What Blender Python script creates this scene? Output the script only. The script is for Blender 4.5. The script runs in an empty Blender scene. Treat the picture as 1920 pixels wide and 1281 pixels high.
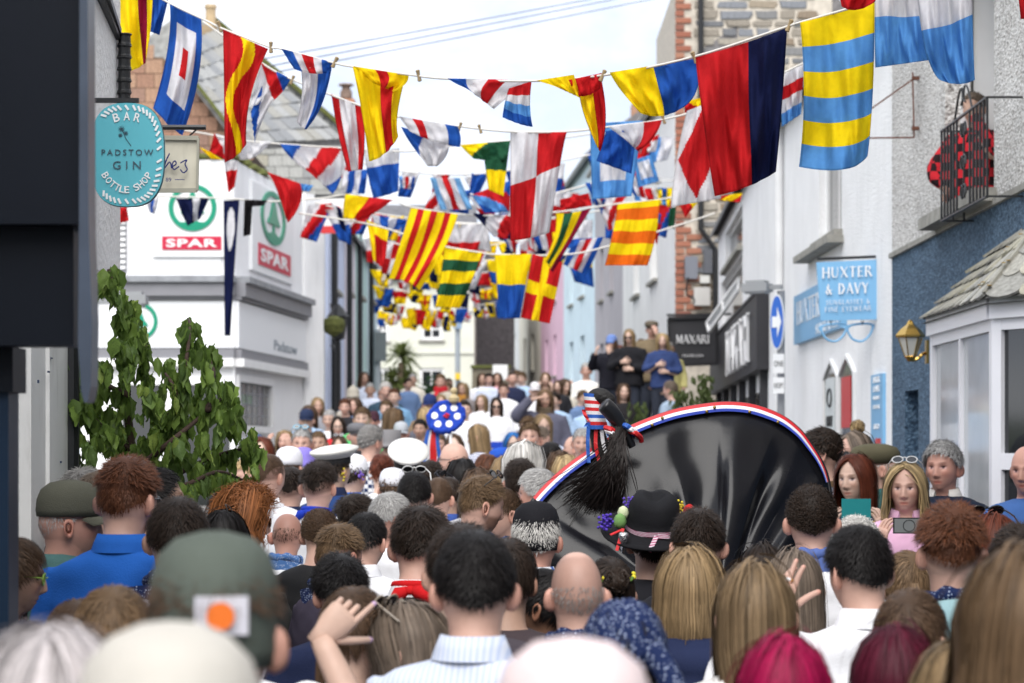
import bpy, math, random
import numpy as np
from mathutils import Vector, Matrix, Euler
random.seed(7); RNG = np.random.default_rng(11)
R = math.radians
SC = bpy.context.scene
COL = SC.collection
F = 85 / 36 * 1920.0      # focal length in photo pixels
ZC = 1.80                 # lens height above the road
YH = 850.0                # photo row of eye level
# ---------------------------------------------------------------- camera
cd = bpy.data.cameras.new('camera'); cam = bpy.data.objects.new('camera', cd); COL.objects.link(cam)
cd.lens = 85; cd.sensor_width = 36; cd.clip_end = 3000; cd.clip_start = 0.1
cam.location = (0, 0, ZC); cam.rotation_euler = (R(90), 0, 0)
cd.shift_y = (YH - 640.5) / 1920.0
cd.dof.use_dof = True; cd.dof.focus_distance = 9.2; cd.dof.aperture_fstop = 5.0; cd.dof.aperture_blades = 9
SC.camera = cam
# ---------------------------------------------------------------- sky
wd = bpy.data.worlds.new('World'); SC.world = wd; wd.use_nodes = True
nt = wd.node_tree; nt.nodes.clear()
def N(t, kind, **kw):
 n = t.nodes.new(kind)
 for k, v in kw.items(): setattr(n, k, v)
 return n
SUN_EL, SUN_AZ = 48, 186      # degrees; azimuth clockwise from +Y
sky = N(nt, 'ShaderNodeTexSky', sky_type='NISHITA', sun_disc=False, sun_elevation=R(SUN_EL), sun_rotation=R(SUN_AZ))
tc = N(nt, 'ShaderNodeTexCoord'); mp = N(nt, 'ShaderNodeMapping'); mp.inputs['Scale'].default_value = (1, 1, 1.6)
no = N(nt, 'ShaderNodeTexNoise'); no.inputs['Scale'].default_value = 5.5; no.inputs['Detail'].default_value = 7; no.inputs['Roughness'].default_value = 0.55
rp = N(nt, 'ShaderNodeValToRGB'); rp.color_ramp.elements[0].position = 0.36; rp.color_ramp.elements[1].position = 0.66
rp.color_ramp.elements[0].color = (0.46, 0.51, 0.62, 1); rp.color_ramp.elements[1].color = (0.98, 0.99, 1.0, 1)
sc_ = N(nt, 'ShaderNodeVectorMath', operation='SCALE'); sc_.inputs['Scale'].default_value = 7.0
mx = N(nt, 'ShaderNodeMixRGB'); mx.inputs['Fac'].default_value = 0.95
bg = N(nt, 'ShaderNodeBackground'); bg.inputs['Strength'].default_value = 0.10
wo = N(nt, 'ShaderNodeOutputWorld')
L = nt.links.new
L(tc.outputs['Generated'], mp.inputs['Vector']); L(mp.outputs['Vector'], no.inputs['Vector']); L(no.outputs['Fac'], rp.inputs['Fac'])
L(rp.outputs['Color'], sc_.inputs[0]); L(sky.outputs['Color'], mx.inputs[1]); L(sc_.outputs['Vector'], mx.inputs[2])
L(mx.outputs['Color'], bg.inputs['Color']); L(bg.outputs['Background'], wo.inputs['Surface'])
# ---------------------------------------------------------------- sun
sl = bpy.data.lights.new('sun', 'SUN'); so = bpy.data.objects.new('sun', sl); COL.objects.link(so)
sl.energy = 1.5; sl.angle = R(50); sl.color = (1.0, 0.965, 0.92)
az = R(SUN_AZ); el = R(SUN_EL)
so.rotation_euler = Vector((-math.sin(az) * math.cos(el), -math.cos(az) * math.cos(el), -math.sin(el))).to_track_quat('-Z', 'Y').to_euler()
# ---------------------------------------------------------------- exposure
SC.view_settings.view_transform = 'Standard'; SC.view_settings.look = 'None'
SC.view_settings.exposure = 1.44; SC.view_settings.gamma = 1.0; SC.view_settings.use_curve_mapping = False
SC.render.engine = 'CYCLES'; SC.cycles.use_denoising = True
SC.cycles.max_bounces = 6; SC.cycles.diffuse_bounces = 3; SC.cycles.glossy_bounces = 3; SC.cycles.transmission_bounces = 4; SC.cycles.transparent_max_bounces = 8
SC.cycles.use_fast_gi = False; SC.cycles.sample_clamp_indirect = 6

# ================================================================ helpers
def P(x, y, d):
 """photo pixel seen at depth d metres -> point in the street"""
 return Vector(((x - 960) / F * d, d, ZC - (y - YH) / F * d))
def ground(y):
 return 0.0 if y < 17 else 0.052 * (y - 17) * min(1.0, (y - 17) / 6.0) ** 0.5
def tag(o, label=None, cat=None, group=None, kind=None):
 if label: o['label'] = label
 if cat: o['category'] = cat
 if group: o['group'] = group
 if kind: o['kind'] = kind
 return o
def empty(name, loc=(0, 0, 0), rz=0.0):
 o = bpy.data.objects.new(name, None); COL.objects.link(o); o.location = loc; o.rotation_euler = (0, 0, rz); o.empty_display_size = 0.2
 return o
def newmesh(name, v, f, mats=None, smooth=False, mi=None):
 me = bpy.data.meshes.new(name)
 v = np.asarray(v, dtype=np.float32)
 if isinstance(f, np.ndarray):
  n, k = f.shape
  me.vertices.add(len(v)); me.vertices.foreach_set('co', v.ravel())
  me.loops.add(n * k); me.loops.foreach_set('vertex_index', f.astype(np.int32).ravel())
  me.polygons.add(n); me.polygons.foreach_set('loop_start', np.arange(0, n * k, k, dtype=np.int32))
  me.update(calc_edges=True)
 else:
  me.from_pydata(v.tolist(), [], f)
 for m in (mats if isinstance(mats, (list, tuple)) else [mats] if mats else []): me.materials.append(m)
 if mi is not None: me.polygons.foreach_set('material_index', np.asarray(mi, dtype=np.int32))
 if smooth: me.polygons.foreach_set('use_smooth', np.ones(len(me.polygons), dtype=bool))
 me.update()
 return me
def link(name, me, parent=None, color=None, world=False):
 o = bpy.data.objects.new(name, me); COL.objects.link(o)
 if parent is not None:
  o.parent = parent
  if world:
   o.matrix_parent_inverse = PINV(parent)
 if color is not None: o.color = (*color[:3], 1)
 return o
def PINV(p):
 m = Matrix.LocRotScale(p.location, p.rotation_euler, p.scale)
 if p.parent is not None:
  m = Matrix.LocRotScale(p.parent.location, p.parent.rotation_euler, p.parent.scale) @ p.matrix_parent_inverse @ m
 return m.inverted()
class MB:
 """collects simple solids, in world coordinates, into one mesh"""
 def __init__(s): s.v = []; s.f = []; s.m = []
 def add(s, v, f, m=0):
  b = len(s.v); s.v += [tuple(p) for p in v]; s.f += [tuple(i + b for i in q) for q in f]; s.m += [m] * len(f); return s
 def box(s, a, b, m=0):
  (x0, y0, z0), (x1, y1, z1) = a, b
  v = [(x0, y0, z0), (x1, y0, z0), (x1, y1, z0), (x0, y1, z0), (x0, y0, z1), (x1, y0, z1), (x1, y1, z1), (x0, y1, z1)]
  return s.add(v, BOXF, m)
 def obox(s, c, ux, uy, uz, m=0):
  """box from its centre and three half-axis vectors"""
  c, ux, uy, uz = map(Vector, (c, ux, uy, uz))
  v = [c + ux * i + uy * j + uz * k for k in (-1, 1) for i, j in ((-1, -1), (1, -1), (1, 1), (-1, 1))]
  return s.add(v, BOXF, m)
 def bar(s, a, b, w, h=None, up=(0, 0, 1), m=0):
  a, b = Vector(a), Vector(b); t = (b - a).normalized(); up = Vector(up)
  if abs(t.dot(up)) > 0.95: up = Vector((0, 1, 0)) if abs(t.y) < 0.9 else Vector((1, 0, 0))
  sd = t.cross(up).normalized(); u2 = sd.cross(t)
  return s.obox((a + b) / 2, sd * w / 2, t * (b - a).length / 2, u2 * (h or w) / 2, m)
 def tube(s, pts, r, k=8, m=0, caps=True):
  pts = [Vector(p) for p in pts]; n = len(pts); rs = r if isinstance(r, (list, tuple)) else [r] * n
  prev = None; rings = []
  for i in range(n):
   t = (pts[min(i + 1, n - 1)] - pts[max(i - 1, 0)]).normalized()
   if prev is None:
    u = t.cross(Vector((0, 0, 1)) if abs(t.z) < 0.9 else Vector((1, 0, 0))).normalized()
   else:
    u = (prev - t * prev.dot(t)).normalized()
   prev = u; w = t.cross(u)
   rings.append([pts[i] + (u * math.cos(2 * math.pi * j / k) + w * math.sin(2 * math.pi * j / k)) * rs[i] for j in range(k)])
  v = [p for r_ in rings for p in r_]
  f = [(i * k + j, i * k + (j + 1) % k, (i + 1) * k + (j + 1) % k, (i + 1) * k + j) for i in range(n - 1) for j in range(k)]
  if caps: f += [tuple(reversed(range(k))), tuple(range((n - 1) * k, n * k))]
  return s.add(v, f, m)
 def lathe(s, prof, c=(0, 0, 0), k=24, sx=1.0, sy=1.0, m=0):
  """profile [(r,z),...] turned about z through c"""
  v = []; n = len(prof)
  for r, z in prof:
   for j in range(k):
    a = 2 * math.pi * j / k; v.append((c[0] + r * sx * math.cos(a), c[1] + r * sy * math.sin(a), c[2] + z))
  f = [(i * k + j, i * k + (j + 1) % k, (i + 1) * k + (j + 1) % k, (i + 1) * k + j) for i in range(n - 1) for j in range(k)]
  f += [tuple(reversed(range(k))), tuple(range((n - 1) * k, n * k))]
  return s.add(v, f, m)
 def prism(s, poly, vec, m=0):
  """polygon (3D points) pushed along vec"""
  vec = Vector(vec); n = len(poly); a = [Vector(p) for p in poly]
  v = a + [p + vec for p in a]
  f = [tuple(reversed(range(n))), tuple(range(n, 2 * n))] + [(i, (i + 1) % n, n + (i + 1) % n, n + i) for i in range(n)]
  return s.add(v, f, m)
 def mesh(s, name, mats, smooth=False):
  return newmesh(name, s.v, s.f, mats, smooth, s.m)
 def build(s, name, mats, parent=None, color=None, smooth=False):
  return link(name, s.mesh(name, mats, smooth), parent, color, world=True)
BOXF = [(0, 3, 2, 1), (4, 5, 6, 7), (0, 1, 5, 4), (1, 2, 6, 5), (2, 3, 7, 6), (3, 0, 4, 7)]
def smooth_curve(pts, n=8, closed=False):
 """Catmull-Rom through points"""
 p = [Vector(q) for q in pts]; out = []
 m = len(p)
 for i in range(m if closed else m - 1):
  if closed: a, b, c, d = p[(i - 1) % m], p[i], p[(i + 1) % m], p[(i + 2) % m]
  else: a, b, c, d = p[max(i - 1, 0)], p[i], p[i + 1], p[min(i + 2, m - 1)]
  for k in range(n):
   t = k / n
   out.append(0.5 * ((2 * b) + (c - a) * t + (2 * a - 5 * b + 4 * c - d) * t * t + (3 * b - a - 3 * c + d) * t ** 3))
 if not closed: out.append(p[-1])
 return out
# ---------------------------------------------------------------- text
def text_mesh(txt, size=1.0, extrude=0.0, spacing=1.0, offset=0.0, align='CENTER'):
 cu = bpy.data.curves.new('t', 'FONT'); cu.body = txt; cu.size = size; cu.extrude = extrude; cu.space_character = spacing; cu.offset = offset
 cu.align_x = align; cu.align_y = 'CENTER'; cu.resolution_u = 3
 o = bpy.data.objects.new('t', cu); COL.objects.link(o)
 dg = bpy.context.evaluated_depsgraph_get(); me = bpy.data.meshes.new_from_object(o.evaluated_get(dg), depsgraph=dg)
 bpy.data.objects.remove(o); bpy.data.curves.remove(cu)
 return me
def put_text(name, txt, o, ux, uy, width, height, mat, parent, depth=0.006, spacing=1.0, shear=0.0, bold=0.0):
 """text centred at o in the plane (ux, uy) scaled to width x height"""
 me = text_mesh(txt, spacing=spacing, extrude=0.02, offset=bold)
 co = np.empty(len(me.vertices) * 3, np.float32); me.vertices.foreach_get('co', co); co = co.reshape(-1, 3)
 lo, hi = co.min(0), co.max(0); c = (lo + hi) / 2
 ux, uy = Vector(ux).normalized(), Vector(uy).normalized(); n = ux.cross(uy)
 a = (co[:, 0] - c[0]) / max(hi[0] - lo[0], 1e-6) * width; b = (co[:, 1] - c[1]) / max(hi[1] - lo[1], 1e-6) * height
 d = co[:, 2] / 0.02 * depth / 2
 a = a + shear * b
 w = np.outer(a, ux) + np.outer(b, uy) + np.outer(d, n) + np.array(o)
 me.vertices.foreach_set('co', w.astype(np.float32).ravel()); me.materials.clear(); me.materials.append(mat); me.update()
 return link(name, me, parent, world=True)
# ================================================================ materials
MATS = {}
def mat(name, col=(0.5, 0.5, 0.5), rough=0.7, var=0.0, vscale=4.0, bump=0.0, bscale=60.0, metal=0.0, spec=0.4, oc=False, stain=0.0, trans=0.0, attr=None, emit=0.0):
 """a procedural material: base colour (or the object's own colour), blotchy variation, stains, bump, translucency"""
 if name in MATS: return MATS[name]
 m = bpy.data.materials.new(name); m.use_nodes = True; t = m.node_tree; b = t.nodes['Principled BSDF']; K = t.links.new
 b.inputs['Roughness'].default_value = rough; b.inputs['Metallic'].default_value = metal; b.inputs['Specular IOR Level'].default_value = spec
 tc = N(t, 'ShaderNodeTexCoord')
 if oc:
  src = N(t, 'ShaderNodeObjectInfo').outputs['Color']
 elif attr:
  src = N(t, 'ShaderNodeVertexColor', layer_name=attr).outputs['Color']
 else:
  g = N(t, 'ShaderNodeRGB'); g.outputs[0].default_value = (*col, 1); src = g.outputs[0]
 if oc and attr:
  x = N(t, 'ShaderNodeMixRGB', blend_type='MULTIPLY'); x.inputs[0].default_value = 1
  K(src, x.inputs[1]); K(N(t, 'ShaderNodeVertexColor', layer_name=attr).outputs['Color'], x.inputs[2]); src = x.outputs[0]
 if var:
  n = N(t, 'ShaderNodeTexNoise'); n.inputs['Scale'].default_value = vscale; n.inputs['Detail'].default_value = 6; K(tc.outputs['Object'], n.inputs['Vector'])
  mr = N(t, 'ShaderNodeMapRange'); mr.inputs['From Min'].default_value = 0.3; mr.inputs['From Max'].default_value = 0.7
  mr.inputs['To Min'].default_value = 1 - var; mr.inputs['To Max'].default_value = 1 + var; K(n.outputs['Fac'], mr.inputs['Value'])
  x = N(t, 'ShaderNodeVectorMath', operation='SCALE'); K(src, x.inputs[0]); K(mr.outputs['Result'], x.inputs['Scale']); src = x.outputs['Vector']
 if stain:
  mp = N(t, 'ShaderNodeMapping'); mp.inputs['Scale'].default_value = (3, 3, 0.5); K(tc.outputs['Object'], mp.inputs['Vector'])
  n = N(t, 'ShaderNodeTexNoise'); n.inputs['Scale'].default_value = 2.2; n.inputs['Detail'].default_value = 8; n.inputs['Roughness'].default_value = 0.65; K(mp.outputs['Vector'], n.inputs['Vector'])
  mr = N(t, 'ShaderNodeMapRange'); mr.inputs['From Min'].default_value = 0.54; mr.inputs['From Max'].default_value = 0.78; mr.inputs['To Max'].default_value = stain; K(n.outputs['Fac'], mr.inputs['Value'])
  x = N(t, 'ShaderNodeMixRGB'); K(mr.outputs['Result'], x.inputs[0]); K(src, x.inputs[1]); x.inputs[2].default_value = (0.20, 0.19, 0.16, 1); src = x.outputs[0]
 K(src, b.inputs['Base Color'])
 if emit: K(src, b.inputs['Emission Color']); b.inputs['Emission Strength'].default_value = emit
 if bump:
  n = N(t, 'ShaderNodeTexNoise'); n.inputs['Scale'].default_value = bscale; n.inputs['Detail'].default_value = 4; K(tc.outputs['Object'], n.inputs['Vector'])
  bp = N(t, 'ShaderNodeBump'); bp.inputs['Strength'].default_value = bump; bp.inputs['Distance'].default_value = 0.01; K(n.outputs['Fac'], bp.inputs['Height']); K(bp.outputs['Normal'], b.inputs['Normal'])
 if trans:
  tr = N(t, 'ShaderNodeBsdfTranslucent'); K(src, tr.inputs['Color']); ms = N(t, 'ShaderNodeMixShader'); ms.inputs[0].default_value = trans
  K(b.outputs[0], ms.inputs[1]); K(tr.outputs[0], ms.inputs[2]); K(ms.outputs[0], t.nodes['Material Output'].inputs['Surface'])
 MATS[name] = m; return m
def speckle(name, base, lo, hi, scale=55.0, bump=0.8):
 """roughcast / pebbledash: coloured chips in a pale coat"""
 m = bpy.data.materials.new(name); m.use_nodes = True; t = m.node_tree; b = t.nodes['Principled BSDF']; K = t.links.new
 tc = N(t, 'ShaderNodeTexCoord'); v = N(t, 'ShaderNodeTexVoronoi'); v.inputs['Scale'].default_value = scale; K(tc.outputs['Object'], v.inputs['Vector'])
 n = N(t, 'ShaderNodeTexNoise'); n.inputs['Scale'].default_value = scale * 0.8; n.inputs['Detail'].default_value = 3; K(tc.outputs['Object'], n.inputs['Vector'])
 r = N(t, 'ShaderNodeValToRGB'); e = r.color_ramp.elements; e[0].position = 0.30; e[0].color = (*lo, 1); e[1].position = 0.62; e[1].color = (*hi, 1)
 q = e.new(0.47); q.color = (*base, 1)
 n2 = N(t, 'ShaderNodeTexNoise'); n2.inputs['Scale'].default_value = 1.3; n2.inputs['Detail'].default_value = 5; K(tc.outputs['Object'], n2.inputs['Vector'])
 mr = N(t, 'ShaderNodeMapRange'); mr.inputs['From Min'].default_value = 0.3; mr.inputs['From Max'].default_value = 0.7; mr.inputs['To Min'].default_value = 0.85; mr.inputs['To Max'].default_value = 1.08; K(n2.outputs['Fac'], mr.inputs['Value'])
 x = N(t, 'ShaderNodeVectorMath', operation='SCALE'); K(n.outputs['Fac'], r.inputs['Fac']); K(r.outputs['Color'], x.inputs[0]); K(mr.outputs['Result'], x.inputs['Scale'])
 K(x.outputs['Vector'], b.inputs['Base Color']); b.inputs['Roughness'].default_value = 0.85
 bp = N(t, 'ShaderNodeBump'); bp.inputs['Strength'].default_value = bump; bp.inputs['Distance'].default_value = 0.02; K(v.outputs['Distance'], bp.inputs['Height']); K(bp.outputs['Normal'], b.inputs['Normal'])
 MATS[name] = m; return m
M_PAINT = mat('paint', oc=True, rough=0.5, var=0.06, vscale=3, bump=0.05, bscale=90)
M_GLOSS = mat('gloss_paint', oc=True, rough=0.25, var=0.05, vscale=5)
M_METAL = mat('metal', oc=True, rough=0.35, metal=0.9, var=0.08)
M_RENDER = mat('white_render', (0.87, 0.87, 0.87), 0.85, var=0.05, vscale=1.5, bump=0.9, bscale=38, stain=0.2)
M_RENDER2 = mat('painted_render', oc=True, rough=0.8, var=0.06, vscale=1.2, bump=0.3, bscale=24, stain=0.16)
M_PEBBLE = speckle('pebbledash', (0.60, 0.58, 0.55), (0.15, 0.13, 0.12), (0.76, 0.75, 0.73), 48)
M_NAVYDASH = speckle('navy_roughcast', (0.040, 0.085, 0.145), (0.016, 0.035, 0.065), (0.12, 0.20, 0.29), 48)
M_STONE = mat('rubble_stone', oc=True, rough=0.9, var=0.28, vscale=9, bump=0.7, bscale=22)
M_BRICK = mat('brick', oc=True, rough=0.9, var=0.25, vscale=12, bump=0.5, bscale=40)
M_MORTAR = mat('mortar', (0.52, 0.47, 0.40), 0.95, var=0.2, vscale=8, bump=0.5, bscale=40)
M_SLATE = mat('slate', oc=True, rough=0.75, var=0.3, vscale=7, bump=0.35, bscale=30)
M_WOOD = mat('white_wood', (0.80, 0.80, 0.80), 0.45, var=0.04, vscale=3, stain=0.08)
M_GLASS = mat('window_glass', (0.012, 0.014, 0.017), 0.06, spec=0.9)
M_GLASSL = mat('curtained_glass', (0.30, 0.31, 0.32), 0.08, spec=0.8, var=0.25, vscale=2.5)
M_SILL = mat('stone_sill', (0.30, 0.29, 0.26), 0.9, var=0.25, vscale=9, bump=0.3)
M_IRON = mat('black_iron', (0.015, 0.016, 0.018), 0.4, bump=0.1)
M_RUST = mat('rusty_iron', (0.13, 0.05, 0.03), 0.8, var=0.4, vscale=20, bump=0.3)
M_CORD = mat('white_cord', (0.62, 0.60, 0.56), 0.8)
M_LEAD = mat('lead_flashing', (0.25, 0.26, 0.28), 0.55, var=0.25, vscale=7, bump=0.3)
M_MOSS = mat('moss', (0.10, 0.11, 0.03), 0.95, var=0.4, vscale=20, bump=0.8)
# ================================================================ setting
def strip_mesh(x0, x1, ys, dz, name, m):
 v = []; f = []
 for i, y in enumerate(ys):
  z = ground(y) + dz
  v += [(x0, y, z), (x1, y, z)]
  if i: f.append((2 * i - 2, 2 * i - 1, 2 * i + 1, 2 * i))
 return newmesh(name, v, f, m, True)
YS = [-60, -20, 0, 8, 14, 17, 18, 19, 20, 21, 22, 23, 26, 30, 40, 60, 80, 100, 130, 200, 400]
M_ASPH = mat('asphalt', (0.055, 0.055, 0.058), 0.9, var=0.25, vscale=3, bump=0.5, bscale=120)
M_PAVE = mat('paving', (0.22, 0.21, 0.20), 0.9, var=0.2, vscale=3, bump=0.3)
M_LAND = mat('land', (0.07, 0.085, 0.04), 0.95, var=0.3, vscale=0.2)
g = link('ground', strip_mesh(-600, 600, YS, -0.02, 'ground', M_LAND)); tag(g, kind='structure')
g = link('road', strip_mesh(-2.2, 2.5, YS[2:-2], -0.004, 'road', M_ASPH)); tag(g, kind='structure')
for nm, x0, x1 in (('pavement', -6.0, -1.55), ('pavement', 2.45, 6.0)):
 ys = YS[2:-3]; v = []; f = []
 for i, y in enumerate(ys):
  z = ground(y); e = x0 if x0 > 0 else x1; o = x1 if x0 > 0 else x0
  v += [(e, y, z - 0.02), (e, y, z + 0.1), (o, y, z + 0.1)]
  if i:
   b = 3 * i
   f += [(b - 3, b - 2, b + 1, b), (b - 2, b - 1, b + 2, b + 1)]
 tag(link(nm, newmesh(nm, v, f, M_PAVE)), kind='structure')
 tag(link('kerb', MB().box((x0 if x0 > 0 else x1 - 0.0, 1, -0.02), ((x0 if x0 > 0 else x1) + (-0.1 if x0 > 0 else 0.1), 17, 0.106)).mesh('kerb', M_SILL)), kind='structure')

class Wall:
 """a vertical wall from plan point a to b; out = metres in front of it"""
 def __init__(s, a, b, face):
  s.a = Vector((*a, 0)); s.b = Vector((*b, 0)); s.len = (s.b - s.a).length; s.u = (s.b - s.a) / s.len
  n = Vector((s.u.y, -s.u.x, 0)); s.n = n if n.dot(Vector((*face, 0))) > 0 else -n
 def at(s, u, z, out=0.0):
  p = s.a + s.u * u + s.n * out; return Vector((p.x, p.y, z))
 def upx(s, x):
  k = (x - 960) / F            # X = k Y
  return (k * s.a.y - s.a.x) / (s.u.x - k * s.u.y)
 def zpx(s, x, y):
  return P(x, y, s.at(s.upx(x), 0).y).z
 def px(s, x, y, out=0.0):
  return s.at(s.upx(x), s.zpx(x, y), out)
 def box(s, mb, u0, u1, z0, z1, o0, o1, m=0):
  return mb.obox(s.at((u0 + u1) / 2, (z0 + z1) / 2, (o0 + o1) / 2), s.u * (u1 - u0) / 2, s.n * (o1 - o0) / 2, Vector((0, 0, (z1 - z0) / 2)), m)
 def surface(s, mb, u0, u1, z0, z1, holes=(), reveal=0.14, m=0, back=None):
  """sheet of wall with holes (rectangles) and their reveals"""
  us = sorted({u0, u1, *[h[0] for h in holes], *[h[1] for h in holes]}); zs = sorted({z0, z1, *[h[2] for h in holes], *[h[3] for h in holes]})
  us = [u for u in us if u0 <= u <= u1]; zs = [z for z in zs if z0 <= z <= z1]
  for i in range(len(us) - 1):
   for j in range(len(zs) - 1):
    cu, cz = (us[i] + us[i + 1]) / 2, (zs[j] + zs[j + 1]) / 2
    if any(h[0] < cu < h[1] and h[2] < cz < h[3] for h in holes): continue
    mb.add([s.at(us[i], zs[j]), s.at(us[i + 1], zs[j]), s.at(us[i + 1], zs[j + 1]), s.at(us[i], zs[j + 1])], [(0, 1, 2, 3)], m)
  for h in holes:
   q = [(h[0], h[2]), (h[1], h[2]), (h[1], h[3]), (h[0], h[3])]
   for k in range(4):
    (ua, za), (ub, zb) = q[k], q[(k + 1) % 4]
    mb.add([s.at(ua, za), s.at(ub, zb), s.at(ub, zb, -reveal), s.at(ua, za, -reveal)], [(0, 1, 2, 3)], m)
  return mb
def window(W, par, u0, u1, z0, z1, reveal=0.14, cols=2, rows=2, fw=0.055, glass=None, sill=True, fcol=(0.8, 0.8, 0.8), label=None):
 """sash window in a hole: window > frame, pane (each), sill"""
 o1 = -reveal + 0.06; mb = MB()
 W.box(mb, u0, u0 + fw, z0, z1, o1 - 0.05, o1); W.box(mb, u1 - fw, u1, z0, z1, o1 - 0.05, o1)
 W.box(mb, u0 + fw, u1 - fw, z0, z0 + fw, o1 - 0.05, o1 - 0.002); W.box(mb, u0 + fw, u1 - fw, z1 - fw, z1, o1 - 0.05, o1 - 0.002)
 bw = fw * 0.5; pu = (u1 - u0 - 2 * fw) / cols; pz = (z1 - z0 - 2 * fw) / rows
 for i in range(1, cols): W.box(mb, u0 + fw + i * pu - bw / 2, u0 + fw + i * pu + bw / 2, z0 + fw, z1 - fw, o1 - 0.045, o1 - 0.006)
 for j in range(1, rows): W.box(mb, u0 + fw, u1 - fw, z0 + fw + j * pz - bw / 2, z0 + fw + j * pz + bw / 2, o1 - 0.047, o1 - 0.009)
 fr = mb.build('window', M_PAINT, par, fcol)
 if label: fr['label'] = label
 for i in range(cols):
  for j in range(rows):
   ua, za = u0 + fw + i * pu, z0 + fw + j * pz
   W.box(MB(), ua, ua + pu, za, za + pz, o1 - 0.035, o1 - 0.028).build('pane', glass or M_GLASS, fr)
 if sill: W.box(MB(), u0 - 0.08, u1 + 0.08, z0 - 0.07, z0, -0.1, 0.09).build('sill', M_SILL, par)
 return fr
def shell(W, name, par, z0, z1, m, holes=(), depth=4.0, color=None, reveal=0.14, u0=0.0, u1=None, pname='wall', ends=(True, True), top=True):
 """a building's street wall plus its end and back walls"""
 u1 = W.len if u1 is None else u1; mb = MB(); W.surface(mb, u0, u1, z0, z1, holes, reveal)
 A, B = W.at(u0, z0), W.at(u1, z0); C, D = W.at(u1, z0, -depth), W.at(u0, z0, -depth); H = Vector((0, 0, z1 - z0))
 if ends[0]: mb.add([A, D, D + H, A + H], [(0, 1, 2, 3)])
 if ends[1]: mb.add([B, C, C + H, B + H], [(0, 1, 2, 3)])
 mb.add([C, D, D + H, C + H], [(0, 1, 2, 3)])
 if top: mb.add([A + H, B + H, C + H, D + H], [(0, 1, 2, 3)])
 if holes:      # a dark sheet behind the openings, room shade put into its colour
  MB().add([W.at(u0, z0, -0.9), W.at(u1, z0, -0.9), W.at(u1, z1, -0.9), W.at(u0, z1, -0.9)], [(0, 1, 2, 3)]).build('interior', mat('room_shade', (0.05, 0.048, 0.045), 0.9), par)
 return mb.build(pname, m, par, color)
def pitched(W, par, u0, u1, z, depth, rise, over=0.15, col=(0.16, 0.16, 0.17), name='roof'):
 A, B = W.at(u0 - 0.05, z, over), W.at(u1 + 0.05, z, over); C, D = W.at(u1 + 0.05, z + rise, -depth / 2), W.at(u0 - 0.05, z + rise, -depth / 2)
 E, G = W.at(u1 + 0.05, z, -depth - over), W.at(u0 - 0.05, z, -depth - over); t = Vector((0, 0, -0.08))
 mb = MB(); mb.add([A, B, C, D, E, G], [(0, 1, 2, 3), (3, 2, 4, 5), (0, 3, 5), (1, 4, 2)]); mb.add([A + t, B + t, B, A], [(0, 1, 2, 3)])
 return mb.build(name, M_SLATE, par, col)

# ---------------------------------------------------------------- navy and pebbledashed shop with the bay (right, 11-21 m)
W1 = Wall((3.3, -3.0), (3.3, 21.0), (-1, 0))
b1 = empty('navy_shop_building', (3.3, 15, 0)); tag(b1, 'pebbledashed building with navy roughcast ground floor, slated bay window and iron balcony', 'building')
ZB = 3.52
fu0, fu1 = W1.upx(1864), W1.upx(1772)
fz0 = 3.62
shell(W1, '', b1, 0, ZB, M_NAVYDASH, [(W1.upx(1722), W1.upx(1697), 0.1, 2.32)], pname='lower_wall', top=False)
W1.box(MB(), fu0 - 0.4, fu1 + 0.4, fz0 - 0.1, 6.0, -0.75, -0.72).build('brightening_sheet', mat('pale_backing', (0.5, 0.49, 0.46), 0.9, var=0.2, vscale=6), b1)  # pale sheet added so the balcony opening looks less black
shell(W1, '', b1, ZB, 9.5, M_PEBBLE, [(fu0, fu1, fz0, 5.8)], pname='upper_wall', reveal=0.2)
W1.box(MB(), 0, W1.len + 0.01, ZB - 0.03, ZB + 0.012, 0, 0.03).build('drip_course', M_SILL, b1)
W1.box(MB(), W1.upx(1722), W1.upx(1697), 0.1, 2.32, -0.16, -0.12).build('door', M_PAINT, b1, (0.02, 0.045, 0.10))
fr = MB(); o = -0.12
W1.box(fr, fu0, fu0 + 0.06, fz0, 5.8, o - 0.06, o); W1.box(fr, fu1 - 0.06, fu1, fz0, 5.8, o - 0.06, o)
fr.build('french_window_frame', M_WOOD, b1)
MB().box((3.52, 18.44, fz0), (4.15, 18.48, 5.8)).build('door_leaf', M_WOOD, b1)  # white leaf added to brighten the dark opening
W1.box(MB(), fu0 - 0.1, fu1 + 0.28, fz0 - 0.1, fz0 - 0.01, -0.15, 0.16).build('sill', M_SILL, b1)
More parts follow.
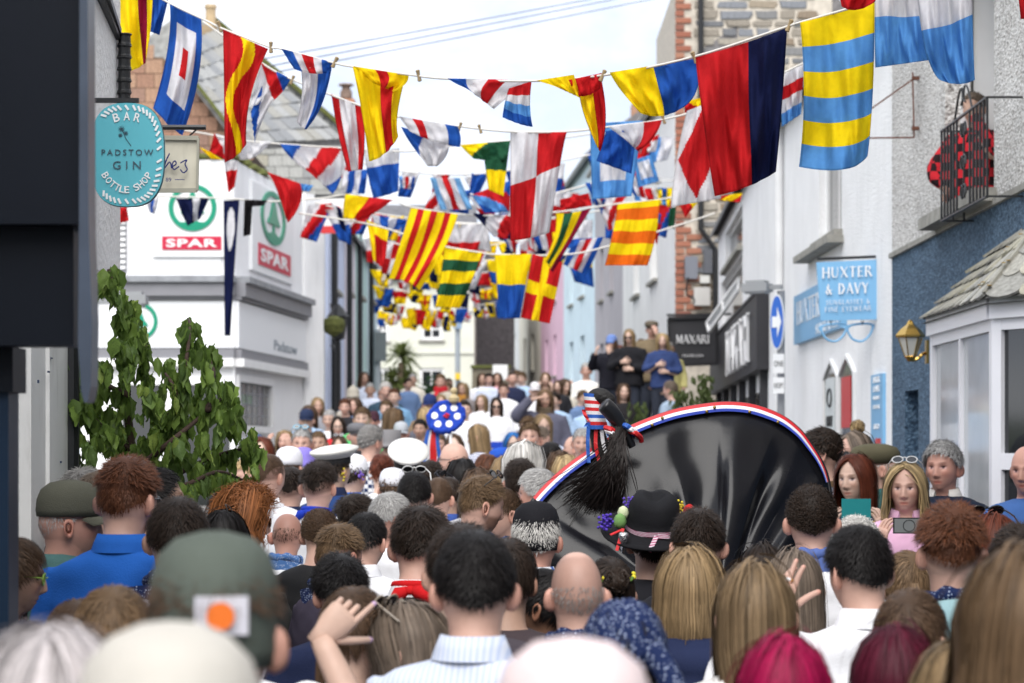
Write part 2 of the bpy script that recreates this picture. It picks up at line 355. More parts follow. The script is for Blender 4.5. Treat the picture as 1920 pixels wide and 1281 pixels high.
# bay window: near canted side and long front, frames, panes, slated roof
b1y0, b1y1 = 14.15, 16.95; bx = 2.93
bay = empty('bay_window', (3.3, 15.5, 0)); bay.parent = b1; bay.matrix_parent_inverse = PINV(b1)
Pn = [(3.31, b1y0 - 0.05), (bx, b1y0 + 0.62), (bx, b1y1), (3.31, b1y1 + 0.35)]
zb0, zb1 = 0.75, 2.62
segs = [Wall(Pn[i], Pn[i + 1], f) for i, f in ((0, (-0.6, -1)), (1, (-1, 0)), (2, (-0.6, 1)))]
M_UPVC = mat('white_plastic_frame', (0.78, 0.78, 0.82), 0.3, var=0.02)
for k, S in enumerate(segs):
 mb = MB(); fw = 0.085
 S.box(mb, 0, fw, zb0, zb1, -0.06, 0.0); S.box(mb, S.len - fw, S.len, zb0, zb1, -0.06, 0.0)
 rails = [zb0, 1.70, zb1 - 0.07] if k != 1 else [zb0, zb1 - 0.07]
 for z in rails: S.box(mb, fw, S.len - fw, z, z + 0.10, -0.06, -0.002)
 if k == 1: S.box(mb, S.len / 2 - 0.03, S.len / 2 + 0.03, zb0 + 0.1, zb1 - 0.07, -0.055, -0.004)
 f_ = mb.build('bay_frame', M_UPVC, bay) if False else link('bay_frame', mb.mesh('bay_frame', M_UPVC), b1, world=True)
 S.box(MB(), -0.02 + (0.03 if k else 0), S.len + 0.02 - (0.03 if k < 2 else 0), 0.1, zb0, -0.05, 0.012).build('bay_base', M_UPVC, b1)
 S.box(MB(), fw, S.len - fw, zb0 + 0.1, zb1 - 0.06, -0.04, -0.03).build('pane', M_GLASS if k == 0 else mat('pale_reflection_glass', (0.42, 0.44, 0.45), 0.07, spec=0.9, var=0.18, vscale=1.6), b1)  # whitish reflection painted into the front and far panes
 S.box(MB(), -0.05 + (0.06 if k else 0), S.len + 0.05 - (0.06 if k < 2 else 0), zb1, zb1 + 0.13, -0.05, 0.03).build('fascia_board', M_UPVC, b1)
bpy.data.objects.remove(bay)
# bay roof: three slopes covered with lapped scalloped slates
apexA, apexB = Vector((3.30, 14.75, 3.27)), Vector((3.30, 16.3, 3.22))
eav = [Vector((3.36, b1y0 - 0.28, 2.74)), Vector((bx - 0.06, b1y0 + 0.52, 2.74)), Vector((bx - 0.06, b1y1 + 0.0, 2.74)), Vector((3.3, b1y1 + 0.5, 2.74))]
def scallop(mbw, w, l, t=0.012):
 n = 6; pts = [(-w / 2, l, 0), (-w / 2, w * 0.35, 0)] + [(-w / 2 * math.cos(a), w * 0.35 - w * 0.38 * math.sin(a), 0) for a in [math.pi * i / n for i in range(1, n)]] + [(w / 2, w * 0.35, 0), (w / 2, l, 0)]
 return MB().prism(pts, (0, 0, t)).mesh('slate', M_SLATE)
SLT = scallop(None, 1.0, 1.35, 1.0)
def slate_slope(par, e0, e1, t0, t1, rows, cols, w, t=0.013, cols_fn=None, mesh=None, pal=None):
 """lapped slates on the quad e0-e1 (eaves) .. t0-t1 (top)"""
 e0, e1, t0, t1 = map(Vector, (e0, e1, t0, t1)); n = (e1 - e0).cross(((t0 + t1) - (e0 + e1)) / 2).normalized()
 if n.z < 0: n = -n
 L = (((t0 + t1) - (e0 + e1)) / 2).length / rows
 for r in range(rows):
  a = e0.lerp(t0, r / rows); b = e1.lerp(t1, r / rows); wd = (b - a).length; k = max(1, round(wd / w)); off = 0.5 if r % 2 else 0.0
  for i in range(k + (1 if off else 0)):
   u = (i + 0.5 - off) / k
   if u < 0.02 or u > 0.98:
    if off == 0: pass
    u = min(max(u, 0.25 / k), 1 - 0.25 / k); ww = wd / k * 0.5
   else: ww = wd / k
   p = a.lerp(b, u); ux = (b - a).normalized(); uy = (t0.lerp(t1, u) - e0.lerp(e1, u)).normalized()
   uy2 = (uy + n * -0.06).normalized(); nn = ux.cross(uy2).normalized()
   if nn.z < 0: nn = -nn
   o = link('slate', mesh or SLT, par); g_ = random.choice(pal) if pal else random.uniform(0.18, 0.30)
   o.color = (*g_, 1) if pal else (g_, g_ * 0.98, g_ * 0.9, 1)
   m = Matrix.Identity(4); s = (ww * 0.985, L, t * random.uniform(0.8, 1.5))
   for c, vec in enumerate((ux, uy2, nn)):
    for q in range(3): m[q][c] = vec[q] * s[c]
   m.translation = p + nn * (0.012 + random.uniform(0, 0.004)) - uy * 0.02
   o.matrix_parent_inverse = PINV(par); o.matrix_basis = m
SLP = [(0.36, 0.35, 0.31), (0.42, 0.41, 0.36), (0.30, 0.295, 0.27), (0.38, 0.36, 0.28), (0.44, 0.42, 0.34)]
mb = MB(); mb.add([*eav, apexA, apexB], [(0, 1, 4), (1, 2, 5, 4), (2, 3, 5)]); mb.add([p + Vector((0, 0, -0.03)) for p in eav] + [Vector((3.3, 15, 2.7))], [(0, 1, 4), (1, 2, 4), (2, 3, 4)])
rf = mb.build('bay_roof', M_SLATE, b1, (0.15, 0.15, 0.14))
slate_slope(b1, eav[1], eav[2], apexA, apexB, 5, 7, 0.19, pal=SLP)
slate_slope(b1, eav[0], eav[1], apexA + Vector((0, -0.02, 0)), apexA, 4, 4, 0.30, pal=SLP)
M_LICHEN = mat('lichen', (0.36, 0.22, 0.05), 0.95, var=0.4, vscale=30)
mb = MB(); mb.bar(eav[1] + Vector((0, 0, 0.03)), apexA + Vector((0, 0, 0.04)), 0.05, 0.03); mb.build('hip_ridge', M_SLATE, b1, (0.27, 0.26, 0.22))
for i in range(26):
 q = eav[1].lerp(apexA, random.random() ** 1.3) + Vector((random.uniform(-0.06, 0.06), random.uniform(-0.12, 0.12), 0.055 + random.uniform(-0.02, 0.01)))
 r_ = random.uniform(0.006, 0.017); o = link('lichen_patch', MATS.setdefault('_lich', MB().lathe([(0.2, -0.3), (1, -0.1), (0.9, 0.25), (0.3, 0.4)], k=7).mesh('lichen_patch', M_LICHEN)), b1, world=True)
 o.matrix_basis = Matrix.Translation(q) @ Matrix.Diagonal((r_, r_ * 1.4, r_ * 0.5, 1))

# ---------------------------------------------------------------- sunglasses shop, white roughcast (right, 21-30.5 m)
W2 = Wall((3.3, 21.005), (3.25, 30.5), (-1, 0))
b2 = empty('sunglasses_shop_building', (3.3, 25, 0)); tag(b2, 'white roughcast shop building with blue fascia sign and arched shop windows', 'building')
h_up = (W2.upx(1578), W2.upx(1536), W2.zpx(1560, 442), W2.zpx(1560, 442) + 1.25)
hA = (W2.upx(1606), W2.upx(1546), 0.7, W2.zpx(1580, 652))
shell(W2, '', b2, 0, 5.8, M_RENDER, [h_up])
window(W2, b2, *h_up, cols=2, rows=1)
W2.box(MB(), h_up[0] - 0.15, h_up[1] + 0.9, h_up[2] - 0.14, h_up[2] - 0.07, -0.05, 0.17).build('sill', M_SILL, b2)
# twin lancet windows in a deep reveal
mb = MB(); um = (hA[0] + hA[1]) / 2
def lancet(W, mb, u0, u1, z0, z1, o0, o1, frame=0.035):
 def arch(ua, ub, za, zb, rise):
  c = (ua + ub) / 2; pts = [(ua, za), (ua, zb - rise)]
  for i in range(1, 6): t = i / 6; pts.append((ua + (c - ua) * math.sin(t * math.pi / 2) ** 1.2, zb - rise + rise * math.sin(t * math.pi / 2)))
  pts.append((c, zb)); pts += [(ua + ub - p, q) for p, q in reversed(pts[1:-1])] + [(ub, za)]
  return pts
 A = arch(u0, u1, z0, z1, 0.19); B = arch(u0 + frame * 2, u1 - frame * 2, z0 + frame, z1 - frame * 1.2, 0.16); n = len(A)
 va = [W.at(u, z, o1) for u, z in A] + [W.at(u, z, o1) for u, z in B] + [W.at(u, z, o0) for u, z in A] + [W.at(u, z, o0) for u, z in B]
 f = []
 for i in range(n):
  j = (i + 1) % n; f += [(i, j, n + j, n + i), (n + i, n + j, 3 * n + j, 3 * n + i), (i, j, 2 * n + j, 2 * n + i)]
 mb.add(va, f); return [W.at(u, z, o0 + 0.01) for u, z in B]
for u0, u1 in ((hA[0] + 0.02, um - 0.03), (um + 0.03, hA[1] - 0.02)):
 mb = MB(); pn = lancet(W2, mb, u0, u1, hA[2], hA[3] - 0.08, -0.02, 0.03); w_ = mb.build('arched_window', M_WOOD, b2)
 MB().prism([p + W2.n * 0.013 for p in pn], W2.n * 0.006).build('pane', mat('shop_glass', (0.10, 0.10, 0.10), 0.1, spec=0.6), w_)
 # spandrel fill above the arch
M_RED = mat('red_sticker', (0.55, 0.03, 0.03), 0.4)
pl = W2.box(MB(), hA[0] + 0.25, um - 0.25, hA[3] - 0.80, hA[3] - 0.30, 0.012, 0.022).build('red_poster', M_RED, b2)
po = W2.box(MB(), um + 0.25, hA[1] - 0.25, hA[3] - 0.85, hA[3] - 0.28, 0.012, 0.022).build('white_poster', M_PAINT, b2, (0.62, 0.66, 0.66))
mb = MB(); c = W2.at((um + hA[1]) / 2, hA[3] - 0.48, 0.027); ring = [c + W2.u * 0.15 * math.cos(a) + Vector((0, 0, 0.09 * math.sin(a))) for a in np.linspace(0, 2 * math.pi, 17)]
mb.tube(ring, 0.012, 5, caps=False); mb.build('round_emblem', M_IRON, po)
put_text('poster_lettering', 'OAKLEY', W2.at((um + hA[1]) / 2, hA[3] - 0.72, 0.027), -W2.u, (0, 0, 1), 0.46, 0.11, M_IRON, po)
# white drainpipe and plinth band
mb = MB(); mb.tube([W2.at(W2.upx(1470), 0.2, 0.06), W2.at(W2.upx(1470), 5.7, 0.06)], 0.05, 10); mb.build('drainpipe', M_PAINT, b2, (0.75, 0.75, 0.75))
pitched(W2, b2, 0, W2.len, 5.8, 5, 1.6)
# the long blue fascia board lying against the wall
M_SKYB = mat('sky_blue_board', (0.19, 0.42, 0.66), 0.45, var=0.05, vscale=2)
fs = empty('blue_fascia_sign', W2.at(W2.upx(1545), 3.1)); tag(fs, 'long pale blue fascia sign on the white wall behind the hanging sunglasses sign', 'sign')
u0, u1 = W2.upx(1588), W2.upx(1498); FZT, FZB = W2.zpx(1500, 556), W2.zpx(1500, 646)
W2.box(MB(), u0, u1, FZB, FZT, 0.0, 0.06).build('board', M_SKYB, fs)
M_SIGNW = mat('sign_white', (0.78, 0.79, 0.80), 0.5)
# ---------------------------------------------------------------- jeweller's building (right, 30.5-44 m)
W3 = Wall((3.25, 30.51), (3.78, 44.3), (-1, 0))
b3 = empty('black_fascia_shop_building', (3.5, 37, 0)); tag(b3, 'white rendered building above a charcoal shopfront with open casement window', 'building')
h3 = (W3.upx(1392), W3.upx(1360), W3.zpx(1370, 512), W3.zpx(1370, 410)); h4 = (W3.upx(1392), W3.upx(1352), W3.zpx(1360, 640), W3.zpx(1360, 545))
h5 = (0.3, 12.6, 0.6, 2.62)
zf0, zf1 = 2.86, 3.82
h4 = (h4[0], h4[1], zf1 + 0.1, zf1 + 1.0); h3 = (h3[0], h3[1], zf1 + 1.12, zf1 + 1.75)
shell(W3, '', b3, 0, 5.8, M_RENDER, [h3, h4, h5])
window(W3, b3, *h3, cols=1, rows=1); window(W3, b3, *h4, cols=1, rows=1, sill=False)
pitched(W3, b3, 0, W3.len, 5.8, 5, 1.6)
# casement thrown open towards the street
cs = empty('open_casement', W3.at(h4[0], h4[2])); hp = W3.at(h4[0] + 2.6, h4[2], 0.02)
q0, q1, q2, q3 = P(1326, 606, 39.5), P(1386, 522, 38.5), P(1384, 545, 38.4), P(1330, 622, 39.4)
bpy.data.objects.remove(cs)
mb = MB()
for a, b in ((q0, q1), (q3, q2), (q0, q3), (q1, q2), ((q0 + q1) / 2, (q3 + q2) / 2)): mb.bar(a, b, 0.05, 0.04)
cs = mb.build('open_casement', M_WOOD, b3)
mb = MB(); mb.add([q0, q1, q2, q3], [(0, 1, 2, 3)]); mb.build('pane', M_GLASSL, cs)
M_CHAR = mat('charcoal_paint', (0.022, 0.022, 0.026), 0.55, var=0.15, vscale=2, bump=0.1)
sf = empty('charcoal_shopfront_sign', W3.at(6, 3.3)); tag(sf, 'charcoal fascia with raised silver lettering across the white shop building', 'sign')
W3.box(MB(), 0.05, W3.len - 0.1, zf0, zf1, 0.0, 0.16).build('board', M_CHAR, sf)
W3.box(MB(), 0.05, W3.len - 0.1, zf1, zf1 + 0.04, 0.0, 0.18).build('capping', M_CHAR, sf)
for k in range(6):
 u = 0.35 + k * 2.42
 W3.box(MB(), u - 0.08, u + 0.08, 0.1, zf0, 0, 0.1).build('pilaster', M_CHAR, b3)
 if k < 5: W3.box(MB(), u + 0.08, u + 2.34, 0.6, 2.6, -0.1, -0.08).build('pane', M_GLASS, b3)
# ---------------------------------------------------------------- rubble stone gable with brick quoins (46 m)
GY = 46.0; s_ = GY / F
b4 = empty('stone_gable_house', (4, GY, 0)); tag(b4, 'tall rubble stone gable with red brick quoins and black downpipe', 'building')
gx0, gx1 = P(1266, 0, GY).x, P(1560, 0, GY).x
MB().box((gx0, GY, 0), (gx1, GY + 6, 10.7)).build('mortar_core', M_MORTAR, b4)
def rough_block(seed, jit=0.10):
 r = random.Random(seed); n = 10
 pts = []
 for cx, cz in ((-0.5, -0.5), (0, -0.5), (0.5, -0.5), (0.5, 0), (0.5, 0.5), (0, 0.5), (-0.5, 0.5), (-0.5, 0)):
  pts.append((cx + r.uniform(-jit, jit) * 0.6, cz + r.uniform(-jit, jit)))
 f_ = [(x * 0.9, -1, z * 0.84) for x, z in pts]; b_ = [(x, 0.0, z) for x, z in pts]
 v = f_ + b_; k = len(pts)
 f = [tuple(range(k))] + [(i, k + i, k + (i + 1) % k, (i + 1) % k) for i in range(k)]
 return newmesh('stone', v, f, M_STONE)
STN = [rough_block(i) for i in range(9)]
def rb(seed): m = rough_block(seed, 0.05); m.materials[0] = M_BRICK; return m
BRK = [rb(40 + i) for i in range(4)]
def block(me, nm, par, x, z, w, h, y, t, col):
 o = link(nm, me, par, col); o.matrix_parent_inverse = PINV(par); o.matrix_basis = Matrix.Translation((x, y, z)) @ Matrix.Diagonal((w, t, h, 1)); return o
rs = random.Random(5)
z = P(0, 470, GY).z
SPAL = [(0.20, 0.20, 0.20), (0.27, 0.24, 0.20), (0.30, 0.25, 0.19), (0.16, 0.165, 0.175), (0.24, 0.19, 0.14), (0.33, 0.30, 0.25), (0.21, 0.22, 0.24)]
rows_px = []
ypx = 655
while ypx > -12:
 h = rs.uniform(9, 17); rows_px.append((ypx - h, ypx)); ypx -= h + 3.5
for ya, yb in rows_px:
 vis_hi = 1352 if yb > 250 else 1512
 x = 1300 + rs.uniform(-3, 12)
 while x < vis_hi:
  w = rs.uniform(16, 62)
  a, b = P(x, yb, GY), P(x + w, ya, GY)
  block(rs.choice(STN), 'stone', b4, (a.x + b.x) / 2, (a.z + b.z) / 2, (b.x - a.x), (b.z - a.z), GY + 0.01, rs.uniform(0.03, 0.06), rs.choice(SPAL)); x += w + rs.uniform(3, 6)
ypx = 660; k = 0
while ypx > -10:
 h = 11.5; wpx = (30 if k % 2 else 17)
 if True:
  a, b = P(1266, ypx, GY), P(1266 + wpx, ypx - h, GY)
  block(rs.choice(BRK), 'brick', b4, (a.x + b.x) / 2, (a.z + b.z) / 2, b.x - a.x, b.z - a.z, GY + 0.01, 0.05, rs.choice([(0.30, 0.115, 0.075), (0.34, 0.14, 0.09), (0.25, 0.105, 0.075), (0.36, 0.175, 0.115)]))
  if ypx > 430 and k % 2 == 0:
   a, b = P(1286, ypx, GY), P(1316, ypx - h, GY)
   block(rs.choice(BRK), 'brick', b4, (a.x + b.x) / 2, (a.z + b.z) / 2, b.x - a.x, b.z - a.z, GY + 0.01, 0.056, (0.34, 0.15, 0.095))
 ypx -= h + 1.6; k += 1
mb = MB(); a = P(1313, -20, GY); mb.tube([(a.x, GY - 0.14, a.z), (a.x, GY - 0.14, P(0, 430, GY).z), (a.x + 0.28, GY - 0.14, P(0, 470, GY).z), (a.x + 0.28, GY - 0.14, 3)], 0.055, 10); mb.build('downpipe', M_IRON, b4)
for x, y, w, h, c in ((1283, 482, 24, 42, (0.16, 0.17, 0.20)), (1318, 470, 16, 44, (0.09, 0.095, 0.11)), (1300, 540, 30, 34, (0.48, 0.47, 0.45)), (1311, 518, 18, 14, (0.55, 0.55, 0.52))):
 a, b = P(x, y + h, GY), P(x + w, y, GY); MB().box((a.x, GY - 0.2, a.z), (b.x, GY - 0.052, b.z)).build('meter_box', M_PAINT, b4, c)
# ---------------------------------------------------------------- far right terrace, curving left up the hill
TERR = [((3.1, 46.02), (2.75, 60), 9.0, (0.80, 0.80, 0.79), 'white house with small windows beyond the stone gable', (1215, 520, 1236, 440)),
  ((2.75, 60.02), (2.40, 70), 9.9, (0.42, 0.40, 0.43), 'grey house with white sash window in the curving terrace', None),
  ((2.40, 70.02), (1.75, 82), 10.6, (0.62, 0.76, 0.84), 'pale blue house in the curving terrace', None),
  ((1.75, 82.02), (1.10, 92), 10.4, (0.72, 0.48, 0.60), 'pink house in the curving terrace', None),
  ((1.10, 92.02), (0.30, 102), 10.0, (0.74, 0.70, 0.60), 'cream house with tall narrow windows in the curving terrace', None),
  ((0.30, 102.02), (-0.15, 108), 9.6, (0.78, 0.79, 0.80), 'small white house at the end of the curving terrace', None)]
for i, (a, b, zt, col, lab, _) in enumerate(TERR):
 W = Wall(a, b, (-1, -0.3)); g0 = ground(a[1]) - 0.5; e = empty('terraced_house', (a[0], a[1], g0)); tag(e, lab, 'house', 'houses of the curving terrace')
 holes = []
 for fl in range(3):
  zz = ground((a[1] + b[1]) / 2) + 0.9 + fl * 2.65
  if zz + 1.5 > zt: continue
  for q in ((0.3, 0.66) if i else (0.28, 0.62)):
   holes.append((W.len * q, W.len * q + W.len * 0.13, zz, zz + 1.45))
 shell(W, '', e, g0, zt, M_RENDER2, holes, depth=5, color=col, reveal=0.18)
 for h in holes: window(W, e, *h, reveal=0.18, cols=1, rows=2, fw=0.09, sill=True)
 pitched(W, e, 0, W.len, zt, 5, 1.9, col=(0.17, 0.16, 0.16))
 MB().tube([W.at(0.1, zt - 0.1, 0.2), W.at(W.len - 0.1, zt - 0.1, 0.2)], 0.07, 8).build('gutter', M_PAINT, e, (0.4, 0.4, 0.4))
 if i in (0, 2, 3): MB().box((W.at(W.len * 0.9, 0, -2.2) + Vector((0, 0, zt + 1.2)))[:], (W.at(W.len * 0.9, 0, -2.2) + Vector((0.7, 0.9, zt + 2.9)))[:]).build('chimney', M_BRICK, e, (0.36, 0.20, 0.13))
# ---------------------------------------------------------------- cream house closing the street
HY = 88.0
e = empty('cream_house', (-3, HY, 3)); tag(e, 'cream rendered house with sash windows closing the end of the street', 'house')
W6 = Wall((P(690, 0, HY).x, HY), (P(889, 0, HY).x, HY), (0, -1)); zt = P(0, 520, HY).z
hs = []
for xa, xb, ya, yb in ((705, 729, 600, 640), (789, 830, 596, 638), (705, 731, 690, 762), (786, 832, 690, 762)):
 hs.append((W6.upx(xa), W6.upx(xb), P(0, yb, HY).z, P(0, ya, HY).z))
shell(W6, '', e, 2, zt, M_RENDER2, hs, depth=7, color=(0.66, 0.67, 0.58), reveal=0.15)
for h in hs: window(W6, e, *h, reveal=0.12, cols=2, rows=2, fw=0.12)
pitched(W6, e, 0, W6.len, zt, 7, 3.0, over=0.3, col=(0.13, 0.13, 0.14))
W6.box(MB(), 0, W6.len, P(0, 664, HY).z, P(0, 659, HY).z, 0, 0.06).build('string_course', M_RENDER2, e, (0.62, 0.63, 0.55))
e = empty('slate_hung_house', (-0.8, 92, 3)); tag(e, 'dark slate hung house beside the cream house', 'house')
a, b = P(888, 0, 93), P(950, 0, 93)
mb = MB().box((a.x, 93, 2), (b.x + 0.3, 98, P(0, 545, 93).z)); mb.build('wall', M_SLATE, e, (0.075, 0.07, 0.075))
mb = MB(); mb.prism([(a.x - 0.2, 92.7, P(0, 545, 93).z), (b.x + 0.4, 92.7, P(0, 545, 93).z), ((a.x + b.x) / 2, 92.7, P(0, 460, 93).z)], (0, 5.6, 0)); mb.build('roof', M_SLATE, e, (0.12, 0.115, 0.12))
e = empty('terrace_wall', (-1, 84, 3)); tag(e, 'low mossy stone garden wall below the slate hung house', 'wall')
a, b = P(885, 690, 86), P(958, 760, 86); MB().box((a.x, 86, b.z - 1), (b.x, 86.5, a.z)).build('wall_core', M_STONE, e, (0.17, 0.15, 0.11))
MB().box((a.x - 0.05, 85.9, a.z), (b.x, 86.6, a.z + 0.1)).build('coping', M_MOSS, e)
e = empty('notice_board', P(938, 700, 84)); tag(e, 'white notice board on the mossy garden wall', 'sign')
a, b = P(924, 712, 85), P(952, 684, 85); MB().box((a.x, 85, a.z), (b.x, 85.06, b.z)).build('board', M_PAINT, e, (0.75, 0.76, 0.74)); MB().box(((a.x + b.x) / 2 - 0.05, 85.06, ground(85)), ((a.x + b.x) / 2 + 0.05, 85.14, b.z)).build('post', M_WOOD, e)
e = empty('garden_wall', P(760, 770, 80)); tag(e, 'low cream garden wall in front of the cream house', 'wall')
a, b = P(720, 752, 80), P(800, 800, 80); MB().box((a.x, 80, b.z - 1.5), (b.x, 80.3, a.z)).build('wall_core', M_RENDER2, e, (0.62, 0.62, 0.54)); MB().box((a.x - 0.03, 79.95, a.z), (b.x + 0.03, 80.35, a.z + 0.09)).build('coping', M_SILL, e)
e = empty('reflection_block', (0, -34, 0)); tag(e, 'plain unseen block added behind the camera for dark reflections', 'house'); MB().box((-9, -38, 0), (9, -33, 6.5)).build('wall', M_RENDER2, e, (0.35, 0.33, 0.31))  # unseen block added to darken what the oilskin reflects
# hill of houses filling the distance
hl = MB(); hl.add([(-60, 130, 0), (60, 130, 0), (60, 190, 14), (-60, 190, 14)], [(0, 1, 2, 3)]); tag(link('hill', hl.mesh('hill', M_LAND)), kind='structure')

# ---------------------------------------------------------------- corner grocery (left, 35 m)
b5 = empty('corner_grocery_building', (-4, 35, 0)); tag(b5, 'white corner grocery with grey cornice, green logo boards and fascia', 'building')
WL = Wall((P(150, 0, 35).x, 35.0), (P(440, 0, 35).x, 35.0), (0, -1)); WR = Wall((P(440, 0, 35).x, 35.0), (-3.50, 40.4), (1, -1)); WE = Wall((-3.50, 40.4), (-3.23, 40.9), (1, -1)); 
zpar = P(0, 300, 35).z
zc1, zc0 = P(0, 525, 35).z, P(0, 556, 35).z; zg1, zg0 = P(0, 655, 35).z, P(0, 672, 35).z
sw = (WR.upx(446), WR.upx(507), P(0, 800, 37).z, P(0, 722, 37).z)
sh = MB(); WL.surface(sh, 0, WL.len, 0, zpar); WR.surface(sh, 0, WR.len, 0, zpar, [sw]); WE.surface(sh, 0, WE.len, 0, zpar)
sh.add([(-3.23, 40.9, 0), (-3.4, 44, 0), (-3.4, 44, zpar), (-3.23, 40.9, zpar)], [(0, 1, 2, 3)])
sh.add([WL.at(0, zpar), WL.at(WL.len, zpar), WR.at(WR.len, zpar), (-3.23, 40.9, zpar), (-3.4, 44, zpar), (-9, 44, zpar)], [tuple(range(6))])
sh.add([WR.at(0, 0, -0.6), WR.at(WR.len, 0, -0.6), WR.at(WR.len, 3, -0.6), WR.at(0, 3, -0.6)], [(0, 1, 2, 3)])
sh.build('wall', mat('smooth_white_render', (0.85, 0.85, 0.86), 0.75, var=0.04, vscale=1, bump=0.15, bscale=18, stain=0.15), b5)
M_GREY = mat('grey_paint', (0.22, 0.22, 0.24), 0.5, var=0.05)
for W, ua, ub in ((WL, 0, WL.len), (WR, 0, WR.len)):
 W.box(MB(), ua, ub, zc0, zc1 - 0.04, 0, 0.16).build('cornice', M_GREY, b5)
 W.box(MB(), ua, ub, zc0 - 0.05, zc0 + 0.02, 0, 0.10).build('cornice_bed', M_GREY, b5)
 W.box(MB(), ua, ub + 0.02, zc1 - 0.04, zc1 + 0.05, 0, 0.22).build('lead_flashing', M_LEAD, b5)
 W.box(MB(), ua, ub, zg0, zg1, 0, 0.10).build('grey_band', M_GREY, b5)
 W.box(MB(), ua, ub, zg0 - 0.12, zg0 - 0.002, 0, 0.14).build('shop_cornice', M_WOOD, b5)
 W.box(MB(), ua, ub, zg1 + 0.02, zc0 - 0.07, 0, 0.06).build('fascia', mat('fascia_white', (0.82, 0.83, 0.85), 0.35), b5)
# raised panel mouldings on the upper wall
for u in np.arange(0.4, WL.len, 0.55): WL.box(MB(), u, u + 0.008, zc1 + 0.05, zpar - 0.3, 0, 0.012).build('panel_joint', M_GREY, b5) if u > 0.2 and int(u * 10) % 2 == 0 else None
# leaded shop window
wf = MB(); WR.box(wf, sw[0] - 0.1, sw[0], sw[2] - 0.1, sw[3] + 0.1, -0.05, 0.04); WR.box(wf, sw[1], sw[1] + 0.12, sw[2] - 0.1, sw[3] + 0.1, -0.05, 0.04); WR.box(wf, sw[0], sw[1], sw[3], sw[3] + 0.1, -0.05, 0.038); WR.box(wf, sw[0], sw[1], sw[2] - 0.1, sw[2], -0.05, 0.038)
wf = wf.build('window', M_WOOD, b5); wf['label'] = 'leaded shop window with stained glass'
nc, nr = 6, 4
for i in range(nc):
 for j in range(nr):
  ua = sw[0] + (sw[1] - sw[0]) * i / nc; ub = sw[0] + (sw[1] - sw[0]) * (i + 1) / nc; za = sw[2] + (sw[3] - sw[2]) * j / nr; zb_ = sw[2] + (sw[3] - sw[2]) * (j + 1) / nr
  gcol = (0.04, 0.14, 0.06) if (j == 2 and i < 3) else (0.05, 0.035, 0.05) if i == 4 else (0.10, 0.10, 0.095)
  WR.box(MB(), ua + 0.02, ub - 0.02, za + 0.008, zb_ - 0.008, -0.05, -0.04).build('pane', M_GLOSS, wf, gcol)
lm = MB()
for i in range(1, nc): WR.box(lm, sw[0] + (sw[1] - sw[0]) * i / nc - 0.02, sw[0] + (sw[1] - sw[0]) * i / nc + 0.02, sw[2], sw[3], -0.05, -0.03)
for j in range(1, nr): WR.box(lm, sw[0], sw[1], sw[2] + (sw[3] - sw[2]) * j / nr - 0.01, sw[2] + (sw[3] - sw[2]) * j / nr + 0.01, -0.05, -0.032)
lm.build('lead_came', M_LEAD, wf)
for xa, xb in ((230, 300), (330, 432)):
 ua, ub = WL.upx(xa), WL.upx(xb); z0_, z1_ = 0.6, P(0, 722, 35).z
 WL.box(MB(), ua, ub, z0_, z1_, 0.0, 0.012).build('pane', M_GLASS, b5)
 m_ = MB(); WL.box(m_, ua - 0.07, ua, z0_, z1_ + 0.07, 0, 0.05); WL.box(m_, ub, ub + 0.07, z0_, z1_ + 0.07, 0, 0.05); WL.box(m_, ua, ub, z1_, z1_ + 0.07, 0, 0.048); m_.build('shop_window_frame', M_WOOD, b5)
# louvred vent, corner pilaster
for k in range(11):
 z_ = P(0, 505 - k * 10.5, 35).z; WL.box(MB(), WL.upx(205), WL.upx(236), z_, z_ + 0.045, 0.0, 0.05).build('louvre_slat', M_WOOD, b5)
WL.box(MB(), WL.upx(203), WL.upx(238), P(0, 512, 35).z, P(0, 380, 35).z, 0.0, 0.02).build('louvre_back', M_GREY, b5)
WE.box(MB(), 0, WE.len, 0, zpar + 0.1, 0, 0.05).build('corner_pilaster', M_RENDER, b5)
mb = MB()
for k in range(40):
 u = WL.upx(random.uniform(380, 540)) if False else random.uniform(WL.len - 1.0, WL.len); r_ = random.uniform(0.05, 0.13); c = WL.at(u, zpar + 0.02, -0.05) if k < 22 else WR.at(random.uniform(0, 2.2), zpar + 0.02, -0.05)
 mb.lathe([(0.3 * r_, -0.1 * r_), (r_, 0.1 * r_), (0.8 * r_, 0.6 * r_), (0.2 * r_, 0.9 * r_)], c, 7)
mb.build('moss', M_MOSS, b5)['kind'] = 'stuff'
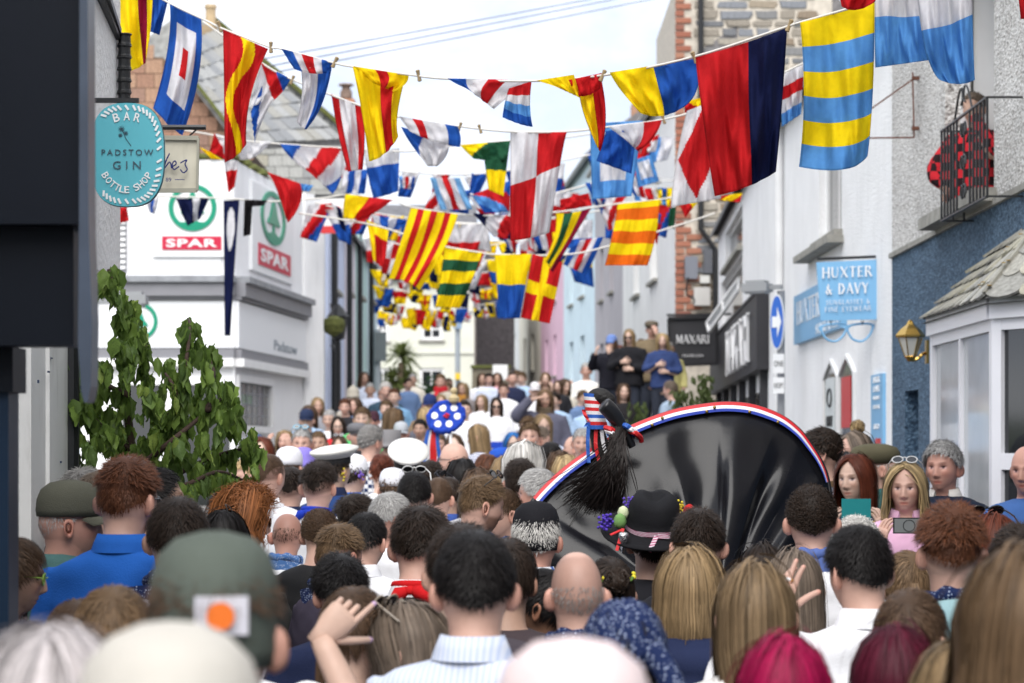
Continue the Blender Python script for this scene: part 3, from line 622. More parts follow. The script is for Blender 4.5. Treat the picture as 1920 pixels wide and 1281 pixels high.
# ---------------------------------------------------------------- tile-hung gable and slate roof above the grocery
RY = 45.0
b6 = empty('tile_hung_house', (-6, RY, 0)); tag(b6, 'house with brown tile hung gable and grey slate roof behind the grocery', 'house')
xl, xr = P(150, 0, RY).x, P(640, 0, RY).x
apex = P(330, 60, RY)
gable = [P(150, 330, RY), P(452, 330, RY), P(452, 262, RY), P(306, 108, RY), P(150, 100, RY)]
MB().prism(gable, (0, 5, 0)).build('gable_core', M_SLATE, b6, (0.14, 0.09, 0.06))
TPAL = [(0.30, 0.17, 0.11), (0.27, 0.15, 0.10), (0.33, 0.20, 0.13), (0.25, 0.15, 0.11)]
k = 0; yy = 300
while yy > 110:
 x = 205 + (k % 2) * 17
 while x < 452:
  lim = 306 + (yy - 20 - 108) * (452 - 306) / (262 - 108)
  if x + 33 < lim + 22:
   a, b = P(x, yy, RY), P(min(x + 33, lim + 12), yy - 26, RY)
   o = link('wall_tile', MATS.setdefault('_tile', MB().box((-0.5, -1, -0.5), (0.5, 0, 0.5)).mesh('wall_tile', M_SLATE)), b6, random.choice(TPAL)); o.matrix_parent_inverse = PINV(b6)
   o.matrix_basis = Matrix.Translation(((a.x + b.x) / 2, RY + 0.005, (a.z + b.z) / 2)) @ Matrix.Diagonal(((b.x - a.x) * 0.985, random.uniform(0.015, 0.035), (b.z - a.z) * 0.985, 1)) @ Matrix.Rotation(random.uniform(-0.01, 0.01), 4, 'Y')
  x += 34
 yy -= 27; k += 1
# slate slopes: quad seen from the street, running down to the right
SQ = MB().box((-0.5, 0, 0), (0.5, 1.12, 1)).mesh('slate', M_SLATE)
e0, e1, t0_, t1_ = P(452, 270, 44.6), P(640, 262, 50.5), P(318, 96, 44.6), P(410, 52, 50.5)
mb = MB(); mb.add([e0, e1, t1_, t0_], [(0, 1, 2, 3)]); d_ = Vector((0, 0, -0.12)); mb.add([e0, e1, e1 + d_, e0 + d_], [(0, 1, 2, 3)]); mb.add([e0, t0_, t0_ + d_, e0 + d_], [(0, 1, 2, 3)]); mb.build('roof_deck', M_SLATE, b6, (0.16, 0.155, 0.15))
slate_slope(b6, e0, e1, t0_, t1_, 9, 8, 0.62, mesh=SQ, t=0.03, pal=[(0.27, 0.27, 0.265), (0.33, 0.33, 0.32), (0.23, 0.235, 0.24), (0.30, 0.29, 0.26)])
mb = MB(); mb.bar(t0_ + Vector((0, 0, 0.04)), e0 + Vector((0, 0, 0.05)), 0.2, 0.06); mb.build('verge', M_MOSS, b6)
# rear second slope and chimneys
b7 = empty('rear_slate_roof_house', (-6, 56, 0)); tag(b7, 'grey slate roof with buff chimney rising behind the tile hung gable', 'house')
mb = MB(); q = [P(250, 520, 56), P(622, 520, 56), P(640, 240, 56), P(400, 38, 56), P(330, 30, 56), P(250, 90, 56)]; mb.prism(q, (0, 4, 0)); mb.build('gable_wall', M_SLATE, b7, (0.30, 0.30, 0.29))
SQ2 = MB().box((-0.5, -1, -0.5), (0.5, 0, 0.5)).mesh('slate', M_SLATE)
yy = 400; k = 0
while yy > 40:
 x = 400 + (k % 2) * 13
 while x < 640:
  lim = 400 + (yy - 26 - 38) * (640 - 400) / (240 - 38)
  if x < lim + 6:
   a, b = P(x, yy, 56), P(min(x + 25, lim + 18), yy - 21, 56); o = link('slate', SQ2, b7, random.choice([(0.33, 0.33, 0.31), (0.38, 0.38, 0.36), (0.28, 0.28, 0.28), (0.34, 0.32, 0.26)])); o.matrix_parent_inverse = PINV(b7)
   o.matrix_basis = Matrix.Translation(((a.x + b.x) / 2, 56.005, (a.z + b.z) / 2)) @ Matrix.Diagonal(((b.x - a.x) * 0.97, random.uniform(0.02, 0.05), (b.z - a.z) * 0.97, 1)) @ Matrix.Rotation(random.uniform(-0.015, 0.015), 4, 'Y')
  x += 26
 yy -= 22; k += 1
mb = MB(); mb.bar(P(398, 32, 55.9), P(645, 240, 55.9), 0.3, 0.1); mb.build('verge', M_MOSS, b7)
a, b = P(378, 95, 55.5), P(412, 52, 55.5); MB().box((a.x, 55.2, a.z), (b.x, 55.9, b.z)).build('chimney_stack', M_BRICK, b7, (0.32, 0.24, 0.15))
mb = MB(); c = P(395, 52, 55.5); mb.lathe([(0.15, 0), (0.13, 0.1), (0.12, 0.42), (0.145, 0.44), (0.14, 0.52), (0.1, 0.52)], c, 14); mb.build('chimney_pot', M_BRICK, b7, (0.48, 0.36, 0.22))
b8 = empty('brick_chimney', P(648, 250, 62)); tag(b8, 'small brick chimney with cowl beyond the slate roof', 'chimney')
a, b = P(636, 340, 62), P(664, 185, 62); MB().box((a.x, 62, a.z), (b.x, 62.6, b.z)).build('stack', M_BRICK, b8, (0.42, 0.20, 0.12))
mb = MB(); c = P(649, 185, 62.2); mb.lathe([(0.16, 0), (0.15, 0.2), (0.11, 0.2), (0.11, 0.32), (0.2, 0.33), (0.19, 0.37), (0.05, 0.39)], c, 12); mb.build('cowl', M_BRICK, b8, (0.2, 0.14, 0.11))
# ---------------------------------------------------------------- left pastel terrace (44-62 m)
LT = [((-3.34, 44.02), (-3.40, 49), 6.35, (0.56, 0.62, 0.80), 'lilac blue house in the row beside the grocery'), ((-3.40, 49.02), (-3.44, 53), 6.4, (0.76, 0.71, 0.78), 'pale pink house in the row beside the grocery'),
      ((-3.44, 53.02), (-3.48, 58), 6.45, (0.50, 0.68, 0.66), 'mint green house in the row beside the grocery'), ((-3.48, 58.02), (-3.56, 64), 6.5, (0.62, 0.76, 0.80), 'pale aqua house at the end of the left row')]
for a, b, zt, col, lab in LT:
 W = Wall(a, b, (1, -0.05)); g0 = ground(a[1]) - 0.5; e = empty('terraced_house', (a[0], a[1], g0)); tag(e, lab, 'house', 'pastel houses in the row by the grocery')
 holes = [(W.len * 0.35, W.len * 0.62, ground(a[1]) + 0.9 + k * 2.6, ground(a[1]) + 2.4 + k * 2.6) for k in range(2)]
 shell(W, '', e, g0, zt, M_RENDER2, holes, depth=5, color=col, reveal=0.2)
 for h in holes: window(W, e, *h, reveal=0.2, cols=1, rows=2, fw=0.08)
 pitched(W, e, 0, W.len, zt, 5, 0.7)
 MB().tube([W.at(0.12, g0, 0.1), W.at(0.12, zt, 0.1)], 0.06, 8).build('downpipe', M_IRON, e)
# ---------------------------------------------------------------- near left: white pilastered wall and navy shop jetty
WA = Wall((-1.85, -2.0), (-1.85, 11.42), (1, 0))
b9 = empty('white_roughcast_building', (-1.85, 10, 0)); tag(b9, 'white roughcast wall with peeling pilaster and black eaves gutter behind the navy shopfront', 'building')
shell(WA, '', b9, 0, 2.62, M_RENDER, depth=3, u1=WA.upx(114), pname='lower_wall', top=False); shell(WA, '', b9, 2.62, 4.3, M_RENDER, depth=3, pname='upper_wall')
MB().add([WA.at(WA.upx(114), 2.62), WA.at(WA.len, 2.62), WA.at(WA.len, 2.62, -3), WA.at(WA.upx(114), 2.62, -3)], [(0, 1, 2, 3)]).build('soffit', M_RENDER, b9)
M_PEEL = mat('peeling_white_paint', (0.74, 0.74, 0.73), 0.6, var=0.05, vscale=3, bump=0.25, bscale=12, stain=0.5)
zt_ = P(80, 640, 9.5).z
mb = MB(); WA.box(mb, WA.upx(36), WA.upx(64), 0, zt_ + 0.2, 0, 0.045); WA.box(mb, WA.upx(64), WA.upx(112), 0, zt_ + 0.2, 0, 0.06); mb.build('pilaster', M_PEEL, b9)
for i in range(7):
 y = random.uniform(655, 1000); p = WA.px(random.choice([40, 42, 60, 66, 84]), y, 0.064 if i % 3 else 0.034); MB().obox(p, (0, random.uniform(0.006, 0.02), 0), (0.002, 0, 0), (0, 0, random.uniform(0.002, 0.008))).build('bare_paint_chip', M_PAINT, b9, (0.03, 0.05, 0.12))
mb = MB(); mb.tube([(-1.79, 9.78, 0), (-1.79, 9.78, 2.6)], 0.04, 10); mb.build('lower_downpipe', M_IRON, b9)
gp = [(-1.74, 11.25, P(218, 190, 11.25).z), (-1.745, 11.25, P(214, 70, 11.25).z), (-1.86, 11.2, P(180, -30, 11.2).z)]
for k in range(6):
 z1_ = P(0, 62 + k * 22, 11.3).z; z0_ = P(0, 62 + k * 22 + 21, 11.3).z; MB().lathe([(0.034, z0_), (0.030, z0_ + 0.01), (0.029, z1_ - 0.012), (0.036, z1_ - 0.004), (0.034, z1_)], (-1.815, 11.32, 0), 10).build('hopper_section', M_IRON, b9)
mb = MB(); mb.bar(P(176, -40, 10.6), P(216, 66, 11.3), 0.05, 0.05); mb.bar(P(190, -40, 10.6), P(222, 60, 11.3), 0.03, 0.03); mb.build('bargeboard', M_IRON, b9)
M_NAVY = mat('dark_navy_paint', (0.003, 0.005, 0.010), 0.45, var=0.12, vscale=2, spec=0.15)
b10 = empty('navy_shopfront_jetty', (-1.2, 5.4, 0)); tag(b10, 'dark navy painted shopfront overhang and post close to the camera', 'shopfront')
def pbox(xa, xb, ya, yb, d0, d1, name, m=M_NAVY, par=b10, color=None):
 a, b = P(xa, yb, d0), P(xb, ya, d0); return MB().box((a.x, d0, a.z), (b.x, d1, b.z)).build(name, m, par, color)
pbox(-625, 152, -420, 395, 5.30, 5.42, 'upper_box'); pbox(-625, 138, 418, 648, 5.33, 5.44, 'lower_box'); pbox(-625, 150, 395, 420, 5.26, 5.46, 'moulding')
a = P(146, 640, 5.3); 
prof = [P(150, -420, 5.2), P(163, -420, 5.2), P(166, 420, 5.2), P(172, 600, 5.2), P(170, 725, 5.2), P(165, 752, 5.2), P(158, 755, 5.2), P(152, 735, 5.2), P(146, 640, 5.2), P(148, 420, 5.2)]
MB().prism(prof, (0, 0.09, 0)).build('bracket_cheek', mat('navy_edge_paint', (0.05, 0.065, 0.095), 0.3, var=0.2, vscale=6), b10)
pbox(-625, 16, 735, 1700, 5.45, 5.56, 'post', mat('navy_post_paint', (0.006, 0.018, 0.04), 0.4, spec=0.2)); pbox(-625, 24, 650, 735, 5.43, 5.58, 'post_capital')
mb = MB(); mb.lathe([(0.10, 0), (0.11, 0.02), (0.11, 0.06), (0.09, 0.09), (0.12, 0.13), (0.12, 0.16)], P(-60, 740, 5.6), 20); mb.build('post_moulding', M_NAVY, b10)
# ================================================================ bunting
CL = {'y': (0.95, 0.70, 0.010), 'r': (0.56, 0.018, 0.022), 'b': (0.022, 0.10, 0.42), 'l': (0.11, 0.32, 0.68), 'w': (0.70, 0.69, 0.71), 'n': (0.010, 0.014, 0.055), 'g': (0.022, 0.10, 0.05), 'm': (0.22, 0.008, 0.035), 'o': (0.80, 0.15, 0.012), 'k': (0.018, 0.016, 0.018), 'p': (0.18, 0.40, 0.66)}
M_FLAG = mat('flag_bunting', attr='flag', rough=0.9, spec=0.08, trans=0.48, var=0.05, vscale=30, bump=0.6, bscale=16)
def pat(spec, u, v):
 """pattern spec -> colour keys: v:abc vertical bands, h:abc horizontal, d:abc diagonal, q:abcd quarters, x cross, n nested, o disc, t:abc hoist triangle, / two halves"""
 k, c = spec.split(':'); c = list(c); n = len(c); out = np.full(u.shape, c[0], dtype='<U1')
 if k == 'v': idx = np.clip((u * n).astype(int), 0, n - 1); out = np.array(c)[idx]
 elif k == 'h': idx = np.clip((v * n).astype(int), 0, n - 1); out = np.array(c)[idx]
 elif k == 'd': idx = np.clip(((u * 0.6 + v * 0.4) * n).astype(int), 0, n - 1); out = np.array(c)[idx]
 elif k == 'e': idx = np.clip((((1 - u) * 0.5 + v * 0.5) * n).astype(int), 0, n - 1); out = np.array(c)[idx]
 elif k == 'q': out = np.array(c)[(u > 0.5) * 1 + (v > 0.5) * 2]
 elif k == 'x': out[(np.abs(u - 0.5) < 0.11) | (np.abs(v - 0.5) < 0.10)] = c[1]
 elif k == 's': out[np.abs(u - v) < 0.15] = c[1]; out[np.abs(u + v - 1) < 0.15] = c[1]
 elif k == 'n': out[(np.abs(u - 0.5) < 0.31) & (np.abs(v - 0.5) < 0.33)] = c[1]; out[(np.abs(u - 0.5) < 0.11) & (np.abs(v - 0.5) < 0.12)] = c[-1]
 elif k == 'f': out[(np.abs(u - 0.5) < 0.30) & (np.abs(v - 0.45) < 0.32)] = c[1]
 elif k == 'o': out[((u - 0.5) / 0.28) ** 2 + ((v - 0.22) / 0.16) ** 2 < 1] = c[1]
 elif k == 'D': out[np.abs(u - 0.5) + np.abs(v - 0.5) < 0.46] = c[1]
 elif k == 't': out[:] = np.array(c[1:])[np.clip((v * (n - 1)).astype(int), 0, n - 2)]; out[u < 0.45 - np.abs(v - 0.5) * 0.9] = c[0]
 elif k == 'c': out[(u > 0.52) & (u < 0.80)] = c[1]
 elif k == 'K': out[v > 0.46] = c[1]
 elif k == 'H': out[u > 0.57] = c[1]
 elif k == 'z': out[np.abs(u - 0.42 - 0.22 * np.sin(v * 7.5 + 0.6)) < 0.14] = c[1]
 elif k == 'L': out[(u > 0.30) & (v > 0.30)] = c[1]
 return out
def patch(pts, d, spec, n=26, amp=0.03, fu=1.5, fv=0.6, ph=0.0, wob=2.0, dd=0.0, curl=0.0):
 """cloth stretched over an outline [TL,TR,BR,BL(,T,R,B,L)] at depth d with folds in depth"""
 q = [np.array(p, float) for p in pts]; TL, TR, BR, BL = q[:4]
 md = [q[i] if len(q) > i and pts[i] is not None else None for i in range(4, 8)] if False else []
 ex = {}
 for i, k_ in zip(range(4, len(pts)), 'TRBL'):
  if pts[i] is not None: ex[k_] = np.array(pts[i], float)
 T = ex.get('T', (TL + TR) / 2); Rr = ex.get('R', (TR + BR) / 2); B = ex.get('B', (BL + BR) / 2); Lf = ex.get('L', (TL + BL) / 2)
 quad = lambda a, m, b, t: a * ((1 - t) * (1 - 2 * t))[..., None] + m * (4 * t * (1 - t))[..., None] + b * (t * (2 * t - 1))[..., None]
 nv = max(6, int(n * min(2.2, max(0.5, np.linalg.norm((BL + BR) / 2 - (TL + TR) / 2) / max(1, np.linalg.norm(TR - TL)))))); nu = n
 u, v = np.meshgrid(np.linspace(0, 1, nu + 1), np.linspace(0, 1, nv + 1)); 
 top = quad(TL, T, TR, u); bot = quad(BL, B, BR, u); lf = quad(TL, Lf, BL, v); rt = quad(TR, Rr, BR, v)
 U, V_ = u[..., None], v[..., None]
 S = (1 - V_) * top + V_ * bot + (1 - U) * lf + U * rt - ((1 - U) * (1 - V_) * TL + U * (1 - V_) * TR + (1 - U) * V_ * BL + U * V_ * BR)
 w1 = np.sin(2 * math.pi * (fu * u + fv * v) + ph); w2 = np.sin(2 * math.pi * (fu * 2.3 * u - fv * 1.7 * v) + ph * 2.1); w3 = np.sin(2 * math.pi * (0.7 * u + 1.6 * v) + ph * 3)
 env = 0.25 + 0.75 * np.sqrt(v)
 dep = d + dd * u + 1.35 * amp * env * (w1 + 0.4 * w2 + 0.3 * w3 + 0.16 * np.sin(2 * math.pi * (fu * 4.7 * u + 0.8 * v) + ph * 5)) + curl * (v ** 2)
 S[..., 0] += wob * env * w2 * 0.6 * np.sin(math.pi * u) ; S[..., 1] += wob * np.sin(math.pi * v) * w1 * 0.5
 co = np.stack([(S[..., 0] - 960) / F * dep, dep, ZC - (S[..., 1] - YH) / F * dep], -1).reshape(-1, 3)
 I = np.arange((nu + 1) * (nv + 1)).reshape(nv + 1, nu + 1); Fq = np.stack([I[:-1, :-1], I[1:, :-1], I[1:, 1:], I[:-1, 1:]], -1).reshape(-1, 4)
 uc = ((u[:-1, :-1] + u[1:, 1:]) / 2).ravel(); vc = ((v[:-1, :-1] + v[1:, 1:]) / 2).ravel()
 keys = pat(spec, uc, vc); C = np.array([CL[k_] for k_ in keys]); hem = (uc < 0.8 / nu) | (uc > 1 - 0.8 / nu) | (vc > 1 - 0.8 / nv); C[hem] *= 0.72
 return co, Fq, C
def flagmesh(co, Fq, C):
 me = newmesh('signal_flag', co, Fq, M_FLAG, True); ca = me.color_attributes.new('flag', 'FLOAT_COLOR', 'CORNER')
 ca.data.foreach_set('color', np.repeat(np.concatenate([C, np.ones((len(C), 1))], 1), 4, 0).astype(np.float32).ravel()); return me
NF = [0]
def flag(label, d, spec, pts, folds=(), group='signal flag bunting', n=26, **kw):
 NF[0] += 1; kw.setdefault('ph', NF[0] * 1.37)
 o = link('signal_flag', flagmesh(*patch(pts, d, spec, n=n, **kw))); tag(o, label, 'flag', group)
 for i, (sp, pt, *rest) in enumerate(folds):
  k = dict(amp=0.02, fu=2.2, fv=0.4, ph=NF[0] + i * 2.0); k.update(rest[0] if rest else {})
  link('fold', flagmesh(*patch(pt, d - 0.05, sp, n=18, **k)), o)
 return o
def cord(label, pts, r=0.006, m=None, name='bunting_cord', group='bunting cords', knots=()):
 """pts: (x, y, depth)"""
 mb = MB(); mb.tube(smooth_curve([P(*p) for p in pts], 6), r, 6); o = link(name, mb.mesh(name, m or M_CORD, True)); tag(o, label, 'cord' if m is None else 'cable', group)
 for p in knots:
  c = P(*p); k = MB().lathe([(0.004, -0.03), (0.011, -0.026), (0.008, -0.004), (0.008, 0.006), (0.011, 0.026), (0.004, 0.03)], (0, 0, 0), 8)
  t = link('toggle', k.mesh('toggle', mat('toggle_wood', (0.30, 0.22, 0.12), 0.7)), o); t.location = c; t.rotation_euler = (0.2, random.uniform(-0.5, 0.5), 0)
 return o
A = 11.0
DA = lambda x: 12.6 - 1.9 * (x - 300) / 1340
cord('white cord of the nearest bunting row', [(x, y, DA(x)) for x, y in ((240, -40), (318, 6), (385, 38), (420, 55), (505, 88), (528, 92), (626, 118), (660, 125), (765, 140), (840, 148), (1000, 152), (1140, 140), (1304, 106), (1476, 50), (1502, 42), (1640, 2), (1800, -48))], 0.006, knots=[(628, 117, DA(628)), (785, 142, DA(785)), (1130, 142, DA(1130)), (1480, 48, DA(1480)), (1302, 108, DA(1302)), (508, 89, DA(508)), (412, 50, DA(412))])
fl = flag
fl('yellow flag with maroon panel bunched at the upper corner', DA(250), 'c:ymy', [(226, -40), (286, -40), (274, 108), (242, 134), None, (284, 40), (268, 122), (224, 60)], amp=0.05, fu=1.2)
fl('small plain blue flag beside the yellow and maroon one', DA(290) + 0.5, 'v:bb', [(276, -30), (318, -10), (299, 66), (278, 58)], amp=0.04)
fl('red and white scrap behind the yellow and maroon flag', 13.2, 'h:rw', [(214, -30), (240, -30), (236, 18), (220, 22)])
fl('blue flag with white square and red centre hanging long', DA(330), 'n:bwr', [(318, 8), (377, 33), (342, 254), (287, 203), None, (373, 140), (318, 236), (314, 92)], amp=0.05, fu=0.9, n=40)
fl('red flag with wavy yellow band', DA(460), 'z:ry', [(418, 55), (503, 92), (462, 270), (421, 305), None, (470, 182), (444, 292), (420, 175)], amp=0.06, fu=1.3, n=40)
fl('blue, white and red flag knotted over the cord', DA(580), 'H:wb', [(563, 122), (622, 128), (578, 238), (556, 228), None, (605, 192), (570, 242), (566, 176)], [('v:bwrwb', [(527, 91), (625, 117), (618, 136), (552, 130), None, None, (586, 138)])], amp=0.04)
fl('sheer yellow flag with red stripe, corner thrown over the cord', DA(710), 'c:yry', [(661, 125), (762, 140), (747, 256), (692, 303), None, (746, 210), (722, 288), (678, 210)], [('v:yyryy', [(662, 124), (766, 141), (738, 172), (700, 156), None, (760, 158)])], amp=0.05, n=36)
fl('blue, white and red flag twisted to a point', DA(920), 'v:bwrw', [(838, 147), (993, 150), (926, 205), (876, 166), None, None, None, (850, 154)], [('h:rwlb', [(954, 166), (997, 152), (999, 238), (942, 220), None, (994, 200), (975, 233), (947, 190)])], amp=0.03, n=34)
fl('yellow and red flag rolled round the cord', DA(1080), 'H:yr', [(1085, 168), (1128, 150), (1125, 285), (1116, 268), None, (1136, 225), None, (1094, 212)], [('v:yy', [(1005, 151), (1076, 140), (1088, 184), (1050, 166)]), ('v:rr', [(1066, 150), (1128, 137), (1126, 166), (1078, 178), None, None, (1100, 180)])], amp=0.04, n=30)
fl('yellow and blue halved flag gathered along the cord', DA(1220), 'v:yb', [(1143, 136), (1305, 110), (1290, 195), (1200, 212), None, (1309, 160), (1245, 217), (1166, 172)], amp=0.05, fu=2.2, n=40)
fl('large red and navy flag', DA(1390), 'H:rn', [(1304, 108), (1476, 52), (1455, 322), (1340, 368), (1392, 82), (1466, 200), (1402, 350), (1320, 240)], amp=0.075, fu=1.6, n=48)
fl('flag of six yellow and blue stripes', DA(1570), 'h:ylylyl', [(1500, 42), (1640, 4), (1627, 292), (1498, 313), (1565, 26), (1637, 165), (1582, 318), (1507, 180)], amp=0.045, fu=1.2, n=44)
fl('red flag just showing above the striped flag', DA(1600) - 0.4, 'v:rr', [(1568, -40), (1664, -40), (1640, 4), (1578, 12), None, None, (1606, 19)])
fl('white and blue flag next to the striped flag', DA(1690), 'K:wl', [(1641, -70), (1722, -78), (1742, 113), (1641, 127), None, (1728, 40), None, (1640, 40)], amp=0.035, n=36)
fl('white and blue flag hanging by the balcony window', DA(1775), 'K:wl', [(1714, -110), (1822, -120), (1828, 150), (1762, 150), None, (1824, 40), (1797, 158), (1730, 70)], amp=0.05, fu=1.4, n=40)
fl('red corner of a flag at the picture edge', 10.2, 'v:rr', [(1903, -60), (1990, -60), (1990, 30), (1914, 36)])
# second row, about 15 m away
DB = lambda x: 15.0
cord('white cord of the second bunting row', [(x, y, 15.0) for x, y in ((380, 40), (490, 118), (545, 148), (620, 178), (690, 203), (755, 221), (860, 237), (957, 247), (1063, 247), (1150, 237), (1240, 225), (1320, 203), (1420, 160), (1520, 112))], 0.007, knots=[(548, 150, 15), (862, 238, 15), (900, 242, 15), (1244, 224, 15)])
fl('red, white and blue flag behind the wavy yellow band', 15, 'e:brww', [(490, 118), (545, 148), (512, 190), (468, 200), None, (530, 172)], [('e:wwbb', [(492, 160), (514, 186), (478, 268), (470, 210), None, (492, 226)])], amp=0.05)
fl('red and white vertical striped flag', 15, 'v:rwwr', [(621, 176), (682, 200), (680, 318), (652, 322), None, (684, 262), None, (634, 250)], amp=0.05, n=30)
fl('white, red and blue flag draped over the second cord', 15, 'd:bww', [(752, 238), (838, 262), (820, 312), (802, 312), None, (840, 286), None, (772, 272)], [('v:wrwwb', [(748, 218), (858, 237), (862, 276), (768, 246), None, (864, 258), (815, 266)])], amp=0.04)
fl('red and white quartered flag', 15, 'q:wrrw', [(957, 247), (1063, 248), (1030, 436), (957, 452), None, (1050, 310), (996, 446), None], amp=0.05, n=40)
fl('blue flag with white square', 16, 'f:lw', [(1106, 232), (1206, 226), (1184, 368), (1110, 374)], amp=0.04, n=34)
fl('deep blue flag folded in front of the white square flag', 15, 'v:bb', [(1136, 246), (1196, 236), (1184, 326), (1118, 302)], [('v:wwr', [(1140, 238), (1241, 225), (1196, 284), (1180, 268), None, (1226, 258)])], amp=0.05)
fl('white flag with red diamond behind the red and navy flag', 14, 'D:wr', [(1288, 208), (1346, 186), (1352, 372), (1258, 388), None, None, None, (1268, 300)], amp=0.04, n=36)
fl('yellow and red scrap above the red diamond', 14.6, 'e:yyrr', [(1284, 190), (1322, 182), (1318, 206), (1284, 212)])
fl('white, red and blue flag between the two largest flags', 14.5, 'h:wrwl', [(1462, 142), (1508, 120), (1502, 214), (1466, 238)], amp=0.05)
# third row
cord('white cord hung across the grocery front', [(x, y, 22.0) for x, y in ((215, 226), (369, 248), (440, 262), (525, 270), (645, 278), (760, 284), (862, 272), (957, 264), (1060, 258), (1200, 236))], 0.009)
fl('red and white flag above the hanging cream sign', 22, 'e:rwrr', [(402, 250), (446, 262), (424, 300), (392, 286)], amp=0.05)
fl('red pointed flag in front of the grocery parapet', 22, 'h:wrr', [(420, 300), (448, 302), (440, 350), (428, 362)], amp=0.04)
fl('thin yellow pennant by the cream hanging sign', 21, 'v:yy', [(374, 276), (384, 280), (418, 300), (396, 298)])
fl('white flag sagging along the grocery parapet', 22, 'v:ww', [(436, 262), (510, 266), (484, 290), (450, 300), None, None, (470, 298)], amp=0.05)
fl('broad striped flag of blue, white and red over the grocery', 22, 'd:bwrwb', [(525, 270), (643, 278), (624, 364), (580, 322), None, (640, 330), None, (548, 300)], amp=0.06, n=34)
fl('white and blue flag below the yellow and red flag', 22, 'h:wbb', [(682, 282), (749, 278), (747, 358), (700, 372), None, None, (726, 366), (690, 330)], amp=0.06)
fl('yellow and green flag folded over the third cord', 20, 'd:ygg', [(862, 272), (957, 264), (951, 306), (888, 298)], [('h:gyy', [(908, 300), (952, 298), (944, 368), (916, 356)])], amp=0.05)
fl('blue and white striped flag beside the slate roof', 26, 'v:wbwb', [(644, 320), (690, 318), (684, 364), (638, 362)], amp=0.06)
fl('small blue, white and red flag right of the white and blue one', 28, 'v:lwrwb', [(748, 330), (779, 332), (774, 356), (750, 352)], amp=0.06)
# fourth row and beyond
cord('cord with toggles over the street by the post office board', [(x, y, 26.0) for x, y in ((230, 366), (420, 372), (505, 378), (600, 372), (650, 366), (735, 376), (770, 388), (860, 402), (960, 404), (1060, 396), (1160, 382), (1240, 374), (1330, 352))], 0.010)
fl('red pointed flag beside the grocery logo', 24, 'v:rr', [(500, 322), (566, 345), (540, 418), (534, 402), None, (562, 384), None, (516, 350)], [('v:ll', [(563, 344), (588, 348), (580, 360), (566, 358)])], amp=0.05)
fl('pale blue, white and red striped flag in mid air', 26, 'v:pwrwp', [(806, 333), (862, 334), (886, 393), (826, 394)], amp=0.07, n=30)
fl('red and white curled flag left of the pale blue stripes', 27, 'd:wrw', [(818, 354), (830, 362), (832, 394), (797, 392), None, None, None, (803, 372)], amp=0.05)
fl('blue and red flag left of the quartered flag', 26, 'e:brlb', [(884, 366), (958, 338), (956, 398), (908, 400)], amp=0.06)
fl('yellow and red halved flag by the post office board', 24, 'v:yr', [(648, 364), (737, 375), (684, 412), (644, 410), None, None, None, (644, 386)], amp=0.05)
fl('blue and white crumpled flag under the yellow and red one', 30, 'v:wbwb', [(696, 402), (764, 412), (748, 432), (704, 428)], amp=0.07)
fl('yellow flag with red corner square', 26, 'L:yr', [(687, 412), (729, 432), (721, 506), (700, 488)], amp=0.05, n=28)
fl('navy crumpled scarf of a flag on the post office board', 27, 'd:wnn', [(620, 378), (640, 392), (650, 436), (640, 428)], amp=0.04)
fl('large yellow and red vertically striped flag', 22, 'v:yryryry', [(770, 390), (859, 402), (786, 546), (728, 524), None, (832, 470), (762, 528), (750, 458)], amp=0.07, fu=1.1, n=46)
fl('navy, white and red flag tangled beside the quartered flag', 26, 'd:nwrn', [(886, 400), (962, 404), (968, 452), (926, 444)], amp=0.07)
fl('plain red flag right of the quartered flag', 24, 'v:rr', [(1050, 374), (1104, 362), (1110, 386), (1050, 396)], amp=0.06)
fl('yellow, green and maroon flag blown slantwise', 22, 'v:ygym', [(1042, 400), (1109, 390), (1036, 512), (1022, 486), (1075, 398), None, None, (1040, 440)], amp=0.04, n=30)
fl('orange and yellow horizontally striped flag', 20, 'h:yooyyooyyoo', [(1158, 383), (1237, 374), (1214, 498), (1134, 498), None, (1230, 440), None, (1148, 440)], amp=0.025, n=44)
fl('white, red and blue striped flag below the slanted one', 27, 'v:bwrwb', [(1076, 452), (1132, 444), (1100, 516), (1056, 496)], amp=0.06, n=28)
fl('white and blue flag behind the slanted flag', 30, 'h:wwb', [(1066, 418), (1112, 412), (1110, 462), (1062, 466)], amp=0.06)
fl('blue, white and red flag left of the orange stripes', 28, 'd:bwrwb', [(1118, 376), (1176, 366), (1160, 430), (1140, 432)], amp=0.06)
fl('blue and white flag high against the white house', 32, 'v:wlw', [(1190, 260), (1266, 256), (1252, 300), (1192, 312)], amp=0.08)
fl('red and white flag high against the white house', 30, 'h:rww', [(1198, 268), (1236, 252), (1230, 284), (1200, 288)], amp=0.06)
fl('blue bordered white flag right of the white square flag', 24, 'f:lw', [(1188, 300), (1222, 290), (1236, 340), (1196, 352)], amp=0.05)
fl('striped white and red flag under the street light', 30, 'v:lwrwl', [(1186, 354), (1244, 352), (1250, 384), (1192, 380)], amp=0.06)
fl('yellow and blue scrap of flag by the street light', 30, 'v:yby', [(1228, 354), (1262, 352), (1256, 388), (1238, 384)], amp=0.06)
fl('dark green flag folded narrow', 26, 'v:gg', [(1256, 390), (1268, 388), (1264, 430), (1252, 424)])
fl('narrow red flag right of the orange stripes', 26, 'h:brr', [(1226, 394), (1240, 402), (1232, 460), (1222, 436)])
fl('red and yellow flag below the red diamond', 24, 'e:yrrr', [(1274, 386), (1310, 376), (1286, 408), (1284, 406)])
fl('red flag scrap above the charcoal shop', 24, 'd:ryr', [(1345, 368), (1392, 362), (1388, 380), (1352, 376)])
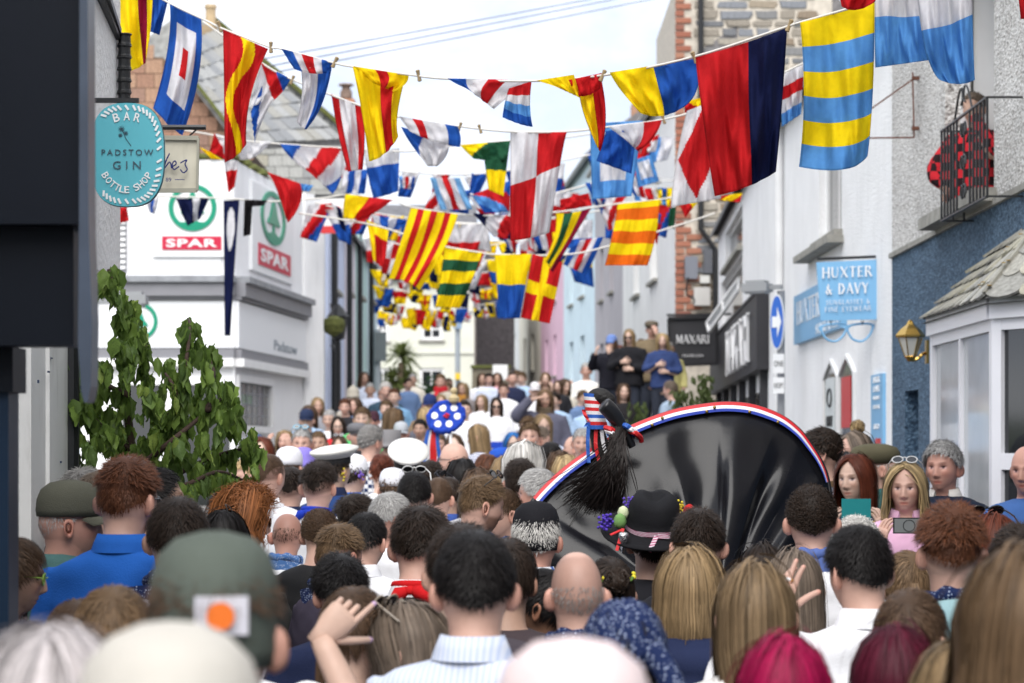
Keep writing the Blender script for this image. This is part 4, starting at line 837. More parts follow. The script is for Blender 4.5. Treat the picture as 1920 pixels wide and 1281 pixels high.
cord('cord carrying the green and yellow striped flag', [(x, y, 24.0) for x, y in ((560, 400), (690, 420), (760, 440), (833, 462), (905, 474), (928, 477), (1056, 478), (1140, 462), (1280, 420), (1340, 400))], 0.010)
fl('yellow and green horizontally striped flag', 24, 'h:ygygy', [(833, 464), (904, 474), (862, 578), (816, 576), None, (888, 520), None, (826, 520)], amp=0.06, n=36)
fl('yellow over blue flag in the middle of the street', 23, 'K:yb', [(927, 478), (997, 476), (975, 597), (936, 597), None, (985, 540), None, (932, 540)], amp=0.04, n=30)
fl('red flag with yellow cross', 23, 'x:ry', [(998, 476), (1055, 492), (1031, 607), (976, 596)], amp=0.04, n=36)
fl('navy and white flag against the grocery logo', 26, 'v:nnwn', [(330, 372), (392, 372), (376, 410), (352, 424), None, None, None, (340, 398)], amp=0.06)
fl('long navy pennant with white oval', 26, 'o:nw', [(419, 376), (449, 375), (432, 630), (421, 630), None, (440, 500), None, (420, 500)], amp=0.03, fu=0.6, n=24)
fl('black flag knotted round the cord by the grocery logo', 26, 'v:kk', [(458, 378), (474, 374), (470, 440), (456, 444)], [('v:kk', [(458, 374), (502, 376), (494, 386), (466, 388)])])
fl('small blue and white flag left of the grocery logo', 26, 'v:wbw', [(272, 376), (298, 370), (290, 402), (280, 398)])
fl('red flag against the louvred vent', 24, 'v:rr', [(212, 390), (238, 388), (242, 414), (210, 424)], amp=0.04)
fl('small red flag below the louvred vent', 24, 'v:rr', [(203, 466), (214, 466), (214, 508), (203, 506)])
# distant rows: small flags one behind the other up the hill
rb_ = random.Random(21); FS = ['v:yy', 'v:rr', 'h:yb', 'q:wrrw', 'd:yny', 'x:wr', 'v:yy', 'h:ry', 'f:yn', 'v:nn', 'v:bb', 'x:yr', 'v:ww', 'h:nyn', 'v:yy']
FN = {'y': 'yellow', 'r': 'red', 'w': 'white', 'n': 'navy', 'b': 'blue', 'g': 'green'}
rows = [(34, [(700, 400), (800, 412), (920, 420), (1060, 408)], 9, 40), (40, [(700, 432), (820, 452), (940, 452), (1060, 440)], 9, 36), (46, [(706, 506), (790, 520), (880, 516), (960, 500)], 11, 34), (54, [(706, 536), (790, 552), (880, 548), (965, 530)], 12, 30), (62, [(706, 560), (770, 578), (850, 580), (955, 562)], 13, 28), (70, [(708, 582), (780, 598), (860, 588), (950, 568)], 13, 24), (50, [(880, 356), (960, 372), (1050, 366), (1130, 350)], 6, 30), (38, [(870, 330), (960, 345), (1060, 336)], 4, 32), (30, [(640, 296), (760, 322), (900, 326), (1060, 300), (1230, 262)], 9, 46), (33, [(590, 380), (700, 404), (860, 420), (1040, 408), (1260, 372)], 12, 50), (42, [(720, 470), (830, 486), (960, 486), (1100, 470)], 9, 46), (28, [(850, 356), (950, 376), (1060, 358), (1210, 312)], 7, 50), (37, [(690, 446), (800, 466), (900, 462), (1010, 446)], 8, 48)]
ORD = 'first second third fourth fifth sixth seventh eighth ninth tenth eleventh twelfth thirteenth'.split()
for ri, (d, pts, n, sz) in enumerate(rows):
 sz *= 1.3 if ri in (0, 1, 8, 9, 10) else 1.1
 cord('thin cord carrying distant bunting row %s' % ORD[ri], [(x, y, d) for x, y in pts], 0.012)
 cv = [(p.x, p.y) for p in smooth_curve([(x, y, 0) for x, y in pts], 12)]
 for i in range(n):
  k = int((i + 0.5) / n * (len(cv) - 1)); x, y = cv[k]; w = sz * rb_.uniform(0.5, 0.95); h = sz * rb_.uniform(0.6, 1.15); s = rb_.uniform(-0.35, 0.35) * h; sp = rb_.choice(FS)
  if 6 <= ri <= 9 or ri == 11: sp = rb_.choice(['v:bwr', 'h:wb', 'd:wrb', 'h:wr', 'v:bb'])
  c = ' and '.join(dict.fromkeys(FN[q] for q in sp.split(':')[1])) ; z = rb_.uniform(-0.3, 0.3)
  flag('small %s flag, %s from the left in distant bunting row %s' % (c, ORD[i], ORD[ri]), d, sp, [(x - w / 2, y - z * 8), (x + w / 2, y + z * 8), (x + w / 2 * rb_.uniform(0.3, 0.9) - s, y + h), (x - w / 2 * rb_.uniform(0.3, 0.9) - s, y + h * rb_.uniform(0.8, 1))], n=12, amp=0.08, group='distant bunting row %d' % (ri + 1))
for i, (a, b) in enumerate((((485, 112), (1400, -58)), ((505, 124), (1400, -52)), ((525, 134), (1400, -38)))):
 pts = [(a[0] + (b[0] - a[0]) * t, a[1] + (b[1] - a[1]) * t + 10 * t * (1 - t), 30 + 14 * t) for t in np.linspace(0, 1, 9)]
 cord('overhead telephone wire, %s of three' % ['uppermost', 'middle', 'lowest'][i], pts, 0.008, m=mat('grey_cable', (0.10, 0.11, 0.18), 0.6), name='overhead_wire', group='overhead wires')

# ================================================================ signs
UX, UZ = Vector((1, 0, 0)), Vector((0, 0, 1))
def stroke_text(name, txt, o, ux, uy, h, mat_, par, track=0.18, depth=0.006, serif=True, thick=0.16, thin=0.07, width=None):
 """capital letters built from strokes with serifs (Roman)"""
 G_ = {'H': (0.9, [((.12, 0), (.12, 1), 1), ((.78, 0), (.78, 1), 1), ((.12, .52), (.78, .52), 0)]), 'U': (0.9, [((.12, 1), (.12, .3), 1), ((.12, .3), (.25, .05), 1), ((.25, .05), (.6, .03), 0), ((.6, .03), (.74, .3), 0), ((.74, .3), (.74, 1), 0)]), 'X': (0.86, [((.08, 1), (.76, 0), 1), ((.76, 1), (.08, 0), 0)]), 'T': (0.8, [((.4, 0), (.4, 1), 1), ((.04, .97), (.76, .97), 0)]),
          'E': (0.68, [((.12, 0), (.12, 1), 1), ((.12, .97), (.6, .97), 0), ((.12, .52), (.5, .52), 0), ((.12, .03), (.62, .03), 0)]), 'R': (0.8, [((.12, 0), (.12, 1), 1), ((.12, .97), (.48, .96), 0), ((.48, .96), (.6, .75), 1), ((.6, .75), (.46, .52), 0), ((.46, .52), (.12, .5), 0), ((.4, .5), (.74, 0), 1)]), 'D': (0.9, [((.12, 0), (.12, 1), 1), ((.12, .97), (.5, .95), 0), ((.5, .95), (.76, .5), 1), ((.76, .5), (.5, .05), 1), ((.5, .05), (.12, .03), 0)]),
          'A': (0.88, [((.06, 0), (.42, 1), 0), ((.42, 1), (.8, 0), 1), ((.2, .35), (.64, .35), 0)]), 'V': (0.86, [((.06, 1), (.42, 0), 1), ((.42, 0), (.78, 1), 0)]), 'Y': (0.84, [((.06, 1), (.4, .48), 1), ((.76, 1), (.4, .48), 0), ((.4, .48), (.4, 0), 1)]), 'M': (1.05, [((.1, 0), (.16, 1), 0), ((.16, 1), (.5, .1), 1), ((.5, .1), (.84, 1), 0), ((.84, 1), (.9, 0), 1)]), 'I': (0.4, [((.2, 0), (.2, 1), 1)]),
          'S': (0.68, [((.56, .86), (.34, .98), 0), ((.34, .98), (.12, .78), 0), ((.12, .78), (.52, .35), 1), ((.52, .35), (.34, .02), 0), ((.34, .02), (.08, .16), 0)]), 'N': (0.92, [((.12, 0), (.12, 1), 0), ((.12, 1), (.78, 0), 1), ((.78, 0), (.78, 1), 0)]), 'G': (0.86, [((.7, .85), (.44, .98), 0), ((.44, .98), (.12, .5), 1), ((.12, .5), (.44, .02), 1), ((.44, .02), (.72, .16), 0), ((.72, .16), (.72, .45), 1)]), 'L': (0.66, [((.12, 0), (.12, 1), 1), ((.12, .03), (.6, .03), 0)]), 'F': (0.64, [((.12, 0), (.12, 1), 1), ((.12, .97), (.58, .97), 0), ((.12, .52), (.48, .52), 0)]), 'W': (1.15, [((.06, 1), (.32, 0), 1), ((.32, 0), (.56, .9), 0), ((.56, .9), (.8, 0), 1), ((.8, 0), (1.04, 1), 0)]),
          '&': (0.95, [((.78, 0), (.24, .72), 1), ((.24, .72), (.38, .98), 0), ((.38, .98), (.52, .78), 0), ((.52, .78), (.1, .28), 0), ((.1, .28), (.3, .02), 1), ((.3, .02), (.8, .45), 0)]), ' ': (0.45, []), 'K': (0.8, [((.12, 0), (.12, 1), 1), ((.7, 1), (.14, .45), 0), ((.3, .6), (.74, 0), 1)]), 'O': (0.95, [((.45, .99), (.12, .5), 1), ((.12, .5), (.45, .01), 1), ((.45, .01), (.78, .5), 1), ((.78, .5), (.45, .99), 1)])}
 ux, uy = Vector(ux).normalized(), Vector(uy).normalized(); n = ux.cross(uy); mb = MB(); x = 0; tot = sum(G_[c][0] + track for c in txt) - track
 sx = (width / (tot * h)) if width else 1.0
 o = Vector(o) - ux * tot * h * sx / 2 - uy * h / 2
 for c in txt:
  wd_, st = G_[c]
  for (ax, ay), (bx_, by), k in st:
   a = o + ux * (x + ax) * h * sx + uy * ay * h; b = o + ux * (x + bx_) * h * sx + uy * by * h; e = (b - a).normalized() * h * 0.03
   mb.bar(a - e, b + e, (thick if k else thin) * h, depth + (0.0006 if k else 0), up=n)
   if serif and k and abs((b - a).normalized().dot(uy)) > 0.6 and c not in 'DS&OG':
    for q, yy in ((a, ay), (b, by)):
     if yy in (0, 1): mb.bar(q - ux * 0.14 * h * sx, q + ux * 0.14 * h * sx, 0.045 * h, depth - 0.0008, up=n)
  x += wd_ + track
 return mb.build(name, mat_, par)
def disc(c, ux, uy, rx, ry, n=32): return [Vector(c) + Vector(ux) * rx * math.cos(a) + Vector(uy) * ry * math.sin(a) for a in np.linspace(0, 2 * math.pi, n, endpoint=False)]
# hanging sunglasses sign
HS = 21.95; hs = empty('hanging_sunglasses_sign', P(1588, 545, HS)); tag(hs, 'pale blue square hanging sign with white lettering and spectacles below', 'sign')
tl, tr, br, bl = P(1531, 492, HS), P(1643, 487, HS - 0.1), P(1646, 599, HS - 0.1), P(1539, 601, HS)
MB().prism([bl, br, tr, tl], (0, 0.04, 0)).build('panel', M_SKYB, hs)
ux = (tr - tl).normalized(); uy = Vector((0, 0, 1)); s_ = HS / F
for y, h, t, w in ((510, 19, 'HUXTER', 92), (541, 19, '& DAVY', 80)): stroke_text('lettering', t, P(1588, y, HS - 0.07), ux, uy, h * s_, M_SIGNW, hs, width=w * s_)
for y, h, t, w in ((566, 9, 'SUNGLASSES &', 82), (579, 9, 'FINE EYEWEAR', 86)): stroke_text('lettering', t, P(1590, y, HS - 0.07), ux, uy, h * s_, M_SIGNW, hs, width=w * s_, track=0.16, thick=0.11, thin=0.06, serif=False)
sp = MB()
for cx in (1564, 1613):
 pts = smooth_curve([P(cx - 22, 612, HS), P(cx + 20, 608, HS), P(cx + 19, 626, HS), P(cx + 3, 640, HS), P(cx - 16, 634, HS)], 5, closed=True); sp.tube(pts + [pts[0]], 0.011, 7, caps=False)
sp.tube([P(1582, 616, HS), P(1588, 611, HS), P(1594, 614, HS)], 0.012, 6); sp.tube([P(1541, 611, HS), P(1537, 614, HS), P(1538, 620, HS)], 0.011, 6); sp.tube([P(1633, 608, HS), P(1638, 610, HS), P(1637, 616, HS)], 0.011, 6)
sp.build('hanging_spectacles', M_SKYB, hs)
for x in (1558, 1617):
 for k in range(2):
  mb = MB(); c = P(x, 602 + k * 4.5, HS); mb.tube([c + Vector((0.012 * math.cos(a) * (k % 2 == 0), 0.012 * math.cos(a) * (k % 2), 0.014 * math.sin(a))) for a in np.linspace(0, 6.28, 9)], 0.0035, 5, caps=False); mb.build('chain_link', M_IRON, hs)
MB().bar(P(1532, 486, HS), (3.34, HS - 0.05, P(0, 482, HS).z), 0.025).build('bracket', M_IRON, hs)
# lettering of the fascia board on the wall
stroke_text('lettering', 'HUXTER', W2.at((W2.upx(1500) + W2.upx(1552)) / 2, (FZT + FZB) / 2 + 0.06, 0.064), -W2.u, UZ, 0.24, M_SIGNW, fs, width=1.9)
stroke_text('lettering', 'SUNGLASSES', W2.at((W2.upx(1512) + W2.upx(1585)) / 2 - 0.6, (FZT + FZB) / 2 - 0.2, 0.064), -W2.u, UZ, 0.10, M_SIGNW, fs, width=1.7)
ws = empty('narrow_wall_sign', W2.at(0.7, 2)); tag(ws, 'tall narrow pale blue sign fixed to the white wall beside the navy building', 'sign')
W2.box(MB(), W2.upx(1661), W2.upx(1639), W2.zpx(1650, 832), W2.zpx(1650, 702), 0, 0.03).build('board', M_SKYB, ws)
for i, (t, h) in enumerate((('HUXTER', 0.05), ('& DAVY', 0.05), ('SUNGLASSES', 0.03), ('EYEWEAR', 0.03), ('GUCCI', 0.035))):
 if t == 'GUCCI': put_text('lettering', t, W2.at(W2.upx(1650), W2.zpx(1650, 800), 0.034), -W2.u, UZ, 0.30, 0.045, M_SIGNW, ws)
 else: stroke_text('lettering', t, W2.at(W2.upx(1650), W2.zpx(1650, 712 + i * 17), 0.034), -W2.u, UZ, h, M_SIGNW, ws, width=0.36)
W2.box(MB(), W2.upx(1658), W2.upx(1648), W2.zpx(1650, 832), W2.zpx(1650, 822), 0.031, 0.034).build('red_square', M_RED, ws)
# charcoal hanging sign and fascia lettering
M_SILV = mat('silver_letters', (0.72, 0.72, 0.73), 0.35, metal=0.2)
ms_ = empty('charcoal_hanging_sign', P(1299, 640, 41)); tag(ms_, 'square charcoal hanging sign with silver lettering', 'sign'); k_ = 41 / F
MB().prism([P(1255, 686, 41), P(1345, 682, 41), P(1342, 594, 41), P(1253, 597, 41)], (0, 0.06, 0)).build('panel', M_CHAR, ms_)
fr = MB(); q = [P(1255, 686, 40.97), P(1345, 682, 40.97), P(1342, 594, 40.97), P(1253, 597, 40.97)]
for i in range(4): fr.bar(q[i], q[(i + 1) % 4], 0.04, 0.05)
fr.build('rim', mat('charcoal_rim', (0.012, 0.012, 0.014), 0.4), ms_)
stroke_text('lettering', 'MAXARI', P(1299, 636, 40.96), UX, UZ, 15 * k_, M_SILV, ms_, width=63 * k_, track=0.05)
put_text('small_lettering', 'MAXARI.COM', P(1299, 667, 40.96), UX, UZ, 38 * k_, 5 * k_, M_SILV, ms_)
MB().bar(P(1250, 591, 41), (3.72, 41.02, P(0, 589, 41).z), 0.04).build('bracket', M_IRON, ms_)
mb = MB(); sc = [P(1290 + 14 * t * math.cos(4.5 * t + 2.6), 520 + 60 * t + 9 * math.sin(5 * t), 41) for t in np.linspace(0, 1, 24)]; mb.tube(sc, 0.016, 6); mb.build('scrollwork', M_IRON, ms_)
uc = (W3.upx(1386) + W3.upx(1432)) / 2
stroke_text('lettering', 'MAXARI', W3.at(uc, (zf0 + zf1) / 2 - 0.02, 0.20), -W3.u, UZ, 0.62, M_SILV, sf, width=(W3.upx(1386) - W3.upx(1433)), depth=0.035, track=0.06, thick=0.13, thin=0.06)
# round one-way sign on its post, street light above
ow = empty('one_way_sign', P(1458, 700, 30)); tag(ow, 'blue oval one way traffic sign with white arrow on a post', 'sign')
oc_ = P(1457, 604, 27); nrm = Vector((-0.55, -0.83, 0)); tx = Vector((0.83, -0.55, 0)); rz_ = 52 * 27 / F
tx = tx * 1.0
mb = MB(); mb.prism(disc(oc_, tx, UZ, 0.088, rz_, 36), -nrm * 0.02); mb.build('white_rim', M_SIGNW, ow)
mb = MB(); mb.prism(disc(oc_ + nrm * 0.004, tx, UZ, 0.078, rz_ * 0.94, 36), nrm * 0.004); mb.build('blue_face', mat('sign_blue', (0.03, 0.13, 0.52), 0.4), ow)
mb = MB(); c = oc_ + nrm * 0.012; ar = [(-0.07, -0.05), (0.01, -0.05), (0.01, -0.14), (0.075, 0), (0.01, 0.14), (0.01, 0.05), (-0.07, 0.05)]; mb.prism([c + tx * a * 0.8 + UZ * b * 1.2 for a, b in ar], nrm * 0.004); mb.build('arrow', M_SIGNW, ow)
mb = MB(); mb.tube([(oc_.x + 0.05, oc_.y + 0.06, 0.1), (oc_.x + 0.05, oc_.y + 0.06, P(0, 545, 27).z)], 0.045, 10); mb.build('post', M_PAINT, ow, (0.25, 0.26, 0.28))
for y0_, y1_, t in ((664, 700, 'ONE WAY'), (708, 738, 'EXCEPT')):
 a, b = P(1449, y1_, 26.9), P(1470, y0_, 26.9); pb = MB().box((a.x, 26.88, a.z), (b.x, 26.9, b.z)).build('plate', M_SIGNW, ow); put_text('lettering', t.split()[0], ((a.x + b.x) / 2, 26.875, (a.z + b.z) / 2), UX, UZ, (b.x - a.x) * 0.8, (b.z - a.z) * 0.3, M_IRON, pb, depth=0.002)
def street_light(label, pts, r=0.04, col=(0.28, 0.29, 0.30)):
 e = empty('street_light', pts[0]); tag(e, label, 'street light'); a, b = Vector(pts[0]), Vector(pts[1]); t = (b - a).normalized()
 mb = MB(); mb.bar(a, a.lerp(b, 0.35), 0.05, 0.05); mb.build('arm', M_PAINT, e, col)
 mb = MB(); c = a.lerp(b, 0.66); mb.obox(c, t * (b - a).length * 0.34, t.cross(UZ).normalized() * 0.11, (0, 0, 0.045)); mb.obox(c + Vector((0, 0, 0.06)), t * (b - a).length * 0.25, t.cross(UZ).normalized() * 0.08, (0, 0, 0.02)); mb.build('lantern', M_PAINT, e, col); 
 MB().obox(c - Vector((0, 0, 0.055)), t * (b - a).length * 0.28, t.cross(UZ).normalized() * 0.09, (0, 0, 0.012)).build('lens', M_GLASSL, e); return e
street_light('grey street light over the one way sign', [P(1466, 538, 27), P(1396, 541, 27.2)])
street_light('pale street light arm on the white house', [P(1262, 338, 45.6), P(1186, 340, 45.9)], col=(0.5, 0.5, 0.5))
street_light('grey street light against the grocery fascia', [P(180, 566, 24), P(276, 562, 24)])
# gin bar sign
gs = empty('oval_bar_sign', P(238, 290, 10.4)); tag(gs, 'turquoise oval hanging sign for a gin bar with white dashes', 'sign'); D_ = 10.4; s_ = D_ / F
def sup(c, rx, ry, n=44, e=0.74): return [Vector(c) + Vector((rx * math.copysign(abs(math.cos(a)) ** e, math.cos(a)), 0, ry * math.copysign(abs(math.sin(a)) ** e, math.sin(a)))) for a in np.linspace(0, 2 * math.pi, n, endpoint=False)]
gc = P(238, 290, D_); Rt = Matrix.Rotation(R(-3.0), 4, 'Y')
M_TURQ = mat('turquoise_board', (0.10, 0.42, 0.50), 0.35, var=0.03); M_INK = mat('dark_ink', (0.05, 0.09, 0.12), 0.6)
MB().prism(sup(gc, 69 * s_, 97 * s_), (0, 0.02, 0)).build('board', M_TURQ, gs)
MB().prism(sup(gc + Vector((0, 0.021, 0)), 70 * s_, 98 * s_), (0, 0.01, 0)).build('edge', mat('sign_edge', (0.03, 0.10, 0.13), 0.5), gs)
front = gc + Vector((0, -0.003, 0))
for k in range(46):
 a = 2 * math.pi * (k + 0.5) / 46; e = 0.74
 if math.cos(a) < -0.5 and abs(math.sin(a)) < 0.72: continue
 cx_, cz_ = 61 * s_ * math.copysign(abs(math.cos(a)) ** e, math.cos(a)), 88 * s_ * math.copysign(abs(math.sin(a)) ** e, math.sin(a)); c = front + Vector((cx_, 0, cz_)); t = Vector((math.cos(a) - 0.7 * math.sin(a), 0, math.sin(a) + 0.7 * math.cos(a))).normalized()
 MB().bar(c - t * 5.5 * s_, c + t * 5.5 * s_, 4 * s_, 0.003, up=(0, -1, 0)).build('dash', M_SIGNW, gs)
def arc_text(txt, c, rx, rz, a0, a1, h, m, par, flip=False):
 n = len(txt)
 for i, ch in enumerate(txt):
  if ch == ' ': continue
  a = a0 + (a1 - a0) * (i / (n - 1)); p = Vector(c) + Vector((rx * math.cos(a), 0, rz * math.sin(a))); t = Vector((-rx * math.sin(a), 0, rz * math.cos(a))).normalized() * (-1 if a1 < a0 else 1)
  up = Vector((0, -1, 0)).cross(t) * -1; up = Vector((-t.z, 0, t.x))
  put_text('letter', ch, p, t, up, h * (0.72 if ch not in 'I' else 0.2), h, m, par, depth=0.003, bold=0.012)
arc_text('BAR', front, 72 * s_, 72 * s_, R(106), R(74), 16 * s_, M_SIGNW, gs)
arc_text('BOTTLE SHOP', front + Vector((0, 0, 16 * s_)), 54 * s_, 82 * s_, R(222), R(318), 13 * s_, M_SIGNW, gs)
put_text('lettering', 'PADSTOW', front + Vector((1 * s_, 0, 4 * s_)), UX, UZ, 97 * s_, 11 * s_, M_INK, gs, depth=0.003, spacing=1.4); put_text('lettering', 'GIN', front + Vector((0, 0, -20 * s_)), UX, UZ, 52 * s_, 15 * s_, M_INK, gs, depth=0.003, spacing=1.6)
fb = MB(); fb.tube([front + Vector((8 * s_, 0, 16 * s_)), front + Vector((-2 * s_, 0, 30 * s_)), front + Vector((-9 * s_, 0, 48 * s_))], 0.0014, 4)
for fx, fz, fr_ in ((-10, 48, 6), (-2, 40, 4.5), (-12, 36, 4)):
 for k in range(9): a = k * 0.7; fb.tube([front + Vector((fx * s_, 0, fz * s_)), front + Vector(((fx + fr_ * math.cos(a)) * s_, 0, (fz + fr_ * math.sin(a)) * s_))], 0.0012, 4)
fb.build('flower_emblem', M_INK, gs)['kind'] = 'stuff'
MB().bar((-1.86, D_ + 0.01, P(0, 188, D_).z), (gc.x + 0.05, D_ + 0.01, P(0, 188, D_).z), 0.02).build('bracket', M_IRON, gs)
# cream script sign behind it
ks = empty('cream_hanging_sign', P(330, 310, 11.2)); tag(ks, 'weathered cream hanging sign with blue script behind the turquoise oval', 'sign'); s_ = 11.2 / F
MB().prism([P(262, 358, 11.2), P(370, 357, 11.2), P(372, 259, 11.2), P(262, 258, 11.2)], (0, 0.03, 0)).build('board', mat('weathered_cream', (0.58, 0.55, 0.45), 0.7, var=0.12, vscale=9, stain=0.35), ks)
fr = MB(); q = [P(262, 358, 11.19), P(370, 357, 11.19), P(372, 259, 11.19), P(262, 258, 11.19)]
for i in range(4): fr.bar(q[i], q[(i + 1) % 4], 0.010, 0.02)
fr.build('rim', mat('sign_rim_grey', (0.35, 0.34, 0.28), 0.7), ks)
M_SCRIPT = mat('script_blue', (0.02, 0.03, 0.16), 0.6); sc = MB()
for line in ([(302, 318), (312, 300), (318, 288), (312, 300), (308, 316), (318, 304), (322, 316)], [(320, 314), (330, 308), (328, 302), (323, 308), (326, 318), (336, 312)], [(338, 306), (350, 300), (347, 308), (351, 318), (344, 324), (338, 318)]):
 sc.tube(smooth_curve([P(x, y, 11.17) for x, y in line], 5), 0.0032, 5)
sc.build('script_lettering', M_SCRIPT, ks)['kind'] = 'stuff'
put_text('year', '89', P(316, 337, 11.17), UX, UZ, 0.026, 0.018, M_SCRIPT, ks, depth=0.003); MB().bar(P(328, 337, 11.17), P(346, 337, 11.17), 0.003, 0.003).build('rule', M_SCRIPT, ks)
mb = MB(); mb.tube([(-1.86, 11.2, P(0, 239, 11.2).z), P(386, 239, 11.2)], 0.012, 8); mb.tube([P(372, 240, 11.2), P(352, 258, 11.2)], 0.004, 6); mb.build('bracket', M_IRON, ks)
# post office board
po_ = empty('post_office_board', P(636, 405, 40)); tag(po_, 'white hanging board with red oval and red band over the street', 'sign'); s_ = 40 / F
MB().prism([P(602, 438, 40), P(668, 436, 40), P(668, 372, 40), P(602, 374, 40)], (0, 0.06, 0)).build('panel', M_PAINT, po_, (0.75, 0.73, 0.72)); MB().prism([P(602, 438, 39.97), P(668, 436, 39.97), P(668, 423, 39.97), P(602, 424, 39.97)], (0, 0.02, 0)).build('band', M_RED, po_)
MB().prism(disc(P(630, 400, 39.97), UX, UZ, 16 * s_, 13 * s_), (0, 0.02, 0)).build('oval', M_RED, po_); put_text('lettering', 'POST', P(630, 396, 39.95), UX, UZ, 22 * s_, 6 * s_, M_SIGNW, po_); put_text('lettering', 'OFFICE', P(630, 404, 39.95), UX, UZ, 26 * s_, 6 * s_, M_SIGNW, po_)
MB().bar(P(590, 368, 40.1), P(672, 368, 40.1), 0.05).build('bracket', M_IRON, po_)
# grocery boards
M_SPG = mat('grocery_green', (0.0, 0.26, 0.15), 0.4); M_SPR = mat('grocery_red', (0.52, 0.01, 0.05), 0.4)
def fir(par, o, u, sc_, cx=0.0, cz=0.0, rx=1.0, out=Vector((0, -1, 0))):
 """ring with a fir tree: o centre, u wall direction, sc_ ring radius"""
 at = lambda a, b, e=0.0: Vector(o) + u * a * sc_ * rx + UZ * b * sc_ + out * e
 mb = MB(); n = 40; ro, ri = 1.0, 0.80
 v = []; 
 for i in range(n): a = 2 * math.pi * i / n; v += [at(ro * math.cos(a), ro * math.sin(a), 0.02), at(ri * math.cos(a), ri * math.sin(a), 0.02), at(ro * math.cos(a), ro * math.sin(a), 0.0), at(ri * math.cos(a), ri * math.sin(a), 0.0)]
 f = []
 for i in range(n): j = (i + 1) % n; f += [(4 * i, 4 * j, 4 * j + 1, 4 * i + 1), (4 * i, 4 * i + 2, 4 * j + 2, 4 * j), (4 * i + 1, 4 * j + 1, 4 * j + 3, 4 * i + 3)]
 mb.add(v, f); mb.build('ring', M_SPG, par)
 mb = MB(); mb.prism([at(a, b, 0.005) for a, b in ((-0.5, -0.25), (0.5, -0.25), (0.40, -0.05), (0.32, 0.0), (0.06, 0.68), (-0.06, 0.68), (-0.32, 0.0), (-0.40, -0.05))], out * 0.02); mb.build('tree_emblem', M_SPG, par)
 mb = MB(); mb.prism([at(a, b, 0.005) for a, b in ((-0.06, -0.26), (0.06, -0.26), (0.07, -0.5), (0.3, -0.62), (0.55, -0.62), (0.3, -0.82), (-0.3, -0.82), (-0.55, -0.62), (-0.3, -0.62), (-0.07, -0.5))], out * 0.018); mb.build('trunk_emblem', M_SPG, par)
def grocery_board(W, xa, xb, ya, yb, label, ring, band, out=0.05):
 e = empty('grocery_sign', W.px((xa + xb) / 2, yb)); tag(e, label, 'sign', 'grocery signs')
 ua, ub = W.upx(xa), W.upx(xb); um_ = W.upx((xa + xb) / 2); z0_, z1_ = W.zpx((xa + xb) / 2, yb), W.zpx((xa + xb) / 2, ya)
 W.box(MB(), ua, ub, z0_, z1_, 0.0, out).build('board', M_SIGNW, e)
 x, y, rx_, ry_ = ring; r_ = abs(W.zpx(x, y - ry_) - W.zpx(x, y)); rr = abs(W.upx(x + rx_) - W.upx(x - rx_)) / 2; fir(e, W.px(x, y, out), W.u, r_, rx=rr / r_, out=W.n)
 bx0, bx1, by0, by1 = band; c = W.px((bx0 + bx1) / 2, (by0 + by1) / 2, out); hh = abs(W.zpx(bx0, by0) - W.zpx(bx0, by1)); wb = W.upx(bx1) - W.upx(bx0)
 W.box(MB(), W.upx(bx0), W.upx(bx1), c.z - hh / 2, c.z + hh / 2, out, out + 0.015).build('red_band', M_SPR, e)
 put_text('lettering', 'SPAR', c + W.n * 0.018, W.u, UZ, wb * 0.86, hh * 0.62, M_SIGNW, e, bold=0.03, spacing=1.1)
grocery_board(WL, 287, 438, 345, 482, 'white grocery board with green fir ring and red name on the flat front', (362, 390, 45, 44), (305, 416, 444, 469))
grocery_board(WR, 467, 545, 360, 520, 'white grocery board with green fir ring and red name on the canted side', (506, 410, 23, 50), (478, 538, 467, 508))
e = empty('grocery_roundel', WL.px(270, 604)); tag(e, 'green fir ring on the white grocery fascia behind the leaves', 'sign', 'grocery signs'); fir(e, WL.px(262, 603, 0.062), WL.u, 35 * 35 / F, out=WL.n)
put_text('lettering', 'Padstow', WR.px(529, 652, 0.064), WR.u, UZ, (WR.upx(551) - WR.upx(508)), 0.16, mat('fascia_grey_letters', (0.20, 0.24, 0.28), 0.6), b5)
